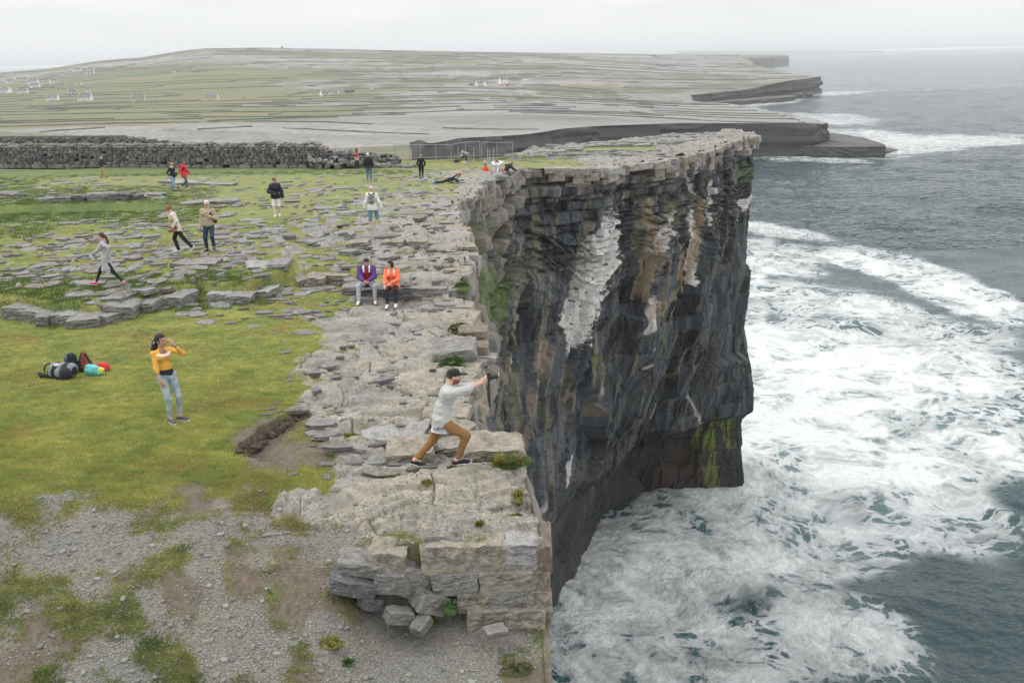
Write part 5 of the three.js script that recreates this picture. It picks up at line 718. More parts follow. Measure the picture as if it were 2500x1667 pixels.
// ---------------------------------------------------------------- meshes from distance fields
function sdfMesh(f, lo, hi, cell, colour) {
  const n = [0, 1, 2].map(q => Math.ceil((hi[q] - lo[q]) / cell / 4) * 4 + 1), [nx, ny, nz] = n, F = new Float32Array(nx * ny * nz).fill(9), at = (i, j, k) => (k * ny + j) * nx + i, B = 4, half = B * cell * 0.5, reach = half * 1.733 + cell * 2;
  for (let k = 0; k < nz - 1; k += B) for (let j = 0; j < ny - 1; j += B) for (let i = 0; i < nx - 1; i += B) {
    const v = f(lo[0] + i * cell + half, lo[1] + j * cell + half, lo[2] + k * cell + half); if (v > reach) continue; const inside = v < -reach * 1.6;
    for (let c = k; c <= k + B; c++) for (let b = j; b <= j + B; b++) for (let a = i; a <= i + B; a++) { const o = at(a, b, c); if (F[o] === 9) F[o] = inside ? -1 : f(lo[0] + a * cell, lo[1] + b * cell, lo[2] + c * cell); }
  }
  const id = new Int32Array(nx * ny * nz).fill(-1), P = [], C = [], I = [], off = [[0, 0, 0], [1, 0, 0], [0, 1, 0], [1, 1, 0], [0, 0, 1], [1, 0, 1], [0, 1, 1], [1, 1, 1]], E = [[0, 1], [2, 3], [4, 5], [6, 7], [0, 2], [1, 3], [4, 6], [5, 7], [0, 4], [1, 5], [2, 6], [3, 7]], v = new Float32Array(8), col = [0, 0, 0];
  for (let k = 0; k < nz - 1; k++) for (let j = 0; j < ny - 1; j++) for (let i = 0; i < nx - 1; i++) {
    let m = 0; for (let q = 0; q < 8; q++) { v[q] = F[at(i + off[q][0], j + off[q][1], k + off[q][2])]; if (v[q] < 0) m |= 1 << q; } if (m === 0 || m === 255) continue;
    let x = 0, y = 0, z = 0, c = 0; for (const [a, b] of E) if ((v[a] < 0) !== (v[b] < 0)) { const t = clamp(v[a] / (v[a] - v[b]), 0.05, 0.95), A = off[a], D = off[b]; x += lerp(A[0], D[0], t); y += lerp(A[1], D[1], t); z += lerp(A[2], D[2], t); c++; }
    id[at(i, j, k)] = P.length / 3; const X = lo[0] + (i + x / c) * cell, Y = lo[1] + (j + y / c) * cell, Zz = lo[2] + (k + z / c) * cell; P.push(X, Y, Zz); if (colour) { colour(X, Y, Zz, col); C.push(...col); }
  }
  const quad = (a, b, c, d, flip) => { if (a < 0 || b < 0 || c < 0 || d < 0) return; if (flip) I.push(a, c, b, b, c, d); else I.push(a, b, c, b, d, c); };
  for (let k = 1; k < nz - 1; k++) for (let j = 1; j < ny - 1; j++) for (let i = 1; i < nx - 1; i++) {
    const s = F[at(i, j, k)] < 0;
    if (s !== F[at(i + 1, j, k)] < 0) quad(id[at(i, j - 1, k - 1)], id[at(i, j, k - 1)], id[at(i, j - 1, k)], id[at(i, j, k)], !s);
    if (s !== F[at(i, j + 1, k)] < 0) quad(id[at(i - 1, j, k - 1)], id[at(i, j, k - 1)], id[at(i - 1, j, k)], id[at(i, j, k)], s);
    if (s !== F[at(i, j, k + 1)] < 0) quad(id[at(i - 1, j - 1, k)], id[at(i, j - 1, k)], id[at(i - 1, j, k)], id[at(i, j, k)], !s);
  }
  const g = new THREE.BufferGeometry(); g.setAttribute('position', new THREE.Float32BufferAttribute(P, 3)); if (colour) g.setAttribute('color', new THREE.Float32BufferAttribute(C, 3)); g.setIndex(I); g.computeVertexNormals(); return g;
}
// primitives: [ax, ay, az, ar, bx, by, bz, br] tapered capsules, {c, r, m} ellipsoids in a frame
const cap = (a, b, ra, rb = ra) => { const p = [a.x, a.y, a.z, b.x - a.x, b.y - a.y, b.z - a.z, ra, rb]; p.l = p[3] ** 2 + p[4] ** 2 + p[5] ** 2 + 1e-9; return p; };
function dCap(p, x, y, z) { const dx = x - p[0], dy = y - p[1], dz = z - p[2], t = clamp((dx * p[3] + dy * p[4] + dz * p[5]) / p.l), ex = dx - p[3] * t, ey = dy - p[4] * t, ez = dz - p[5] * t; return Math.sqrt(ex * ex + ey * ey + ez * ez) - lerp(p[6], p[7], t); }
const ell = (c, r, q = new THREE.Quaternion()) => ({ c, r, q: q.clone().invert() }), tmpv = V(0, 0, 0);
function dEll(e, x, y, z) { tmpv.set(x - e.c.x, y - e.c.y, z - e.c.z).applyQuaternion(e.q); const a = tmpv.x / e.r[0], b = tmpv.y / e.r[1], c = tmpv.z / e.r[2], k0 = Math.sqrt(a * a + b * b + c * c); const k1 = Math.hypot(a / e.r[0], b / e.r[1], c / e.r[2]); return k1 > 1e-6 ? k0 * (k0 - 1) / k1 : -Math.min(...e.r); }
const dPrim = (p, x, y, z) => p.c ? dEll(p, x, y, z) : dCap(p, x, y, z);
const smin = (a, b, k) => { const h = Math.max(k - Math.abs(a - b), 0) / k; return Math.min(a, b) - h * h * k * 0.25; };
function union(prims, k) { return (x, y, z) => { let d = 9; for (const p of prims) d = smin(d, dPrim(p, x, y, z), k); return d; }; }
function boundsOf(prims, pad) { const lo = [9, 9, 9], hi = [-9, -9, -9], add = (x, y, z, r) => { [x, y, z].forEach((v, q) => { lo[q] = Math.min(lo[q], v - r); hi[q] = Math.max(hi[q], v + r); }); }; for (const p of prims) { if (p.c) add(p.c.x, p.c.y, p.c.z, Math.max(...p.r)); else { add(p[0], p[1], p[2], p[6]); add(p[0] + p[3], p[1] + p[4], p[2] + p[5], p[7]); } } return [lo.map(v => v - pad), hi.map(v => v + pad)]; }
function blob(prims, k, cell, o = {}) { const f0 = union(prims, k), f = o.f ? (x, y, z) => o.f(f0(x, y, z), x, y, z) : f0, [lo, hi] = boundsOf(prims, o.pad ?? 0.05); return sdfMesh(f, lo, hi, cell, o.colour); }

// ---------------------------------------------------------------- people
const SKIN = [0.50, 0.30, 0.215], vmat = (rough = 0.85, o = {}) => new THREE.MeshStandardMaterial({ vertexColors: true, roughness: rough, ...o });
const SKINMAT = vmat(0.6), CLOTH = vmat(0.92), HAIRMAT = vmat(0.7);
const dye = (c, amt = 0.10, scale = 30, fade) => (x, y, z, o) => { const s = 1 + amt * (n3(x * scale, y * scale, z * scale) + 0.6 * n3(x * scale * 3, y * scale * 3, z * scale * 3)); o[0] = c[0] * s; o[1] = c[1] * s; o[2] = c[2] * s; if (fade) fade(x, y, z, o); };
function ik(a, t, l1, l2, pole) { const d = t.clone().sub(a); let L = d.length(); const max = (l1 + l2) * 0.995; if (L > max) { d.multiplyScalar(max / L); L = max; } const q = (l1 * l1 - l2 * l2 + L * L) / (2 * L), h = Math.sqrt(Math.max(0, l1 * l1 - q * q)), u = d.clone().normalize(), p = pole.clone().addScaledVector(u, -pole.dot(u)).normalize(); return [a.clone().addScaledVector(u, q).addScaledVector(p, h), a.clone().add(d)]; }
const vec = a => V(a[0], a[1], a[2]);
/* o: h height, yaw, at [x, y, d], pelvis, lean, side, twist, headYaw, headPitch, feet [[x,y,z,yaw,pitch] L, R], hands [[x,y,z] L, R], poles, grip, fem, build, top {c, len, sleeve, loose, ...}, legs {...}, shoe, hair {...} */
function person(o, label) {
  const H = o.h, S = H / 1.75, near = o.near ?? 0, fem = o.fem ?? 0, b = (o.build ?? 1) * S, g = top(new THREE.Group(), 'person', { label, category: 'person' });
  g.position.set(o.at[0], o.at[1], -o.at[2]); g.rotation.order = 'YXZ'; g.rotation.set(o.pitchAll ?? 0, o.yaw * Math.PI / 180, o.rollAll ?? 0);
  const rad = Math.PI / 180, J = {}, pel = o.pelvis ? vec(o.pelvis) : V(0, 0.525 * H, 0), qp = new THREE.Quaternion().setFromEuler(new THREE.Euler((o.lean ?? 0) * 0.35 * rad, 0, (o.side ?? 0) * 0.3 * rad, 'YXZ')), qt = new THREE.Quaternion().setFromEuler(new THREE.Euler((o.lean ?? 0) * rad, (o.twist ?? 0) * rad, (o.side ?? 0) * rad, 'YXZ'));
  const T = (x, y, z, q = qt) => V(x * H, y * H, z * H).applyQuaternion(q);
  J.pel = pel; J.waist = pel.clone().add(T(0, 0.10, 0.0, qp)); J.chest = J.waist.clone().add(T(0, 0.125, 0.004)); J.neck = J.chest.clone().add(T(0, 0.088, -0.006));
  const qh = new THREE.Quaternion().setFromEuler(new THREE.Euler((o.headPitch ?? 0) * rad, (o.headYaw ?? 0) * rad, (o.headRoll ?? 0) * rad, 'YXZ')); J.head = J.neck.clone().add(T(0, 0.03, 0.006)).add(T(0, 0.062, 0.012, qh)); J.qh = qh; J.qt = qt; J.H = H;
  const sw = lerp(0.098, 0.090, fem) * (o.wide ?? 1), hw = lerp(0.050, 0.054, fem);
  const grounded = f => { if (o.seated || o.pitchAll) return f; const c = Math.cos(o.yaw * rad), q = Math.sin(o.yaw * rad), wx = o.at[0] + f[0] * c + f[2] * q, wz = -o.at[2] - f[0] * q + f[2] * c; return [f[0], f[1] + clamp(groundY(wx, -wz) - o.at[1], -0.2, 0.25) + 0.01, ...f.slice(2)]; };
  const sides = [1, -1].map((s, i) => {
    const sh = J.neck.clone().add(T(s * sw, -0.040, 0)), hip = pel.clone().add(T(s * hw, -0.012, 0, qp)), ft = grounded(o.feet?.[i] ?? [s * 0.05 * H, 0, 0, 0, 0]), ank = V(ft[0], ft[1] + 0.048 * H, ft[2]), fy = (ft[3] ?? 0) * rad, fp = (ft[4] ?? 0) * rad;
    const [knee, ankle] = ik(hip, ank, 0.243 * H, 0.238 * H, vec(o.kneePole?.[i] ?? [Math.sin(fy) * 0.4 + s * 0.05, 0.05, 1])), qf = new THREE.Quaternion().setFromEuler(new THREE.Euler(fp, fy, 0, 'YXZ'));
    const hd = o.hands?.[i] ?? [s * (sw + 0.05) * H, 0.50 * H, 0.03 * H], [elb, wr] = ik(sh, vec(hd), 0.165 * H, 0.148 * H, vec(o.poles?.[i] ?? [s * 0.5, -0.3, -1])), fd = wr.clone().sub(elb).normalize(); if (o.handDir?.[i]) fd.copy(vec(o.handDir[i]).normalize());
    return { s, sh, hip, knee, ankle, qf, elb, wr, fd, toe: ankle.clone().add(V(0, -0.034 * H, 0.098 * H).applyQuaternion(qf)), heel: ankle.clone().add(V(0, -0.03 * H, -0.028 * H).applyQuaternion(qf)) };
  });
  J.sides = sides;
  const R = v => v * b, torso = (e) => [cap(pel.clone().add(T(0.034, 0.005, -0.004, qp)), pel.clone().add(T(-0.034, 0.005, -0.004, qp)), R(lerp(0.100, 0.108, fem)) + e), cap(pel.clone().add(T(0.02, 0.03, 0.004, qp)), J.waist.clone().add(T(0.016, 0, 0.002)), R(lerp(0.10, 0.085, fem)) + e), cap(pel.clone().add(T(-0.02, 0.03, 0.004, qp)), J.waist.clone().add(T(-0.016, 0, 0.002)), R(lerp(0.10, 0.085, fem)) + e), cap(J.waist, J.chest, R(lerp(0.098, 0.086, fem)) + e, R(0.104) + e), cap(J.chest.clone().add(T(0.034, 0.01, 0.002)), J.chest.clone().add(T(-0.034, 0.01, 0.002)), R(lerp(0.100, 0.09, fem)) + e), ...(fem ? [0.04, -0.04].map(x => ell(J.chest.clone().add(T(x, -0.005, 0.048)), [R(0.06) + e, R(0.062) + e, R(0.05) + e], qt)) : []), cap(sides[0].sh, sides[1].sh, R(0.052) + e), cap(J.chest.clone().add(T(0, 0.05, -0.008)), J.neck, R(0.085) + e, R(0.05) + e)];
  const arm = (q, e, fr = 1) => { const end = q.elb.clone().lerp(q.wr, fr); return [cap(q.sh, q.elb, R(lerp(0.052, 0.044, fem)) + e, R(lerp(0.041, 0.036, fem)) + e), cap(q.elb, end, R(lerp(0.041, 0.035, fem)) + e, lerp(R(0.041), R(0.028), fr) + e)]; };
  const leg = (q, e, fr = 1, flare = 0) => { const end = q.knee.clone().lerp(q.ankle, fr); return [cap(q.hip, q.knee, R(lerp(0.084, 0.086, fem)) + e, R(0.056) + e), cap(q.knee, end, R(0.055) + e, lerp(R(0.055), R(0.036), fr) + e + flare)]; };
  // the body: one surface; head and hands on finer grids
  const head = [], hd = (x, y, z) => J.head.clone().add(V(x * S, y * S, z * S).applyQuaternion(qh));
  head.push(ell(hd(0, 0.022, -0.012), [0.076 * S, 0.098 * S, 0.094 * S], qh), ell(hd(0, -0.045, 0.030), [0.054 * S, 0.066 * S, 0.056 * S], qh), cap(hd(0, -0.088, 0.062), hd(0, -0.08, 0.04), 0.026 * S, 0.04 * S), cap(hd(0, 0.005, 0.086), hd(0, -0.026, 0.103), 0.010 * S, 0.015 * S), ell(hd(0.076, -0.01, -0.008), [0.012 * S, 0.03 * S, 0.02 * S], qh), ell(hd(-0.076, -0.01, -0.008), [0.012 * S, 0.03 * S, 0.02 * S], qh), cap(hd(0.03, 0.026, 0.078), hd(-0.03, 0.026, 0.078), 0.014 * S), cap(J.neck.clone().add(T(0, -0.012, -0.002)), J.head.clone().add(V(0, -0.03 * S, -0.018 * S).applyQuaternion(qh)), R(0.052), R(0.048)), cap(hd(0.014, -0.057, 0.084), hd(-0.014, -0.057, 0.084), 0.010 * S));
  const sk = o.skin ?? SKIN, qi = qh.clone().invert(), beard = o.beard, skinCol = (x, y, z, c) => {
    const s = 1 + 0.06 * n3(x * 40, y * 40, z * 40); c[0] = sk[0] * s; c[1] = sk[1] * s; c[2] = sk[2] * s; tmpv.set(x - J.head.x, y - J.head.y, z - J.head.z).applyQuaternion(qi).multiplyScalar(1 / S); const X = Math.abs(tmpv.x), Y = tmpv.y, Zf = tmpv.z; if (tmpv.length() > 0.2) return;
    if (Zf > 0.045) { if (Math.hypot((X - 0.031) / 0.015, (Y - 0.006) / 0.008) < 1) { c[0] = c[1] = c[2] = Math.hypot(X - 0.031, Y - 0.006) < 0.007 ? 0.03 : 0.45; } else if (Math.abs(Y - 0.028) < 0.006 && X > 0.014 && X < 0.048) { c[0] *= 0.25; c[1] *= 0.22; c[2] *= 0.22; } else if (Math.abs(Y + 0.057) < 0.008 && X < 0.024) { c[0] = sk[0] * 0.8; c[1] = sk[1] * 0.5; c[2] = sk[2] * 0.5; } }
    if (beard && Y < -0.03 - 0.4 * Math.max(0, 0.05 - X) * 0 && Zf > -0.02 && !(Math.abs(Y + 0.057) < 0.007 && X < 0.02) && (Y < -0.036 || X > 0.055) && Y > -0.12) { const q = 1 + 0.5 * n3(x * 160, y * 160, z * 160); c[0] = beard[0] * q; c[1] = beard[1] * q; c[2] = beard[2] * q; }
  };
  const bodyP = [...torso(-0.012), ...sides.flatMap(q => [...arm(q, -0.004), ...leg(q, -0.006), cap(q.ankle, q.toe, R(0.036), R(0.028)), cap(q.ankle, q.heel, R(0.036), R(0.034))]), cap(J.neck, J.head, R(0.05), R(0.045))];
  const geos = [blob(bodyP, 0.035, (near > 1 ? 0.022 : 0.033) * S, { colour: skinCol }), blob(head, 0.022 * S, (near > 1 ? 0.0062 : near ? 0.010 : 0.0145) * S, { colour: skinCol })];
  sides.forEach((q, i) => {                      // palm, four fingers of different length, thumb off the side
    const f = q.fd.clone(), up = vec(o.palmUp?.[i] ?? [q.s * 0.9, 0.25, 0.2]); const out = up.addScaledVector(f, -up.dot(f)).normalize(), side = f.clone().cross(out).normalize().multiplyScalar(q.s > 0 ? -1 : 1), gr = o.grip?.[i] ?? 0.35, P = (a, c, d) => q.wr.clone().addScaledVector(f, a * S).addScaledVector(side, c * S).addScaledVector(out, d * S), pr = [cap(q.elb.clone().lerp(q.wr, 0.9), q.wr, R(0.029), R(0.026)), cap(P(0.012, 0.016, 0), P(0.072, 0.024, 0), 0.019 * S, 0.015 * S), cap(P(0.012, -0.016, 0), P(0.07, -0.026, 0), 0.019 * S, 0.014 * S), cap(P(0.012, 0, 0), P(0.078, 0, 0.002), 0.02 * S, 0.015 * S)];
    [[0.027, 0.040, 0.028, 0.020], [0.009, 0.045, 0.031, 0.021], [-0.010, 0.042, 0.029, 0.020], [-0.027, 0.033, 0.023, 0.017]].forEach(([s, a, c, d], n) => { let p = P(0.076 - 0.006 * Math.abs(n - 1), s, 0), an = gr * 0.5 + 0.05 * n; for (const L of [a, c, d]) { const e = p.clone().addScaledVector(f, L * S * Math.cos(an)).addScaledVector(out, -L * S * Math.sin(an)); pr.push(cap(p, e, 0.0095 * S, 0.0085 * S)); p = e; an += gr * 1.1; } });
    const t0 = P(0.022, 0.03, -0.004), t1 = P(0.05, 0.052, -0.012 - 0.02 * gr), t2 = P(0.078, 0.056, -0.018 - 0.04 * gr); pr.push(cap(t0, t1, 0.013 * S, 0.011 * S), cap(t1, t2, 0.011 * S, 0.009 * S));
    geos.push(blob(pr, 0.007 * S, (near > 1 ? 0.0055 : 0.0105) * S, { pad: 0.02, colour: skinCol })); q.palm = P(0.06, 0, -0.02); q.fingersOut = out; q.side = side; q.f = f;
  });
  part('body', mergeGeometries(geos), SKINMAT, g);
  // clothes
  const cell = (near > 1 ? 0.014 : near ? 0.018 : 0.024) * S, wr = (x, y, z, a) => a * (n3(x * 9, y * 13, z * 9) + 0.5 * n3(x * 22, y * 30, z * 22)), upT = V(0, 1, 0).applyQuaternion(qt), upP = V(0, 1, 0).applyQuaternion(qp), fwd = V(0, 0, 1).applyQuaternion(qt);
  const garment = (name, prims, k, colour, f, parent = g) => part(name, blob(prims, k, cell, { pad: 0.06, colour, f }), CLOTH, parent);
  const t = o.top, hem = (t.len ?? 0.02) * H, e = t.loose ?? 0.012, tp = torso(e);
  if (hem > 0.03 * H) { const fl = t.flare ?? 0.02; if (o.seated) tp.push(...sides.map(q => cap(q.hip, q.hip.clone().lerp(q.knee, clamp(hem / (0.24 * H)) * 0.8), R(0.1) + e, R(0.085) + e))); else tp.push(cap(pel.clone().add(T(0.03, 0.01, 0, qp)), pel.clone().add(T(0.03, 0, 0, qp)).addScaledVector(upP, -hem), R(0.10) + e, R(0.10) + e + fl), cap(pel.clone().add(T(-0.03, 0.01, 0, qp)), pel.clone().add(T(-0.03, 0, 0, qp)).addScaledVector(upP, -hem), R(0.10) + e, R(0.10) + e + fl)); }
  const open = cap(J.neck.clone().add(T(0, 0.012 + (t.collar ?? 0.004), 0.0)), J.head.clone().add(T(0, 0.05, 0)), 0.052 * S, 0.12 * S), vOpen = ell(J.neck.clone().add(T(0, -0.012, 0.045)), [0.065 * S, 0.075 * S * (t.vneck ?? 1), 0.05 * S], qt), slv = t.sleeve ?? 0.97, cut = (d, x, y, z) => { const a = (x - pel.x) * upP.x + (y - pel.y) * upP.y + (z - pel.z) * upP.z; let v = d + wr(x, y, z, (t.wrinkle ?? 0.004) * 1.6); if (!o.seated) v = Math.max(v, -hem - a); return Math.max(v, -dCap(open, x, y, z), t.vneck ? -dEll(vOpen, x, y, z) : -9); };
  sides.forEach(q => tp.push(...arm(q, e + (t.puff ?? 0), slv)));
  g.userData.frames = undefined;
  const tm = garment(t.name ?? 'jacket', tp, t.k ?? 0.04, t.col ?? dye(t.c, t.amt ?? 0.08), cut);
  if (t.hood) { const nb = J.neck.clone().add(T(0, -0.006, -0.045)); garment('hood', [cap(J.neck.clone().add(T(0.045, -0.004, 0.0)), nb, 0.035 * S, 0.05 * S), cap(J.neck.clone().add(T(-0.045, -0.004, 0.0)), nb, 0.035 * S, 0.05 * S), ...(t.hood === 2 ? [1, -1].map(q => cap(J.neck.clone().add(T(q * 0.045, -0.012, 0.03)), J.chest.clone().add(T(q * 0.045, 0.015, 0.082)), 0.042 * S, 0.022 * S)) : [])], 0.03, dye(t.hoodC ?? t.c, 0.06), null, tm); }
  if (t.inner) garment('shirt', [...torso(e * 0.5 + 0.002)], 0.03, dye(t.inner, 0.08), (d, x, y, z) => { const vx = x - J.chest.x, lx = Math.abs(vx); const a = (y - pel.y); return Math.max(d - 0.016, lx - (t.innerW ?? 0.07) * S - 0.15 * (J.neck.y - y) * 0.3, (z - J.chest.z) * -1 + 0.02, (y - J.neck.y) - 0.01 - 0.5 * (J.neck.z - z), -a - 0.02); }, tm);
  if (t.under) garment('undershirt', [...torso(e * 0.6), cap(pel.clone().add(T(0.03, 0.02, 0, qp)), pel.clone().addScaledVector(upP, -hem - t.under[3]), R(0.105) + e, R(0.112) + e), cap(pel.clone().add(T(-0.03, 0.02, 0, qp)), pel.clone().addScaledVector(upP, -hem - t.under[3]), R(0.105) + e, R(0.112) + e)], 0.03, dye(t.under, 0.04), (d, x, y, z) => { const a = (x - pel.x) * upP.x + (y - pel.y) * upP.y + (z - pel.z) * upP.z; return Math.max(d, -hem - t.under[3] - a + 0.25 * (x - pel.x) ** 2 * 3, a + hem - 0.02); });
  const l = o.legs, lp = [cap(pel.clone().add(T(0.034, 0.004, -0.004, qp)), pel.clone().add(T(-0.034, 0.004, -0.004, qp)), R(lerp(0.104, 0.112, fem)) + (l.loose ?? 0.008)), ...sides.flatMap(q => leg(q, l.loose ?? 0.008, l.fr ?? 0.96, l.flare ?? 0))];
  garment(l.name ?? 'trousers', lp, 0.03, l.col ?? dye(l.c, l.amt ?? 0.08), (d, x, y, z) => { const a = (x - pel.x) * upP.x + (y - pel.y) * upP.y + (z - pel.z) * upP.z; return Math.max(d + wr(x, y, z, (l.wrinkle ?? 0.005) * 1.6), a - 0.055 * H); });
  const shC = o.shoe ?? [0.05, 0.05, 0.055], solC = o.sole ?? [0.5, 0.5, 0.48];
  for (const q of sides) {
    const dn = V(0, -0.014 * S, 0).applyQuaternion(q.qf), sp = part('shoe', blob([cap(q.heel.clone(), q.ankle.clone().add(V(0, -0.018 * S, 0.01 * S).applyQuaternion(q.qf)), 0.036 * S, 0.042 * S), cap(q.heel.clone().add(V(0, 0.004, 0).applyQuaternion(q.qf)), q.toe.clone().add(V(0, 0.002, -0.01 * S).applyQuaternion(q.qf)), 0.037 * S, 0.036 * S), cap(q.ankle.clone().add(V(0, -0.02 * S, 0.02 * S).applyQuaternion(q.qf)), q.toe, 0.042 * S, 0.03 * S)], 0.02, (near > 1 ? 0.009 : 0.014) * S, { colour: dye(shC, 0.12, 60) }), CLOTH, g);
    part('sole', blob([cap(q.heel.clone().add(dn), q.toe.clone().add(dn), 0.034 * S, 0.038 * S)], 0.01, (near > 1 ? 0.009 : 0.014) * S, { pad: 0.04, colour: dye(solC, 0.06, 60), f: (d, x, y, z) => { tmpv.set(x - q.ankle.x, y - q.ankle.y, z - q.ankle.z).applyQuaternion(q.qf.clone().invert()); return Math.max(d - 0.004, Math.abs(tmpv.y + 0.034 * H + 0.022 * S) - 0.012 * S); } }), CLOTH, sp);
  }
  // hair
  const hr = o.hair ?? { c: [0.05, 0.035, 0.025] }, hc = dye(hr.c, 0.35, 55), hp = [ell(hd(0, 0.034, -0.022), [0.085 * S, 0.098 * S, 0.098 * S], qh)], vol = hr.vol ?? 0;
  if (hr.kind !== 'none') {
    if (hr.kind === 'bob') hp.push(cap(hd(0.07, 0.0, -0.02), hd(0.068, -0.075, -0.01), 0.03 * S, 0.028 * S), cap(hd(-0.07, 0.0, -0.02), hd(-0.068, -0.075, -0.01), 0.03 * S, 0.028 * S), cap(hd(0, 0, -0.07), hd(0, -0.08, -0.06), 0.06 * S, 0.05 * S));
    if (hr.kind === 'long') hp.push(cap(hd(0, -0.02, -0.075), hd(0.01, -0.14, -0.10), 0.062 * S, 0.06 * S), cap(hd(0.01, -0.14, -0.10), hd(0.0, -0.33, -0.105), 0.06 * S, 0.04 * S), cap(hd(0.06, 0, -0.03), hd(0.06, -0.09, -0.05), 0.03 * S), cap(hd(-0.06, 0, -0.03), hd(-0.06, -0.09, -0.05), 0.03 * S));
    if (hr.kind === 'tail') hp.push(cap(hd(0, 0.02, -0.10), hd(0.0, -0.03, -0.15), 0.03 * S, 0.035 * S), cap(hd(0, -0.03, -0.15), hd(hr.sway ?? 0, -0.16, -0.185), 0.037 * S, 0.036 * S), cap(hd(hr.sway ?? 0, -0.16, -0.185), hd((hr.sway ?? 0) * 1.5, -0.30, -0.19), 0.036 * S, 0.014 * S));
    if (hr.kind === 'curls') hp.push(cap(hd(0, 0, -0.085), hd(0.0, -0.07, -0.135), 0.045 * S, 0.055 * S), cap(hd(0, -0.07, -0.135), hd(0, -0.19, -0.17), 0.055 * S, 0.058 * S), cap(hd(0, -0.19, -0.17), hd(0.0, -0.25, -0.18), 0.056 * S, 0.03 * S), cap(hd(0.05, 0.05, 0.05), hd(0.075, -0.04, 0.05), 0.018 * S, 0.012 * S));
    part('hair', blob(hp, 0.03 * S, (near > 1 ? 0.008 : 0.014) * S, { colour: hc, f: (d, x, y, z) => { tmpv.set(x - J.head.x, y - J.head.y, z - J.head.z).applyQuaternion(qi).multiplyScalar(1 / S); const line = hr.line ?? 0.055, face = tmpv.z - 0.028 - Math.max(0, tmpv.y - line) * 3.2, v = d - vol * S + 0.006 * S * n3(x * 70, y * 40, z * 70) + (hr.kind === 'curls' ? 0.012 * S * n3(x * 38, y * 38, z * 38) : 0); return Math.max(v, tmpv.y > -0.14 || tmpv.z > 0.02 ? Math.min(face, 0.05) : -9, (hr.kind && hr.kind !== 'short' && hr.kind !== 'bob0') ? -9 : (-tmpv.y - 0.045 - 0.25 * tmpv.z) * 0.9); } }), HAIRMAT, g);
  }
  if (o.glasses) { const gm = std(0.012, 0.012, 0.014, 0.15); part('sunglasses', blob([ell(hd(0.032, 0.004, 0.084), [0.022 * S, 0.017 * S, 0.012 * S], qh), ell(hd(-0.032, 0.004, 0.084), [0.022 * S, 0.017 * S, 0.012 * S], qh), cap(hd(0.01, 0.01, 0.09), hd(-0.01, 0.01, 0.09), 0.005 * S), cap(hd(0.05, 0.008, 0.075), hd(0.078, 0.008, 0.0), 0.006 * S), cap(hd(-0.05, 0.008, 0.075), hd(-0.078, 0.008, 0.0), 0.006 * S)], 0.006, 0.006 * S), gm, g); }
  g.updateMatrixWorld(true); J.group = g; J.T = T; J.hdPt = hd; J.e = e;
  return J;
}
const stand = (px, py, f = 0) => { const [x, d] = hit(px, py); return [x, groundY(x, d) + f, d]; };
const tall = (px, pyFoot, pyHead) => { const [, tf] = look(px, pyFoot), [, th] = look(px, pyHead), [, d] = hit(px, pyFoot); return (tf - th) * d; };
// a thing carried by somebody: built in the carrier's frame, top-level in the scene
function carried(J, name, label, category, build, extra) { const g = top(new THREE.Group(), name, { label, category, ...extra }); g.applyMatrix4(J.group.matrixWorld); build((n, geo, mat, parent) => part(n, geo, mat, parent ?? g)); return g; }
function backpack(J, label, c, o = {}) {
  const { T, chest, qt, H } = J, S = H / 1.75, s = o.s ?? 1, C = J.chest.clone().add(T(0, o.y ?? -0.03, -0.075 - 0.02 * s)), col = o.col ?? dye(c, 0.12, 40);
  return carried(J, 'backpack', label, 'backpack', add => {
    const at = (x, y, z) => C.clone().add(V(x * S * s, y * S * s, z * S * s).applyQuaternion(qt)), bag = add('bag', blob([cap(at(0.055, 0.10, 0), at(0.055, -0.13, -0.01), 0.075 * S * s, 0.085 * S * s), cap(at(-0.055, 0.10, 0), at(-0.055, -0.13, -0.01), 0.075 * S * s, 0.085 * S * s), cap(at(0, 0.15, 0.01), at(0, 0, 0), 0.075 * S * s)], 0.05, 0.016 * S, { colour: col }), CLOTH);
    add('pocket', blob([cap(at(0.045, -0.08, -0.075), at(-0.045, -0.08, -0.075), 0.055 * S * s)], 0.02, 0.014 * S, { colour: col }), CLOTH, bag);
    for (const q of J.sides) { const a = J.neck.clone().add(T(q.s * 0.055, -0.012, -0.04)), m = J.neck.clone().add(T(q.s * 0.062, -0.012, 0.012)), b2 = J.chest.clone().add(T(q.s * 0.068, 0.0, 0.058)), c2 = J.chest.clone().add(T(q.s * 0.08, -0.09, 0.0)); if (o.one && q.s !== o.one) continue; const w = (0.017 + J.e * 0.9) * S; add('strap', blob([cap(a, m, w), cap(m, b2, w, 0.02 * S + J.e * 0.5), cap(b2, c2, 0.02 * S + J.e * 0.5)], 0.02, 0.014 * S, { colour: dye(o.strap ?? [0.02, 0.02, 0.022], 0.1) }), CLOTH); }
  }, o.group ? { group: o.group } : {});
}

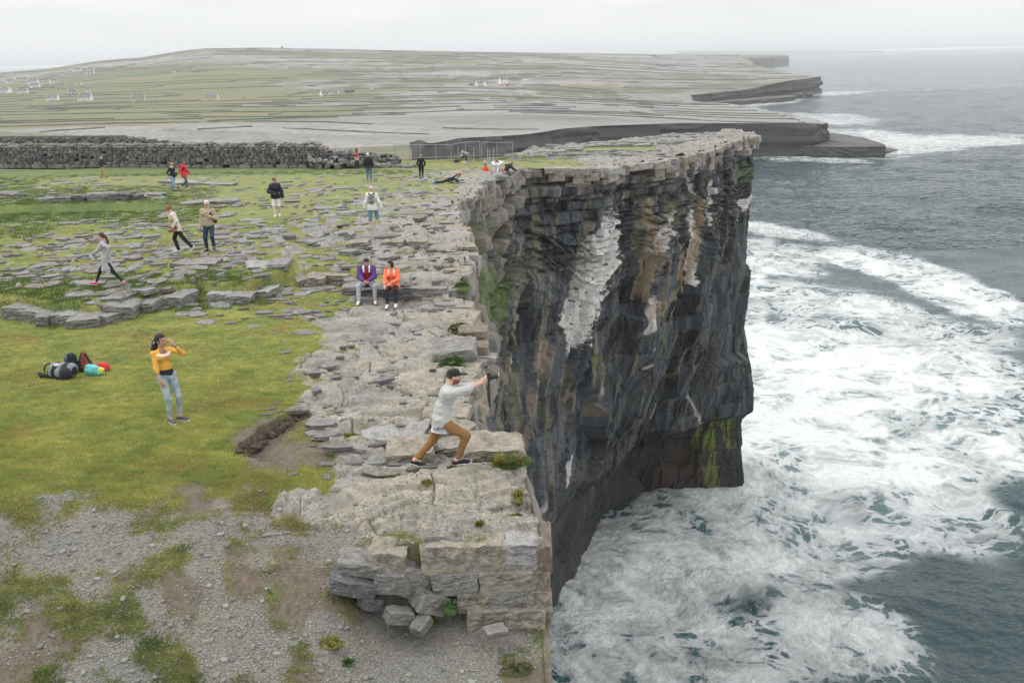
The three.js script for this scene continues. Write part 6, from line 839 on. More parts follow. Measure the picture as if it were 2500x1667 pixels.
// the photographer
{
  const J = person({ h: 1.86, near: 2, at: stand(1080, 1150), yaw: 94, pelvis: [0, 0.83, 0.02], lean: 21, twist: -6, headYaw: 4, headPitch: 6, feet: [[0.12, 0.0, -0.43, -20, 14], [-0.10, 0.0, 0.25, 10, 0]], kneePole: [[0.6, -0.2, 0.4], [-0.1, 0.1, 1]], hands: [[0.06, 1.44, 0.70], [-0.07, 1.46, 0.74]], poles: [[0.5, -1, 0], [-0.4, -1, 0]], handDir: [[0, 0.35, 0.9], [0, 0.6, 0.8]], palmUp: [[0.9, 0, 0.3], [-0.9, 0, 0.3]], grip: [0.75, 0.75],
    top: { name: 'sweater', c: [0.40, 0.40, 0.39], amt: 0.16, len: 0.085, loose: 0.024, sleeve: 0.26, flare: 0.014, wrinkle: 0.010, collar: 0.0, under: [0.78, 0.78, 0.80, 0.06] }, legs: { c: [0.225, 0.12, 0.04], loose: 0.012, fr: 0.9, wrinkle: 0.007 }, shoe: [0.02, 0.02, 0.024], sole: [0.7, 0.7, 0.68], skin: [0.52, 0.31, 0.23], beard: [0.17, 0.07, 0.035], hair: { c: [0.045, 0.03, 0.022], line: 0.07 } },
  'man in grey sweater and mustard trousers lunging at the cliff edge to take a picture');
  const S = J.H / 1.75, h = J.hdPt, qh = J.qh;
  {                                              // the word printed round the hem
    const font = await new FontLoader().loadAsync('fonts/droid/droid_sans_bold.typeface.json'), up = J.T(0, 1, 0).normalize(), c = J.pel.clone().addScaledVector(up, -0.085 * J.H + 0.045), L = [];
    [...'SOLAS'].forEach((ch, i) => { const a = (-34 + i * 14) * Math.PI / 180, g = new TextGeometry(ch, { font, size: 0.042, depth: 0.006, curveSegments: 4 }); g.rotateY(-Math.PI / 2 + a); g.translate(c.x - 0.056 - 0.157 * Math.cos(a), c.y, c.z + 0.157 * Math.sin(a)); L.push(g); });
    part('lettering', mergeGeometries(L), std(0.12, 0.12, 0.13), J.group);
  }
  carried(J, 'baseball_cap', 'black flat-brimmed cap worn by the man taking a picture', 'cap', add => { const crown = add('crown', blob([ell(h(0, 0.05, -0.012), [0.090 * S, 0.080 * S, 0.106 * S], qh)], 0.01, 0.007, { colour: dye([0.014, 0.014, 0.017], 0.1), f: (d, x, y, z) => { const v = V(x, y, z).sub(J.head).applyQuaternion(qh.clone().invert()); return Math.max(d, 0.028 * S - v.y); } }), CLOTH); add('visor', blob([ell(h(0, 0.046, 0.125), [0.075 * S, 0.012 * S, 0.085 * S], qh)], 0.01, 0.006, { colour: dye([0.02, 0.018, 0.02], 0.1) }), CLOTH); add('badge', blob([cap(h(0.004, 0.095, 0.082), h(0.004, 0.068, 0.092), 0.010 * S)], 0.01, 0.004, { colour: dye([0.7, 0.7, 0.7], 0.05) }), CLOTH, crown); add('strap', blob([cap(h(-0.055, 0.03, -0.085), h(0.055, 0.03, -0.085), 0.009 * S)], 0.01, 0.004, { colour: dye([0.6, 0.6, 0.6], 0.05) }), CLOTH, crown); });
  const c0 = J.sides[0].palm.clone().lerp(J.sides[1].palm, 0.5).add(V(0, 0.03, 0.05)), bk = std(0.014, 0.014, 0.016, 0.45);
  carried(J, 'camera', 'black camera with long lens held out in both hands over the drop', 'camera', add => { const q = (w, hh, d, x, y, z) => boxAt(w, hh, d, c0.x + x, c0.y + y, c0.z + z), body = add('camera_body', mergeGeometries([q(0.15, 0.10, 0.06, 0, 0, 0), q(0.06, 0.035, 0.05, 0, 0.065, 0), q(0.04, 0.10, 0.03, 0.065, 0, 0.03)]), bk); const L = new THREE.CylinderGeometry(0.04, 0.044, 0.16, 20); L.rotateX(Math.PI / 2 - 0.12); L.translate(c0.x, c0.y + 0.01, c0.z + 0.11); const lens = add('lens', L, bk); const R = new THREE.CylinderGeometry(0.0445, 0.0445, 0.018, 20); R.rotateX(Math.PI / 2 - 0.12); R.translate(c0.x, c0.y + 0.018, c0.z + 0.165); add('ring', R, std(0.3, 0.3, 0.3, 0.3), lens); const st = []; const P = [V(c0.x - 0.075, c0.y, c0.z), V(c0.x - 0.06, c0.y - 0.25, c0.z - 0.02), V(c0.x - 0.05, c0.y - 0.42, c0.z), V(c0.x - 0.02, c0.y - 0.5, c0.z + 0.01), V(c0.x + 0.02, c0.y - 0.4, c0.z + 0.01), V(c0.x + 0.075, c0.y, c0.z)]; const tb = new THREE.TubeGeometry(new THREE.CatmullRomCurve3(P), 40, 0.017, 6); add('neck_strap', tb, bk, body); });
}
// the woman in yellow
{
  const denim = dye([0.20, 0.27, 0.33], 0.35, 16, (x, y, z, o) => { const w = clamp(0.5 + 1.2 * n3(x * 12, y * 7, z * 12)); for (let q = 0; q < 3; q++) o[q] = lerp(o[q], [0.42, 0.46, 0.48][q], w * 0.55); });
  const J = person({ h: 1.68, near: 2, fem: 1, at: stand(422, 1032), yaw: 40, pelvis: [0.0, 0.885, -0.07], lean: -7, side: 4, headYaw: 26, headPitch: 2, feet: [[0.12, 0, 0.04, 32, 0], [-0.07, 0, 0.06, 2, 0]], hands: [[0.12, 1.49, 0.15], [-0.20, 0.86, 0.15]], poles: [[1, -0.8, 0.5], [-0.8, 0, -0.6]], handDir: [[-0.25, 0.75, -0.2], [0.15, -0.9, 0.3]], palmUp: [[0.6, 0.1, 0.8], [-0.8, 0, 0.5]], grip: [0.5, 0.45],
    top: { name: 'cardigan', c: [0.62, 0.32, 0.055], col: dye([0.62, 0.32, 0.055], 0.08), len: -0.075, loose: 0.008, sleeve: 0.62, vneck: 1.1 }, legs: { name: 'jeans', col: denim, loose: 0.006, fr: 0.95 }, shoe: [0.095, 0.085, 0.10], sole: [0.62, 0.6, 0.57], skin: [0.40, 0.215, 0.145], hair: { c: [0.012, 0.010, 0.012], kind: 'curls', line: 0.055, vol: 0.011 } },
  'woman in yellow cardigan and pale jeans standing on the grass, hand raised to her face');
  const g = J.group, T = J.T, S = J.H / 1.75;
  part('vest', blob([cap(J.pel.clone().add(T(0.03, 0.02, 0)), J.pel.clone().add(T(-0.03, 0.02, 0)), 0.112 * S), cap(J.pel.clone().add(T(0, 0.03, 0)), J.waist, 0.108 * S, 0.096 * S)], 0.03, 0.013, { colour: dye([0.012, 0.012, 0.014], 0.1), f: (d, x, y, z) => Math.max(d, J.pel.y + 0.012 - y, y - J.waist.y - 0.02) }), CLOTH, g);
  const nk = J.neck, pt = (a, y, r) => nk.clone().add(T(Math.sin(a) * r, y, Math.cos(a) * r)), ring = []; for (let i = -5; i <= 5; i++) { const a = i / 5 * 2.3, f = (1 + Math.cos(a)) / 2; ring.push(pt(a, -0.018 - 0.060 * f, 0.060 + 0.026 * f)); } const lace = []; for (let i = 0; i < ring.length - 1; i++) lace.push(cap(ring[i], ring[i + 1], 0.03 * S));
  part('lace_yoke', blob(lace, 0.015, 0.009, { colour: dye([0.66, 0.60, 0.52], 0.2, 90) }), CLOTH, g); part('camisole', blob([ell(J.chest.clone().add(T(0, 0.045, 0.046)), [0.07 * S, 0.05 * S, 0.03 * S], J.qt)], 0.01, 0.009, { colour: dye([0.22, 0.12, 0.14], 0.2) }), CLOTH, g);
  part('hair_clip', blob([cap(J.hdPt(-0.06, -0.03, -0.11), J.hdPt(-0.07, -0.06, -0.125), 0.012)], 0.01, 0.006, { colour: dye([0.45, 0.52, 0.55], 0.1) }), CLOTH, g);
}
// the couple on the ledge
const seat = (px, py) => { const [x, d] = hit(px, py); return [x, groundY(x, d), d]; };
{
  const at = seat(897, 741); at[2] += 0.12;
  const J = person({ h: 1.74, near: 1, seated: 1, at, yaw: 6, pelvis: [0, 0.52, -0.36], lean: 16, headYaw: 6, headPitch: 38, feet: [[0.20, 0.0, 0.06, 6, 0], [-0.26, 0.02, 0.12, -14, 0]], kneePole: [[0.4, 1, 1], [-0.5, 1, 1]], build: 1.08, wide: 1.12, hands: [[0.07, 0.68, 0.10], [-0.09, 0.68, 0.12]], poles: [[1, -0.3, -0.6], [-1, -0.3, -0.6]], handDir: [[-0.7, -0.15, 0.4], [0.7, -0.15, 0.4]], palmUp: [[0.3, 0.9, 0.3], [-0.3, 0.9, 0.3]], grip: [0.6, 0.6],
    top: { c: [0.085, 0.035, 0.19], len: 0.04, loose: 0.022, hood: 2, hoodC: [0.72, 0.72, 0.74], inner: [0.30, 0.012, 0.025], innerW: 0.085, wrinkle: 0.007 }, legs: { c: [0.36, 0.39, 0.42], loose: 0.014, wrinkle: 0.008 }, shoe: [0.72, 0.72, 0.72], sole: [0.5, 0.5, 0.5], skin: [0.46, 0.27, 0.18], hair: { c: [0.014, 0.013, 0.014], line: 0.06 } },
  'seated man in purple jacket over red shirt, looking down at his hands');
  part('collar', blob([cap(J.neck.clone().add(J.T(0.04, -0.01, 0.025)), J.chest.clone().add(J.T(0.02, 0.03, 0.07)), 0.02, 0.014), cap(J.neck.clone().add(J.T(-0.04, -0.01, 0.025)), J.chest.clone().add(J.T(-0.02, 0.03, 0.07)), 0.02, 0.014)], 0.02, 0.012, { colour: dye([0.02, 0.03, 0.04], 0.1) }), CLOTH, J.group);
  const c = J.sides[0].palm.clone().lerp(J.sides[1].palm, 0.5); carried(J, 'mobile_phone', 'small pink phone held by the seated man in purple', 'phone', add => { const p = add('case', boxAt(0.13, 0.02, 0.07, c.x, c.y + 0.02, c.z), std(0.5, 0.04, 0.16, 0.4)); add('screen', boxAt(0.11, 0.004, 0.055, c.x, c.y + 0.033, c.z), std(0.02, 0.02, 0.025, 0.1), p); });
  const at2 = seat(953, 745); at2[2] += 0.10;
  const K = person({ h: 1.66, near: 1, fem: 1, seated: 1, at: at2, yaw: -4, pelvis: [0.02, 0.52, -0.34], lean: 8, headYaw: -52, headPitch: 16, feet: [[0.16, 0.02, 0.08, 6, 0], [-0.08, 0, 0.12, -4, 0]], kneePole: [[0.2, 1, 1], [-0.2, 1, 1]], wide: 1.1, build: 1.06, hands: [[0.05, 0.70, 0.04], [-0.12, 0.66, 0.14]], poles: [[1, -0.4, -0.5], [-1, -0.4, -0.5]], handDir: [[-0.6, -0.3, 0.5], [0.1, -0.6, 0.8]], palmUp: [[0.3, 0.9, 0.3], [-0.2, 0.8, 0.5]], grip: [0.4, 0.3],
    top: { c: [0.78, 0.16, 0.075], len: 0.04, loose: 0.022, hood: 2, hoodC: [0.66, 0.62, 0.55], wrinkle: 0.008 }, legs: { c: [0.018, 0.022, 0.028], loose: 0.01 }, shoe: [0.74, 0.74, 0.76], sole: [0.45, 0.45, 0.45], skin: [0.55, 0.33, 0.25], hair: { c: [0.018, 0.013, 0.012], kind: 'bob', line: 0.055 } },
  'seated woman in orange jacket and black trousers, turned towards the man beside her');
  part('scarf', blob([cap(K.neck.clone().add(K.T(0.035, -0.01, 0.03)), K.chest.clone().add(K.T(0.005, 0.0, 0.075)), 0.03, 0.024), cap(K.neck.clone().add(K.T(-0.035, -0.01, 0.03)), K.chest.clone().add(K.T(0.005, 0.0, 0.075)), 0.03, 0.024)], 0.02, 0.012, { colour: dye([0.36, 0.42, 0.16], 0.12) }), CLOTH, K.group);
  backpack(K, 'dark backpack with black straps worn by the seated woman in orange', [0.03, 0.02, 0.025], { strap: [0.035, 0.012, 0.02] });
}
// walkers on the slope
{
  const J = person({ h: 1.68, near: 1, fem: 1, at: stand(268, 699), yaw: -88, pelvis: [0, 0.83, 0.02], lean: 5, headPitch: 4, headYaw: -4, feet: [[0.06, 0.0, -0.44, 0, 14], [-0.05, 0.0, 0.44, 0, -8]], hands: [[0.22, 0.98, -0.12], [-0.18, 0.92, 0.50]], poles: [[0.4, 0, -1], [-0.4, -0.4, -1]], grip: [0.4, 0.7],
    top: { name: 'coat', c: [0.36, 0.36, 0.37], len: 0.20, flare: 0.055, loose: 0.015, amt: 0.1, hood: 1, wrinkle: 0.008 }, legs: { name: 'leggings', c: [0.014, 0.018, 0.025], loose: 0.001, fr: 0.97 }, shoe: [0.62, 0.06, 0.14], sole: [0.7, 0.66, 0.66], skin: [0.52, 0.31, 0.24], hair: { c: [0.07, 0.038, 0.022], kind: 'tail', line: 0.05 } },
  'woman with ponytail in grey raincoat and pink trainers striding to the left');
  const w = J.sides[1].palm; carried(J, 'water_bottle', 'pale blue bottle in the hand of the woman in the grey raincoat', 'bottle', add => { const b = new THREE.CylinderGeometry(0.035, 0.035, 0.15, 14); b.rotateX(0.5); b.translate(w.x, w.y - 0.07, w.z); add('bottle_body', b, std(0.42, 0.58, 0.62, 0.25)); const c = new THREE.CylinderGeometry(0.018, 0.018, 0.03, 12); c.rotateX(0.5); c.translate(w.x, w.y + 0.01, w.z + 0.04); add('bottle_top', c, std(0.7, 0.75, 0.78, 0.4)); });
}
{
  const J = person({ h: 1.66, near: 1, fem: 1, at: stand(438, 624), yaw: -80, pelvis: [0, 0.86, 0.0], lean: 17, headPitch: 26, headYaw: -6, feet: [[0.06, 0.10, -0.52, 0, 52], [-0.05, 0.0, 0.02, 0, 0]], hands: [[0.22, 0.92, 0.10], [-0.22, 0.92, 0.22]], poles: [[0.4, 0, -1], [-0.4, 0, -1]],
    top: { c: [0.56, 0.53, 0.43], len: 0.075, flare: 0.03, loose: 0.022, wrinkle: 0.007, amt: 0.14 }, legs: { c: [0.012, 0.014, 0.020], loose: 0.014, flare: 0.012 }, shoe: [0.55, 0.54, 0.52], sole: [0.5, 0.5, 0.5], skin: [0.52, 0.31, 0.23], hair: { c: [0.20, 0.085, 0.04], vol: 0.014, line: 0.045 }, glasses: 1 },
  'woman in cream jacket and black trousers stepping left with her head bowed');
  part('blouse', blob([cap(J.neck.clone().add(J.T(0, -0.02, 0.035)), J.waist.clone().add(J.T(0, 0, 0.052)), 0.04, 0.05)], 0.02, 0.015, { colour: dye([0.015, 0.018, 0.022], 0.1) }), CLOTH, J.group);
  const c = J.pel.clone().add(J.T(0.10, 0.03, 0.07)); carried(J, 'handbag', 'tan leather shoulder bag on the hip of the woman in the cream jacket', 'handbag', add => { const bag = add('bag', blob([cap(c.clone().add(V(0.02, 0.05, 0.11)), c.clone().add(V(0.02, 0.05, -0.11)), 0.05), cap(c.clone().add(V(0.02, -0.1, 0.11)), c.clone().add(V(0.02, -0.1, -0.11)), 0.055)], 0.04, 0.014, { colour: dye([0.24, 0.12, 0.065], 0.12) }), CLOTH); add('flap', blob([cap(c.clone().add(V(0.055, 0.03, 0.11)), c.clone().add(V(0.055, 0.03, -0.11)), 0.03)], 0.02, 0.012, { colour: dye([0.20, 0.10, 0.055], 0.12) }), CLOTH, bag); add('strap', blob([cap(c.clone().add(V(0, 0.06, 0.02)), J.neck.clone().add(J.T(0.02, -0.03, 0.055)), 0.014), cap(c.clone().add(V(0, 0.06, -0.04)), J.neck.clone().add(J.T(-0.02, -0.03, -0.065)), 0.014)], 0.01, 0.01, { colour: dye([0.16, 0.08, 0.045], 0.1) }), CLOTH); });
}
{
  const J = person({ h: 1.80, near: 1, at: stand(515, 613), yaw: 2, build: 1.06, headPitch: 8, headYaw: -4, feet: [[0.13, 0, 0.06, 10, 0], [-0.14, 0, 0.0, -10, 0]], hands: [[0.13, 1.24, 0.20], [-0.25, 0.86, 0.06]], poles: [[0.5, -1, -0.2], [-0.4, 0, -1]], handDir: [[-0.5, 0.7, 0.1], [0, -1, 0.1]], grip: [0.9, 0.4],
    top: { c: [0.38, 0.315, 0.215], len: 0.03, loose: 0.028, wrinkle: 0.01, amt: 0.06 }, legs: { name: 'jeans', c: [0.022, 0.042, 0.075], loose: 0.014, amt: 0.16 }, shoe: [0.06, 0.04, 0.03], sole: [0.1, 0.08, 0.06], skin: [0.55, 0.31, 0.24], hair: { c: [0.62, 0.60, 0.58], line: 0.085 }, glasses: 1 },
  'white-haired man in beige jacket, sunglasses and dark jeans standing on the rocks');
  part('collar', blob([cap(J.neck.clone().add(J.T(0.035, 0.0, 0.02)), J.neck.clone().add(J.T(0.02, -0.03, 0.045)), 0.022), cap(J.neck.clone().add(J.T(-0.035, 0.0, 0.02)), J.neck.clone().add(J.T(-0.02, -0.03, 0.045)), 0.022)], 0.02, 0.012, { colour: dye([0.34, 0.28, 0.19], 0.08) }), CLOTH, J.group);
  backpack(J, 'dark grey backpack slung on one shoulder of the man in beige', [0.04, 0.045, 0.055], { one: 1, y: -0.10, s: 0.95 }).children[0].position.x += 0.13;
}
{
  const J = person({ h: 1.70, near: 1, fem: 1, at: stand(676, 528), yaw: 8, build: 1.06, headPitch: 24, headYaw: -10, feet: [[0.10, 0.05, -0.10, 6, 18], [-0.07, 0, 0.14, -4, 0]], hands: [[0.30, 0.86, 0.02], [-0.08, 1.06, 0.26]], poles: [[0.6, 0, -1], [-1, -0.4, -0.3]], handDir: [[0, -1, 0.1], [0.8, 0, 0.4]],
    top: { c: [0.014, 0.018, 0.026], len: 0.065, loose: 0.038, puff: 0.006, wrinkle: 0.012, flare: 0.01 }, legs: { c: [0.62, 0.57, 0.50], loose: 0.012 }, shoe: [0.7, 0.68, 0.66], sole: [0.6, 0.6, 0.58], skin: [0.52, 0.30, 0.22], hair: { c: [0.10, 0.045, 0.028], vol: 0.012, line: 0.05 } },
  'person in bulky black jacket and white trousers walking towards the viewer');
  const w = J.sides[1].palm; carried(J, 'camera', 'compact black camera in the hand of the walker in white trousers', 'camera', add => { const b = add('camera_body', boxAt(0.12, 0.07, 0.04, w.x + 0.05, w.y, w.z + 0.02), std(0.02, 0.02, 0.022, 0.4)); const L = new THREE.CylinderGeometry(0.025, 0.025, 0.05, 14); L.rotateX(Math.PI / 2); L.translate(w.x + 0.05, w.y, w.z + 0.06); add('lens', L, std(0.03, 0.03, 0.03, 0.3), b); });
}
{
  const J = person({ h: 1.70, near: 1, fem: 1, at: stand(912, 563), yaw: 178, build: 1.1, headPitch: 2, headYaw: 4, feet: [[0.12, 0, -0.02, 14, 0], [-0.13, 0, 0.0, -16, 0]], hands: [[0.30, 0.84, 0.02], [-0.34, 0.86, 0.02]],
    top: { c: [0.66, 0.65, 0.61], len: 0.07, loose: 0.03, puff: 0.004, hood: 1, flare: 0.02, wrinkle: 0.009, amt: 0.05 }, legs: { name: 'cropped_jeans', c: [0.13, 0.235, 0.34], loose: 0.012, fr: 0.22, amt: 0.14 }, shoe: [0.66, 0.67, 0.74], sole: [0.7, 0.7, 0.72], skin: [0.54, 0.33, 0.25], hair: { c: [0.50, 0.40, 0.28], vol: 0.008, kind: 'bob0', line: 0.05 } },
  'blonde woman seen from behind in white jacket and cropped blue jeans');
  backpack(J, 'small leopard print backpack on the back of the woman in white', [0.2, 0.18, 0.15], { s: 0.92, col: (x, y, z, o) => { worley(x * 42 + z * 20, y * 42); const q = W1 < 0.42 ? 0.035 : 0.34; o[0] = q; o[1] = q * 0.94; o[2] = q * 0.84; } });
}
{
  const J = person({ h: tall(250, 433, 380) * 1.0, at: stand(251, 433), yaw: 78, build: 1.08, feet: [[0.1, 0, -0.26, 0, 10], [-0.08, 0, 0.30, 0, -6]], pelvis: [0, 0.84, 0], hands: [[0.2, 0.98, 0.3], [-0.24, 0.94, 0.22]],
    top: { c: [0.018, 0.024, 0.04], len: 0.03, loose: 0.03 }, legs: { c: [0.40, 0.27, 0.12], loose: 0.014 }, shoe: [0.2, 0.12, 0.06], skin: [0.52, 0.28, 0.2], hair: { kind: 'none' } },
  'bald man in navy jacket and tan trousers walking in front of the wall');
  backpack(J, 'navy backpack on the bald man in tan trousers', [0.02, 0.025, 0.035]);
}
{
  const J = person({ h: tall(425, 469, 397) * 1.0, fem: 1, at: stand(424, 469), yaw: 58, headYaw: 20, headPitch: 8, pelvis: [0, 0.84, 0], feet: [[0.10, 0, -0.24, 0, 8], [-0.10, 0, 0.30, 0, -6]], hands: [[0.24, 0.92, -0.06], [-0.26, 0.90, 0.10]],
    top: { c: [0.014, 0.02, 0.032], len: 0.03, loose: 0.02 }, legs: { name: 'jeans', c: [0.20, 0.30, 0.40], loose: 0.012, amt: 0.2 }, shoe: [0.03, 0.035, 0.05], skin: [0.5, 0.3, 0.22], hair: { c: [0.32, 0.20, 0.10], vol: 0.014, line: 0.05 } },
  'blonde walker in navy top and blue jeans with a white scarf');
  part('scarf', blob([cap(J.neck.clone().add(J.T(0.04, 0, 0.02)), J.neck.clone().add(J.T(-0.04, 0, 0.02)), 0.045), cap(J.neck.clone().add(J.T(0, 0, -0.04)), J.neck, 0.045)], 0.03, 0.02, { colour: dye([0.7, 0.7, 0.7], 0.05) }), CLOTH, J.group);
  const c = J.pel.clone().add(J.T(0.10, 0.06, 0.06)); carried(J, 'handbag', 'brown shoulder bag on the hip of the blonde walker', 'handbag', add => { const b = add('bag', blob([cap(c.clone().add(V(0, 0.06, 0.08)), c.clone().add(V(0, -0.08, -0.06)), 0.07)], 0.03, 0.02, { colour: dye([0.15, 0.06, 0.035], 0.15) }), CLOTH); add('strap', blob([cap(c.clone().add(V(0, 0.08, 0)), J.neck.clone().add(J.T(-0.05, -0.01, 0.0)), 0.016)], 0.01, 0.016, { colour: dye([0.1, 0.04, 0.025], 0.1) }), CLOTH); });
}
{
  const J = person({ h: tall(455, 463, 390) * 1.0, fem: 1, at: stand(452, 463), yaw: 84, headPitch: 10, headYaw: -14, pelvis: [0, 0.90, 0], feet: [[0.08, 0.12, -0.26, 0, 50], [-0.06, 0, 0.10, 0, 0]], hands: [[0.2, 0.98, 0.24], [-0.24, 0.92, 0.04]],
    top: { c: [0.60, 0.025, 0.05], len: 0.10, loose: 0.03, hood: 1, hoodC: [0.55, 0.5, 0.5], puff: 0.004 }, legs: { c: [0.10, 0.115, 0.125], loose: 0.008 }, shoe: [0.5, 0.46, 0.38], skin: [0.4, 0.24, 0.18], hair: { c: [0.075, 0.045, 0.03], kind: 'bob', line: 0.05 } },
  'walker in bright red jacket and grey trousers lifting one foot');
  backpack(J, 'black backpack worn over the bright red jacket', [0.015, 0.016, 0.02], { s: 0.9 });
}
// by the wall
{
  const J = person({ h: 1.72, fem: 1, at: stand(820, 411), yaw: 176, lean: 12, headPitch: 14, pelvis: [0, 0.92, -0.02], feet: [[0.11, 0, 0, 0, 0], [-0.11, 0, 0, 0, 0]], hands: [[0.16, 1.2, 0.32], [-0.16, 1.2, 0.32]], poles: [[1, -0.5, 0], [-1, -0.5, 0]],
    top: { c: [0.17, 0.16, 0.18], len: 0.01, loose: 0.016 }, legs: { c: [0.018, 0.022, 0.035], loose: 0.014 }, skin: [0.5, 0.3, 0.22], hair: { c: [0.36, 0.12, 0.03], line: 0.05, vol: 0.006 } },
  'red-haired person in grey top leaning on the wall, pale jacket tied at the waist');
  const w = J.pel.clone().add(J.T(0, 0.02, 0)); part('tied_jacket', blob([cap(w.clone().add(V(0.1, 0.03, 0)), w.clone().add(V(-0.1, 0.03, 0)), 0.135), cap(w.clone().add(V(0, 0, -0.1)), w.clone().add(V(0, -0.2, -0.12)), 0.09, 0.05)], 0.05, 0.022, { colour: dye([0.26, 0.32, 0.37], 0.12), f: (d, x, y) => Math.max(d, w.y - 0.3 - y, y - w.y - 0.09) }), CLOTH, J.group);
}
{
  const J = person({ h: 1.74, fem: 1, at: stand(872, 412), yaw: 184, headYaw: 8, headPitch: -8, feet: [[0.09, 0, 0, 0, 0], [-0.10, 0, 0, 0, 0]], hands: [[0.10, 1.36, 0.30], [-0.22, 1.78, 0.16]], poles: [[1, -0.6, 0], [-1, 0.1, 0]], 
    top: { c: [0.55, 0.30, 0.28], len: 0.09, loose: 0.02, flare: 0.02 }, legs: { c: [0.016, 0.018, 0.024], loose: 0.006 }, skin: [0.5, 0.3, 0.24], hair: { c: [0.016, 0.012, 0.012], kind: 'long', line: 0.05 } },
  'long-haired woman in pink jacket raising one arm beside the wall');
  backpack(J, 'small red backpack worn over the pink jacket', [0.46, 0.02, 0.03], { s: 0.75, y: -0.05 });
}
{
  const J = person({ h: tall(900, 442, 373) * 1.0, build: 1.1, at: stand(901, 442), yaw: 178, feet: [[0.10, 0, 0, 4, 0], [-0.11, 0, -0.02, -8, 0]], hands: [[0.28, 0.88, 0.06], [-0.28, 0.88, 0.06]],
    top: { c: [0.026, 0.03, 0.04], len: 0.045, loose: 0.036, flare: 0.02 }, legs: { name: 'jeans', c: [0.085, 0.165, 0.26], loose: 0.016, amt: 0.16 }, shoe: [0.03, 0.026, 0.024], skin: [0.55, 0.32, 0.25], hair: { c: [0.66, 0.64, 0.62], line: 0.06 } },
  'white-haired man seen from behind in dark jacket and blue jeans');
  backpack(J, 'black backpack on the white-haired man in jeans', [0.012, 0.013, 0.017]);
}
{
  const J = person({ h: tall(1029, 437, 377) * 1.0, fem: 1, at: stand(1029, 437), yaw: 186, headYaw: 30, feet: [[0.08, 0, 0, 0, 0], [-0.08, 0, 0.02, 0, 0]], hands: [[0.20, 0.88, 0.04], [-0.24, 0.86, 0.06]],
    top: { c: [0.010, 0.011, 0.014], len: 0.09, loose: 0.03, flare: 0.02 }, legs: { c: [0.010, 0.010, 0.012], loose: 0.012 }, skin: [0.5, 0.32, 0.25], hair: { c: [0.28, 0.20, 0.13], vol: 0.012, kind: 'bob0', line: 0.05 } },
  'blonde woman dressed all in black standing alone, seen from behind');
}
{
  const at = stand(1135, 397); 
  const J = person({ h: 1.66, fem: 1, seated: 1, at, yaw: 84, pelvis: [0, 0.50, -0.28], lean: 14, headPitch: 14, headYaw: -10, feet: [[0.12, 0, 0.12, 4, 0], [-0.12, 0, 0.10, -4, 0]], kneePole: [[0.1, 1, 1], [-0.1, 1, 1]], hands: [[0.08, 0.78, 0.34], [-0.1, 0.74, 0.30]], poles: [[0.6, -1, 0], [-0.6, -1, 0]],
    top: { c: [0.34, 0.36, 0.40], len: 0.02, loose: 0.022, hood: 1, hoodC: [0.62, 0.32, 0.32] }, legs: { c: [0.018, 0.026, 0.045], loose: 0.014 }, shoe: [0.05, 0.09, 0.12], skin: [0.52, 0.32, 0.25], hair: { c: [0.14, 0.045, 0.03], kind: 'bob', line: 0.05, vol: 0.008 } },
  'seated person in grey hooded top resting on a stone before the fence');
  block('boulder', at[0] - 0.34, at[2], 0.5, 0.42, 0.5, { sink: 0.9, g: STONES[2] });
  const B = top(new THREE.Group(), 'handbag', { label: 'dark bag lying behind the person seated before the fence', category: 'bag' }); B.position.set(at[0] - 0.72, at[1] + 0.14, -at[2]); const bg = part('bag', blob([cap(V(-0.14, 0, 0), V(0.14, 0.03, 0), 0.13)], 0.03, 0.02, { colour: dye([0.025, 0.028, 0.045], 0.15) }), CLOTH, B); part('strap', new THREE.TorusGeometry(0.13, 0.014, 6, 16, Math.PI).translate(0, 0.1, 0), std(0.02, 0.02, 0.025), bg);
}
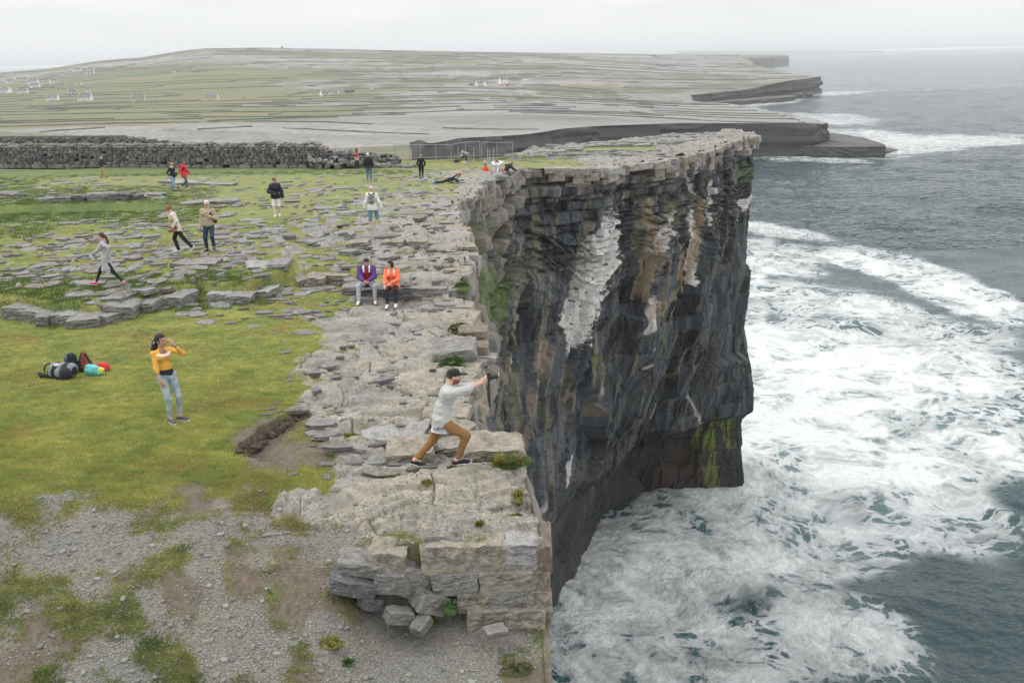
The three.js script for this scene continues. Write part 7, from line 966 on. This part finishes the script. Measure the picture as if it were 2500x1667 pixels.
// at the brink
{
  const S = (px, py, up = 0) => { const a = stand(px, py); a[1] += up; return a; };
  person({ h: 1.62, seated: 1, at: S(1184, 423, -0.02), yaw: 48, pelvis: [0, 0.12, -0.1], lean: 18, headPitch: 12, headYaw: 20, feet: [[0.16, 0, 0.55, 0, 0], [-0.14, 0, 0.5, 0, 0]], kneePole: [[0.5, 1, 0.4], [-0.5, 1, 0.4]], hands: [[0.12, 0.2, 0.42], [-0.2, 0.16, 0.4]], poles: [[1, -0.5, 0], [-1, -0.5, 0]],
    top: { c: [0.66, 0.055, 0.022], len: 0.02, loose: 0.03, hood: 1, wrinkle: 0.01 }, legs: { c: [0.03, 0.035, 0.05], loose: 0.012 }, skin: [0.5, 0.3, 0.23], hair: { c: [0.045, 0.02, 0.016], line: 0.05, vol: 0.008 } }, 'person in orange-red hooded jacket sitting near the brink');
  person({ h: 1.74, seated: 1, at: S(1212, 421, 0), yaw: 150, pelvis: [0, 0.12, 0], lean: 4, feet: [[0.2, 0, 0.5, 0, 0], [-0.2, 0, 0.5, 0, 0]], kneePole: [[0.6, 1, 0.4], [-0.6, 1, 0.4]], hands: [[0.16, 0.80, 0.20], [-0.10, 0.80, 0.24]], poles: [[1, -0.2, 0], [-1, -0.1, 0]], headPitch: 6,
    top: { c: [0.66, 0.67, 0.70], loose: 0.034, col: dye([0.66, 0.67, 0.70], 0.05, 30, (x, y, z, o) => { if (z < -0.06 && Math.abs(x) < 0.1) { o[0] = 0.30; o[1] = 0.35; o[2] = 0.42; } }) }, legs: { c: [0.09, 0.11, 0.24], loose: 0.014 }, skin: [0.5, 0.3, 0.23], hair: { c: [0.16, 0.085, 0.045], line: 0.05, vol: 0.006 } }, 'seated person in white jacket with grey back panel, hands raised to the face');
  person({ h: 1.3, seated: 1, fem: 1, at: S(1231, 419, 0), yaw: 110, pelvis: [0, 0.11, 0], lean: 16, feet: [[0.12, 0, 0.4, 0, 0], [-0.12, 0, 0.4, 0, 0]], kneePole: [[0.6, 1, 0.4], [-0.6, 1, 0.4]], hands: [[0.12, 0.3, 0.3], [-0.12, 0.3, 0.3]], headPitch: 10,
    top: { c: [0.60, 0.08, 0.24], loose: 0.024, hood: 1, hoodC: [0.6, 0.5, 0.52] }, legs: { c: [0.05, 0.05, 0.09], loose: 0.012 }, skin: [0.5, 0.3, 0.24], hair: { c: [0.03, 0.018, 0.015], kind: 'bob', line: 0.05 } }, 'child in pink jacket sitting right of the person in white');
  const L = person({ h: 1.70, seated: 1, at: S(1246, 419, 0.0), yaw: 78, pelvis: [0, 0.16, -0.3], lean: 62, headPitch: 4, feet: [[0.12, 0, -0.75, 0, 60], [-0.12, 0, -0.85, 0, 60]], kneePole: [[0.3, -0.3, 1], [-0.3, -0.3, 1]], hands: [[0.2, 0.14, 0.40], [-0.16, 0.14, 0.45]], poles: [[1, -0.8, 0], [-1, -0.8, 0]],
    top: { c: [0.016, 0.022, 0.024], loose: 0.03, hood: 1 }, legs: { c: [0.015, 0.016, 0.02], loose: 0.012 }, skin: [0.45, 0.27, 0.2], hair: { c: [0.016, 0.013, 0.013], line: 0.05 } }, 'person in black jacket crouching over the very edge, rightmost of the group');
  backpack(L, 'dark green backpack on the person crouching at the very edge', [0.03, 0.04, 0.03], { s: 0.85 });
  const at = stand(1058, 448); 
  const J = person({ h: 1.72, fem: 1, at: [at[0], at[1] + 0.09, at[2]], yaw: 96, pitchAll: 1.44, pelvis: [0, 0.9, 0], lean: -14, headPitch: -42, feet: [[0.09, -0.02, 0, 0, 55], [-0.09, -0.02, 0, 0, 55]], hands: [[0.22, 1.52, 0.18], [-0.2, 1.5, 0.2]], poles: [[0.8, -0.3, 0.6], [-0.8, -0.3, 0.6]],
    top: { c: [0.016, 0.02, 0.026], len: 0.03, loose: 0.02, col: dye([0.016, 0.02, 0.026], 0.1, 30, (x, y, z, o) => { if (x < -0.22 && x > -0.245) { o[0] = o[1] = o[2] = 0.6; } }) }, legs: { c: [0.012, 0.018, 0.032], loose: 0.006 }, shoe: [0.10, 0.36, 0.45], sole: [0.3, 0.5, 0.56], skin: [0.5, 0.3, 0.22], hair: { c: [0.22, 0.09, 0.035], kind: 'tail', vol: 0.008, line: 0.05 } },
  'person in dark clothes and turquoise shoes lying face down, looking over the brink');
  const w = V(0.02, 1.66, 0.16); carried(J, 'camera', 'black camera held by the person lying at the brink', 'camera', add => { const b = add('camera_body', boxAt(0.13, 0.06, 0.09, w.x, w.y, w.z), std(0.015, 0.015, 0.017, 0.4)); const q = new THREE.CylinderGeometry(0.035, 0.035, 0.12, 14); q.translate(w.x, w.y + 0.09, w.z); add('lens', q, std(0.015, 0.015, 0.017, 0.3), b); });
}
// the heap of bags on the grass
{
  const at = (px, py) => { const [x, d] = hit(px, py); return [x, groundY(x, d), d]; }, place = (name, label, cat, [x, y, d], ry = 0) => { const g = top(new THREE.Group(), name, { label, category: cat }); g.position.set(x, y, -d); g.rotation.y = ry; return g; };
  const G1 = place('backpack', 'large grey and black hiking backpack lying on the grass', 'backpack', at(153, 920), -0.15), grey = (x, y, z, o) => { const k = Math.sin(x * 26 + z * 8) + 0.8 * n3(x * 9, y * 9, z * 9); const q = k > 0.2 ? 0.20 : 0.016; o[0] = q * 0.92; o[1] = q * 0.99; o[2] = q * 1.06; };
  const b1 = part('bag', blob([cap(V(-0.16, 0.20, 0), V(0.20, 0.19, 0.02), 0.15, 0.17), cap(V(-0.2, 0.12, 0.05), V(0.1, 0.12, 0.08), 0.11)], 0.06, 0.014, { colour: grey }), CLOTH, G1); part('lid', blob([ell(V(0.17, 0.15, 0.14), [0.15, 0.15, 0.11])], 0.02, 0.013, { colour: dye([0.020, 0.022, 0.028], 0.2) }), CLOTH, G1); part('pocket', blob([ell(V(-0.02, 0.16, 0.16), [0.07, 0.1, 0.045])], 0.02, 0.012, { colour: dye([0.24, 0.26, 0.28], 0.15) }), CLOTH, b1); part('pocket', blob([ell(V(-0.06, 0.31, 0.07), [0.09, 0.04, 0.06])], 0.02, 0.012, { colour: dye([0.42, 0.47, 0.50], 0.15) }), CLOTH, b1); part('hip_belt', blob([cap(V(-0.18, 0.06, 0.1), V(-0.45, 0.06, 0.08), 0.055, 0.05), cap(V(-0.45, 0.06, 0.08), V(-0.52, 0.1, 0.06), 0.05, 0.04), cap(V(-0.1, 0.05, 0.12), V(0.2, 0.05, 0.2), 0.05)], 0.04, 0.014, { colour: dye([0.014, 0.016, 0.022], 0.2) }), CLOTH, G1); const st = new THREE.TorusGeometry(0.12, 0.018, 6, 18, Math.PI * 1.1); st.rotateY(1.2); st.translate(-0.3, 0.2, 0.02); part('strap', st, std(0.015, 0.016, 0.02), G1);
  const G2 = place('backpack', 'black backpack standing behind the large grey one', 'backpack', at(176, 906), 0.1); const b2 = part('bag', blob([cap(V(0, 0.16, 0), V(0, 0.34, 0), 0.15, 0.12)], 0.03, 0.014, { colour: dye([0.014, 0.017, 0.024], 0.25) }), CLOTH, G2); part('pocket', blob([ell(V(-0.07, 0.33, 0.06), [0.07, 0.08, 0.06])], 0.02, 0.012, { colour: dye([0.10, 0.11, 0.13], 0.2) }), CLOTH, b2);
  const G3 = place('backpack', 'rust-brown rucksack propped up at the back of the heap', 'backpack', at(207, 904), -0.2); const b3 = part('bag', blob([cap(V(-0.06, 0.12, 0), V(0.0, 0.42, 0), 0.12, 0.06), cap(V(0.12, 0.1, 0), V(0.03, 0.36, 0), 0.11, 0.06)], 0.05, 0.014, { colour: (x, y, z, o) => { const k = x < -0.02 + 0.03 * n3(x * 9, y * 9, z * 9); const s = 1 + 0.3 * n3(x * 30, y * 30, z * 30); o[0] = (k ? 0.02 : 0.20) * s; o[1] = (k ? 0.022 : 0.05) * s; o[2] = (k ? 0.03 : 0.03) * s; } }), CLOTH, G3); part('strap', blob([cap(V(0.05, 0.42, 0.02), V(0.19, 0.2, 0.02), 0.028, 0.024)], 0.02, 0.012, { colour: dye([0.014, 0.015, 0.018], 0.1) }), CLOTH, b3);
  const G4 = place('jacket', 'crumpled red garment at the right of the bags', 'jacket', at(242, 902), 0); const b4 = part('cloth', blob([cap(V(-0.16, 0.08, 0), V(0.08, 0.10, 0), 0.07, 0.085), ell(V(0.14, 0.08, 0.02), [0.11, 0.09, 0.1])], 0.06, 0.013, { colour: dye([0.52, 0.028, 0.03], 0.3, 16), f: (d, x, y, z) => d + 0.018 * n3(x * 16, y * 16, z * 16) }), CLOTH, G4); part('sleeve', blob([cap(V(0.1, 0.12, 0.08), V(0.2, 0.04, 0.12), 0.05, 0.035)], 0.02, 0.012, { colour: dye([0.42, 0.022, 0.03], 0.3, 16) }), CLOTH, b4);
  const G5 = place('carrier_bag', 'turquoise and lime plastic bag beside the backpacks', 'plastic bag', at(232, 913), 0.1); const b5 = part('bag', blob([ell(V(-0.05, 0.12, 0.03), [0.17, 0.13, 0.11]), cap(V(-0.14, 0.2, 0.03), V(0.1, 0.05, 0.08), 0.05)], 0.05, 0.012, { colour: dye([0.10, 0.44, 0.42], 0.3, 14), f: (d, x, y, z) => d + 0.02 * n3(x * 14, y * 14, z * 14) }), std(1, 1, 1, 0.4, { vertexColors: true }), G5); part('lime_corner', blob([ell(V(0.13, 0.10, 0.05), [0.09, 0.09, 0.07])], 0.03, 0.012, { colour: dye([0.50, 0.55, 0.12], 0.3, 14), f: (d, x, y, z) => d + 0.015 * n3(x * 18, y * 18, z * 18) }), std(1, 1, 1, 0.4, { vertexColors: true }), b5);
}
// tufts and cushions of sea plants in the rock
{
  const leaf = new THREE.BufferGeometry(); leaf.setAttribute('position', new THREE.Float32BufferAttribute([-0.35, 0, 0, 0.35, 0, 0, 0, 1, 0.25, -0.2, 0.5, -0.1], 3)); leaf.setIndex([0, 1, 2, 0, 2, 3]);
  const cushion = (px, py, w, h, dep, c, label, o = {}) => {
    const r = rngOf(Math.round(px * 7 + py)), [x, d] = o.at ?? hit(px, py), y = o.y ?? groundY(x, d), g = top(new THREE.Group(), 'plant', { label, category: 'plant' }); g.position.set(x, y, -d); const n = Math.round(clamp(w * dep * 2600, 260, 1500)), P = [], C = [], I = [], hs = o.leaf ?? 0.045;
    for (let i = 0; i < n; i++) { const a = r() * 6.28, q = Math.pow(r(), 0.42) * (0.75 + 0.5 * n2(Math.cos(a) * 1.7 + px, Math.sin(a) * 1.7)), lump = 0.7 + 0.5 * n2(Math.cos(a) * q * 2 + px, Math.sin(a) * q * 2), X = Math.cos(a) * q * w / 2, Zz = Math.sin(a) * q * dep / 2, Y = h * Math.sqrt(Math.max(0.02, 1 - q * q)) * lump * (0.75 + 0.3 * r()), b = r() * 6.28, s = hs * (0.6 + 1.3 * r() * r()), k = P.length / 3, cb = Math.cos(b), sb = Math.sin(b), lx = X / w * 2.2 + 0.8 * (r() - 0.5), lz = Zz / dep * 2.2 + 0.8 * (r() - 0.5), t = 0.7 + 0.6 * r(), yl = o.yel && n2(X * 5 + 3, Zz * 5 + py) > 0.05; P.push(X - cb * s * 0.35, Y, Zz - sb * s * 0.35, X + cb * s * 0.35, Y, Zz + sb * s * 0.35, X + lx * s, Y + s * 0.8, Zz + lz * s); for (let z = 0; z < 3; z++) C.push((yl ? 0.19 : c[0]) * t, (yl ? 0.17 : c[1]) * t, (yl ? 0.03 : c[2]) * t); I.push(k, k + 1, k + 2); }
    const gg = new THREE.BufferGeometry(); gg.setAttribute('position', new THREE.Float32BufferAttribute(P, 3)); gg.setAttribute('color', new THREE.Float32BufferAttribute(C, 3)); gg.setIndex(I); gg.computeVertexNormals(); part('leaves', gg, new THREE.MeshStandardMaterial({ vertexColors: true, roughness: 0.85, side: THREE.DoubleSide }), g);
    part('mound', blob([ell(V(0, 0, 0), [w * 0.36, h * 0.55, dep * 0.36])], 0.02, Math.max(0.02, w / 26), { colour: dye(c, 0.3), f: (dd, X, Y, Zz) => dd + 0.03 * h * n3(X * 9, Y * 9, Zz * 9) }), CLOTH, g);
  };
  const dk = [0.05, 0.105, 0.026], md = [0.085, 0.12, 0.028], ye = [0.15, 0.145, 0.03];
  cushion(1108, 903, 0.75, 0.22, 0.9, dk, 'thick dark green plant cushion above the leaning slab by the rim'); cushion(1240, 1150, 0.85, 0.07, 0.7, md, 'flat mat of grass on the paving right of the photographer', { yel: 1 }); cushion(805, 1576, 0.46, 0.08, 0.34, ye, 'yellow green cushion lying alone on the foreground gravel', { yel: 1, leaf: 0.03 }); cushion(850, 1622, 0.18, 0.06, 0.16, dk, 'small round green tuft below the yellow cushion', { leaf: 0.03 });
  cushion(1265, 1215, 0.22, 0.12, 0.45, ye, 'yellow topped tuft on the rim above the outcrop', { yel: 1, leaf: 0.035 }); cushion(1287, 1305, 0.34, 0.06, 0.16, ye, 'low yellow mat at the corner of the outcrop', { yel: 1, leaf: 0.03 }); cushion(1172, 1340, 0.15, 0.08, 0.12, md, 'small tuft on top of the outcrop, left one', { yel: 1, leaf: 0.03 }); cushion(1262, 1335, 0.18, 0.07, 0.1, md, 'small brownish tuft near the outcrop corner', { yel: 1, leaf: 0.03 });
  cushion(1092, 1445, 0.26, 0.16, 0.2, dk, 'dark green clump in the cleft beside the fallen slab', { leaf: 0.035, at: [-0.92, 12.55], y: EYE - 7.3 }); cushion(1253, 1508, 0.2, 0.12, 0.16, dk, 'small green clump at the foot of the outcrop', { leaf: 0.035 }); cushion(1105, 1165, 0.2, 0.06, 0.14, md, 'green tuft under the front foot of the photographer', { leaf: 0.03 }); cushion(1043, 1200, 0.24, 0.06, 0.2, ye, 'yellow green tuft in a crack below the photographer', { yel: 1, leaf: 0.03 });
  cushion(1120, 820, 0.5, 0.2, 0.7, [0.075, 0.095, 0.026], 'brownish green tuft at a notch in the rim', {}); cushion(1130, 705, 0.5, 0.25, 0.6, md, 'grassy tuft hanging on the rim right of the ledge', {}); cushion(855, 1090, 0.34, 0.08, 0.2, ye, 'ochre tuft beside the brown hollow', { yel: 1, leaf: 0.035 });
  cushion(1265, 1642, 0.5, 0.10, 0.35, [0.07, 0.075, 0.03], 'brown green mat at the bottom edge beside the drop', { leaf: 0.03 });
}

{ const by = {}; let n = 0; scene.traverse(o => { if (o.isMesh && !o.isInstancedMesh) { const q = (o.geometry.index ? o.geometry.index.count : o.geometry.attributes.position.count) / 3; let r = o; while (r.parent !== scene) r = r.parent; const k = r.name.replace(/_\d+$/, '') + '/' + o.name; by[k] = (by[k] ?? 0) + q; n += q; } }); console.log('triangles', Math.round(n), Object.entries(by).sort((a, b) => b[1] - a[1]).slice(0, 22).map(e => e[0] + ' ' + Math.round(e[1])).join(', ')); }
renderer.render(scene, camera);
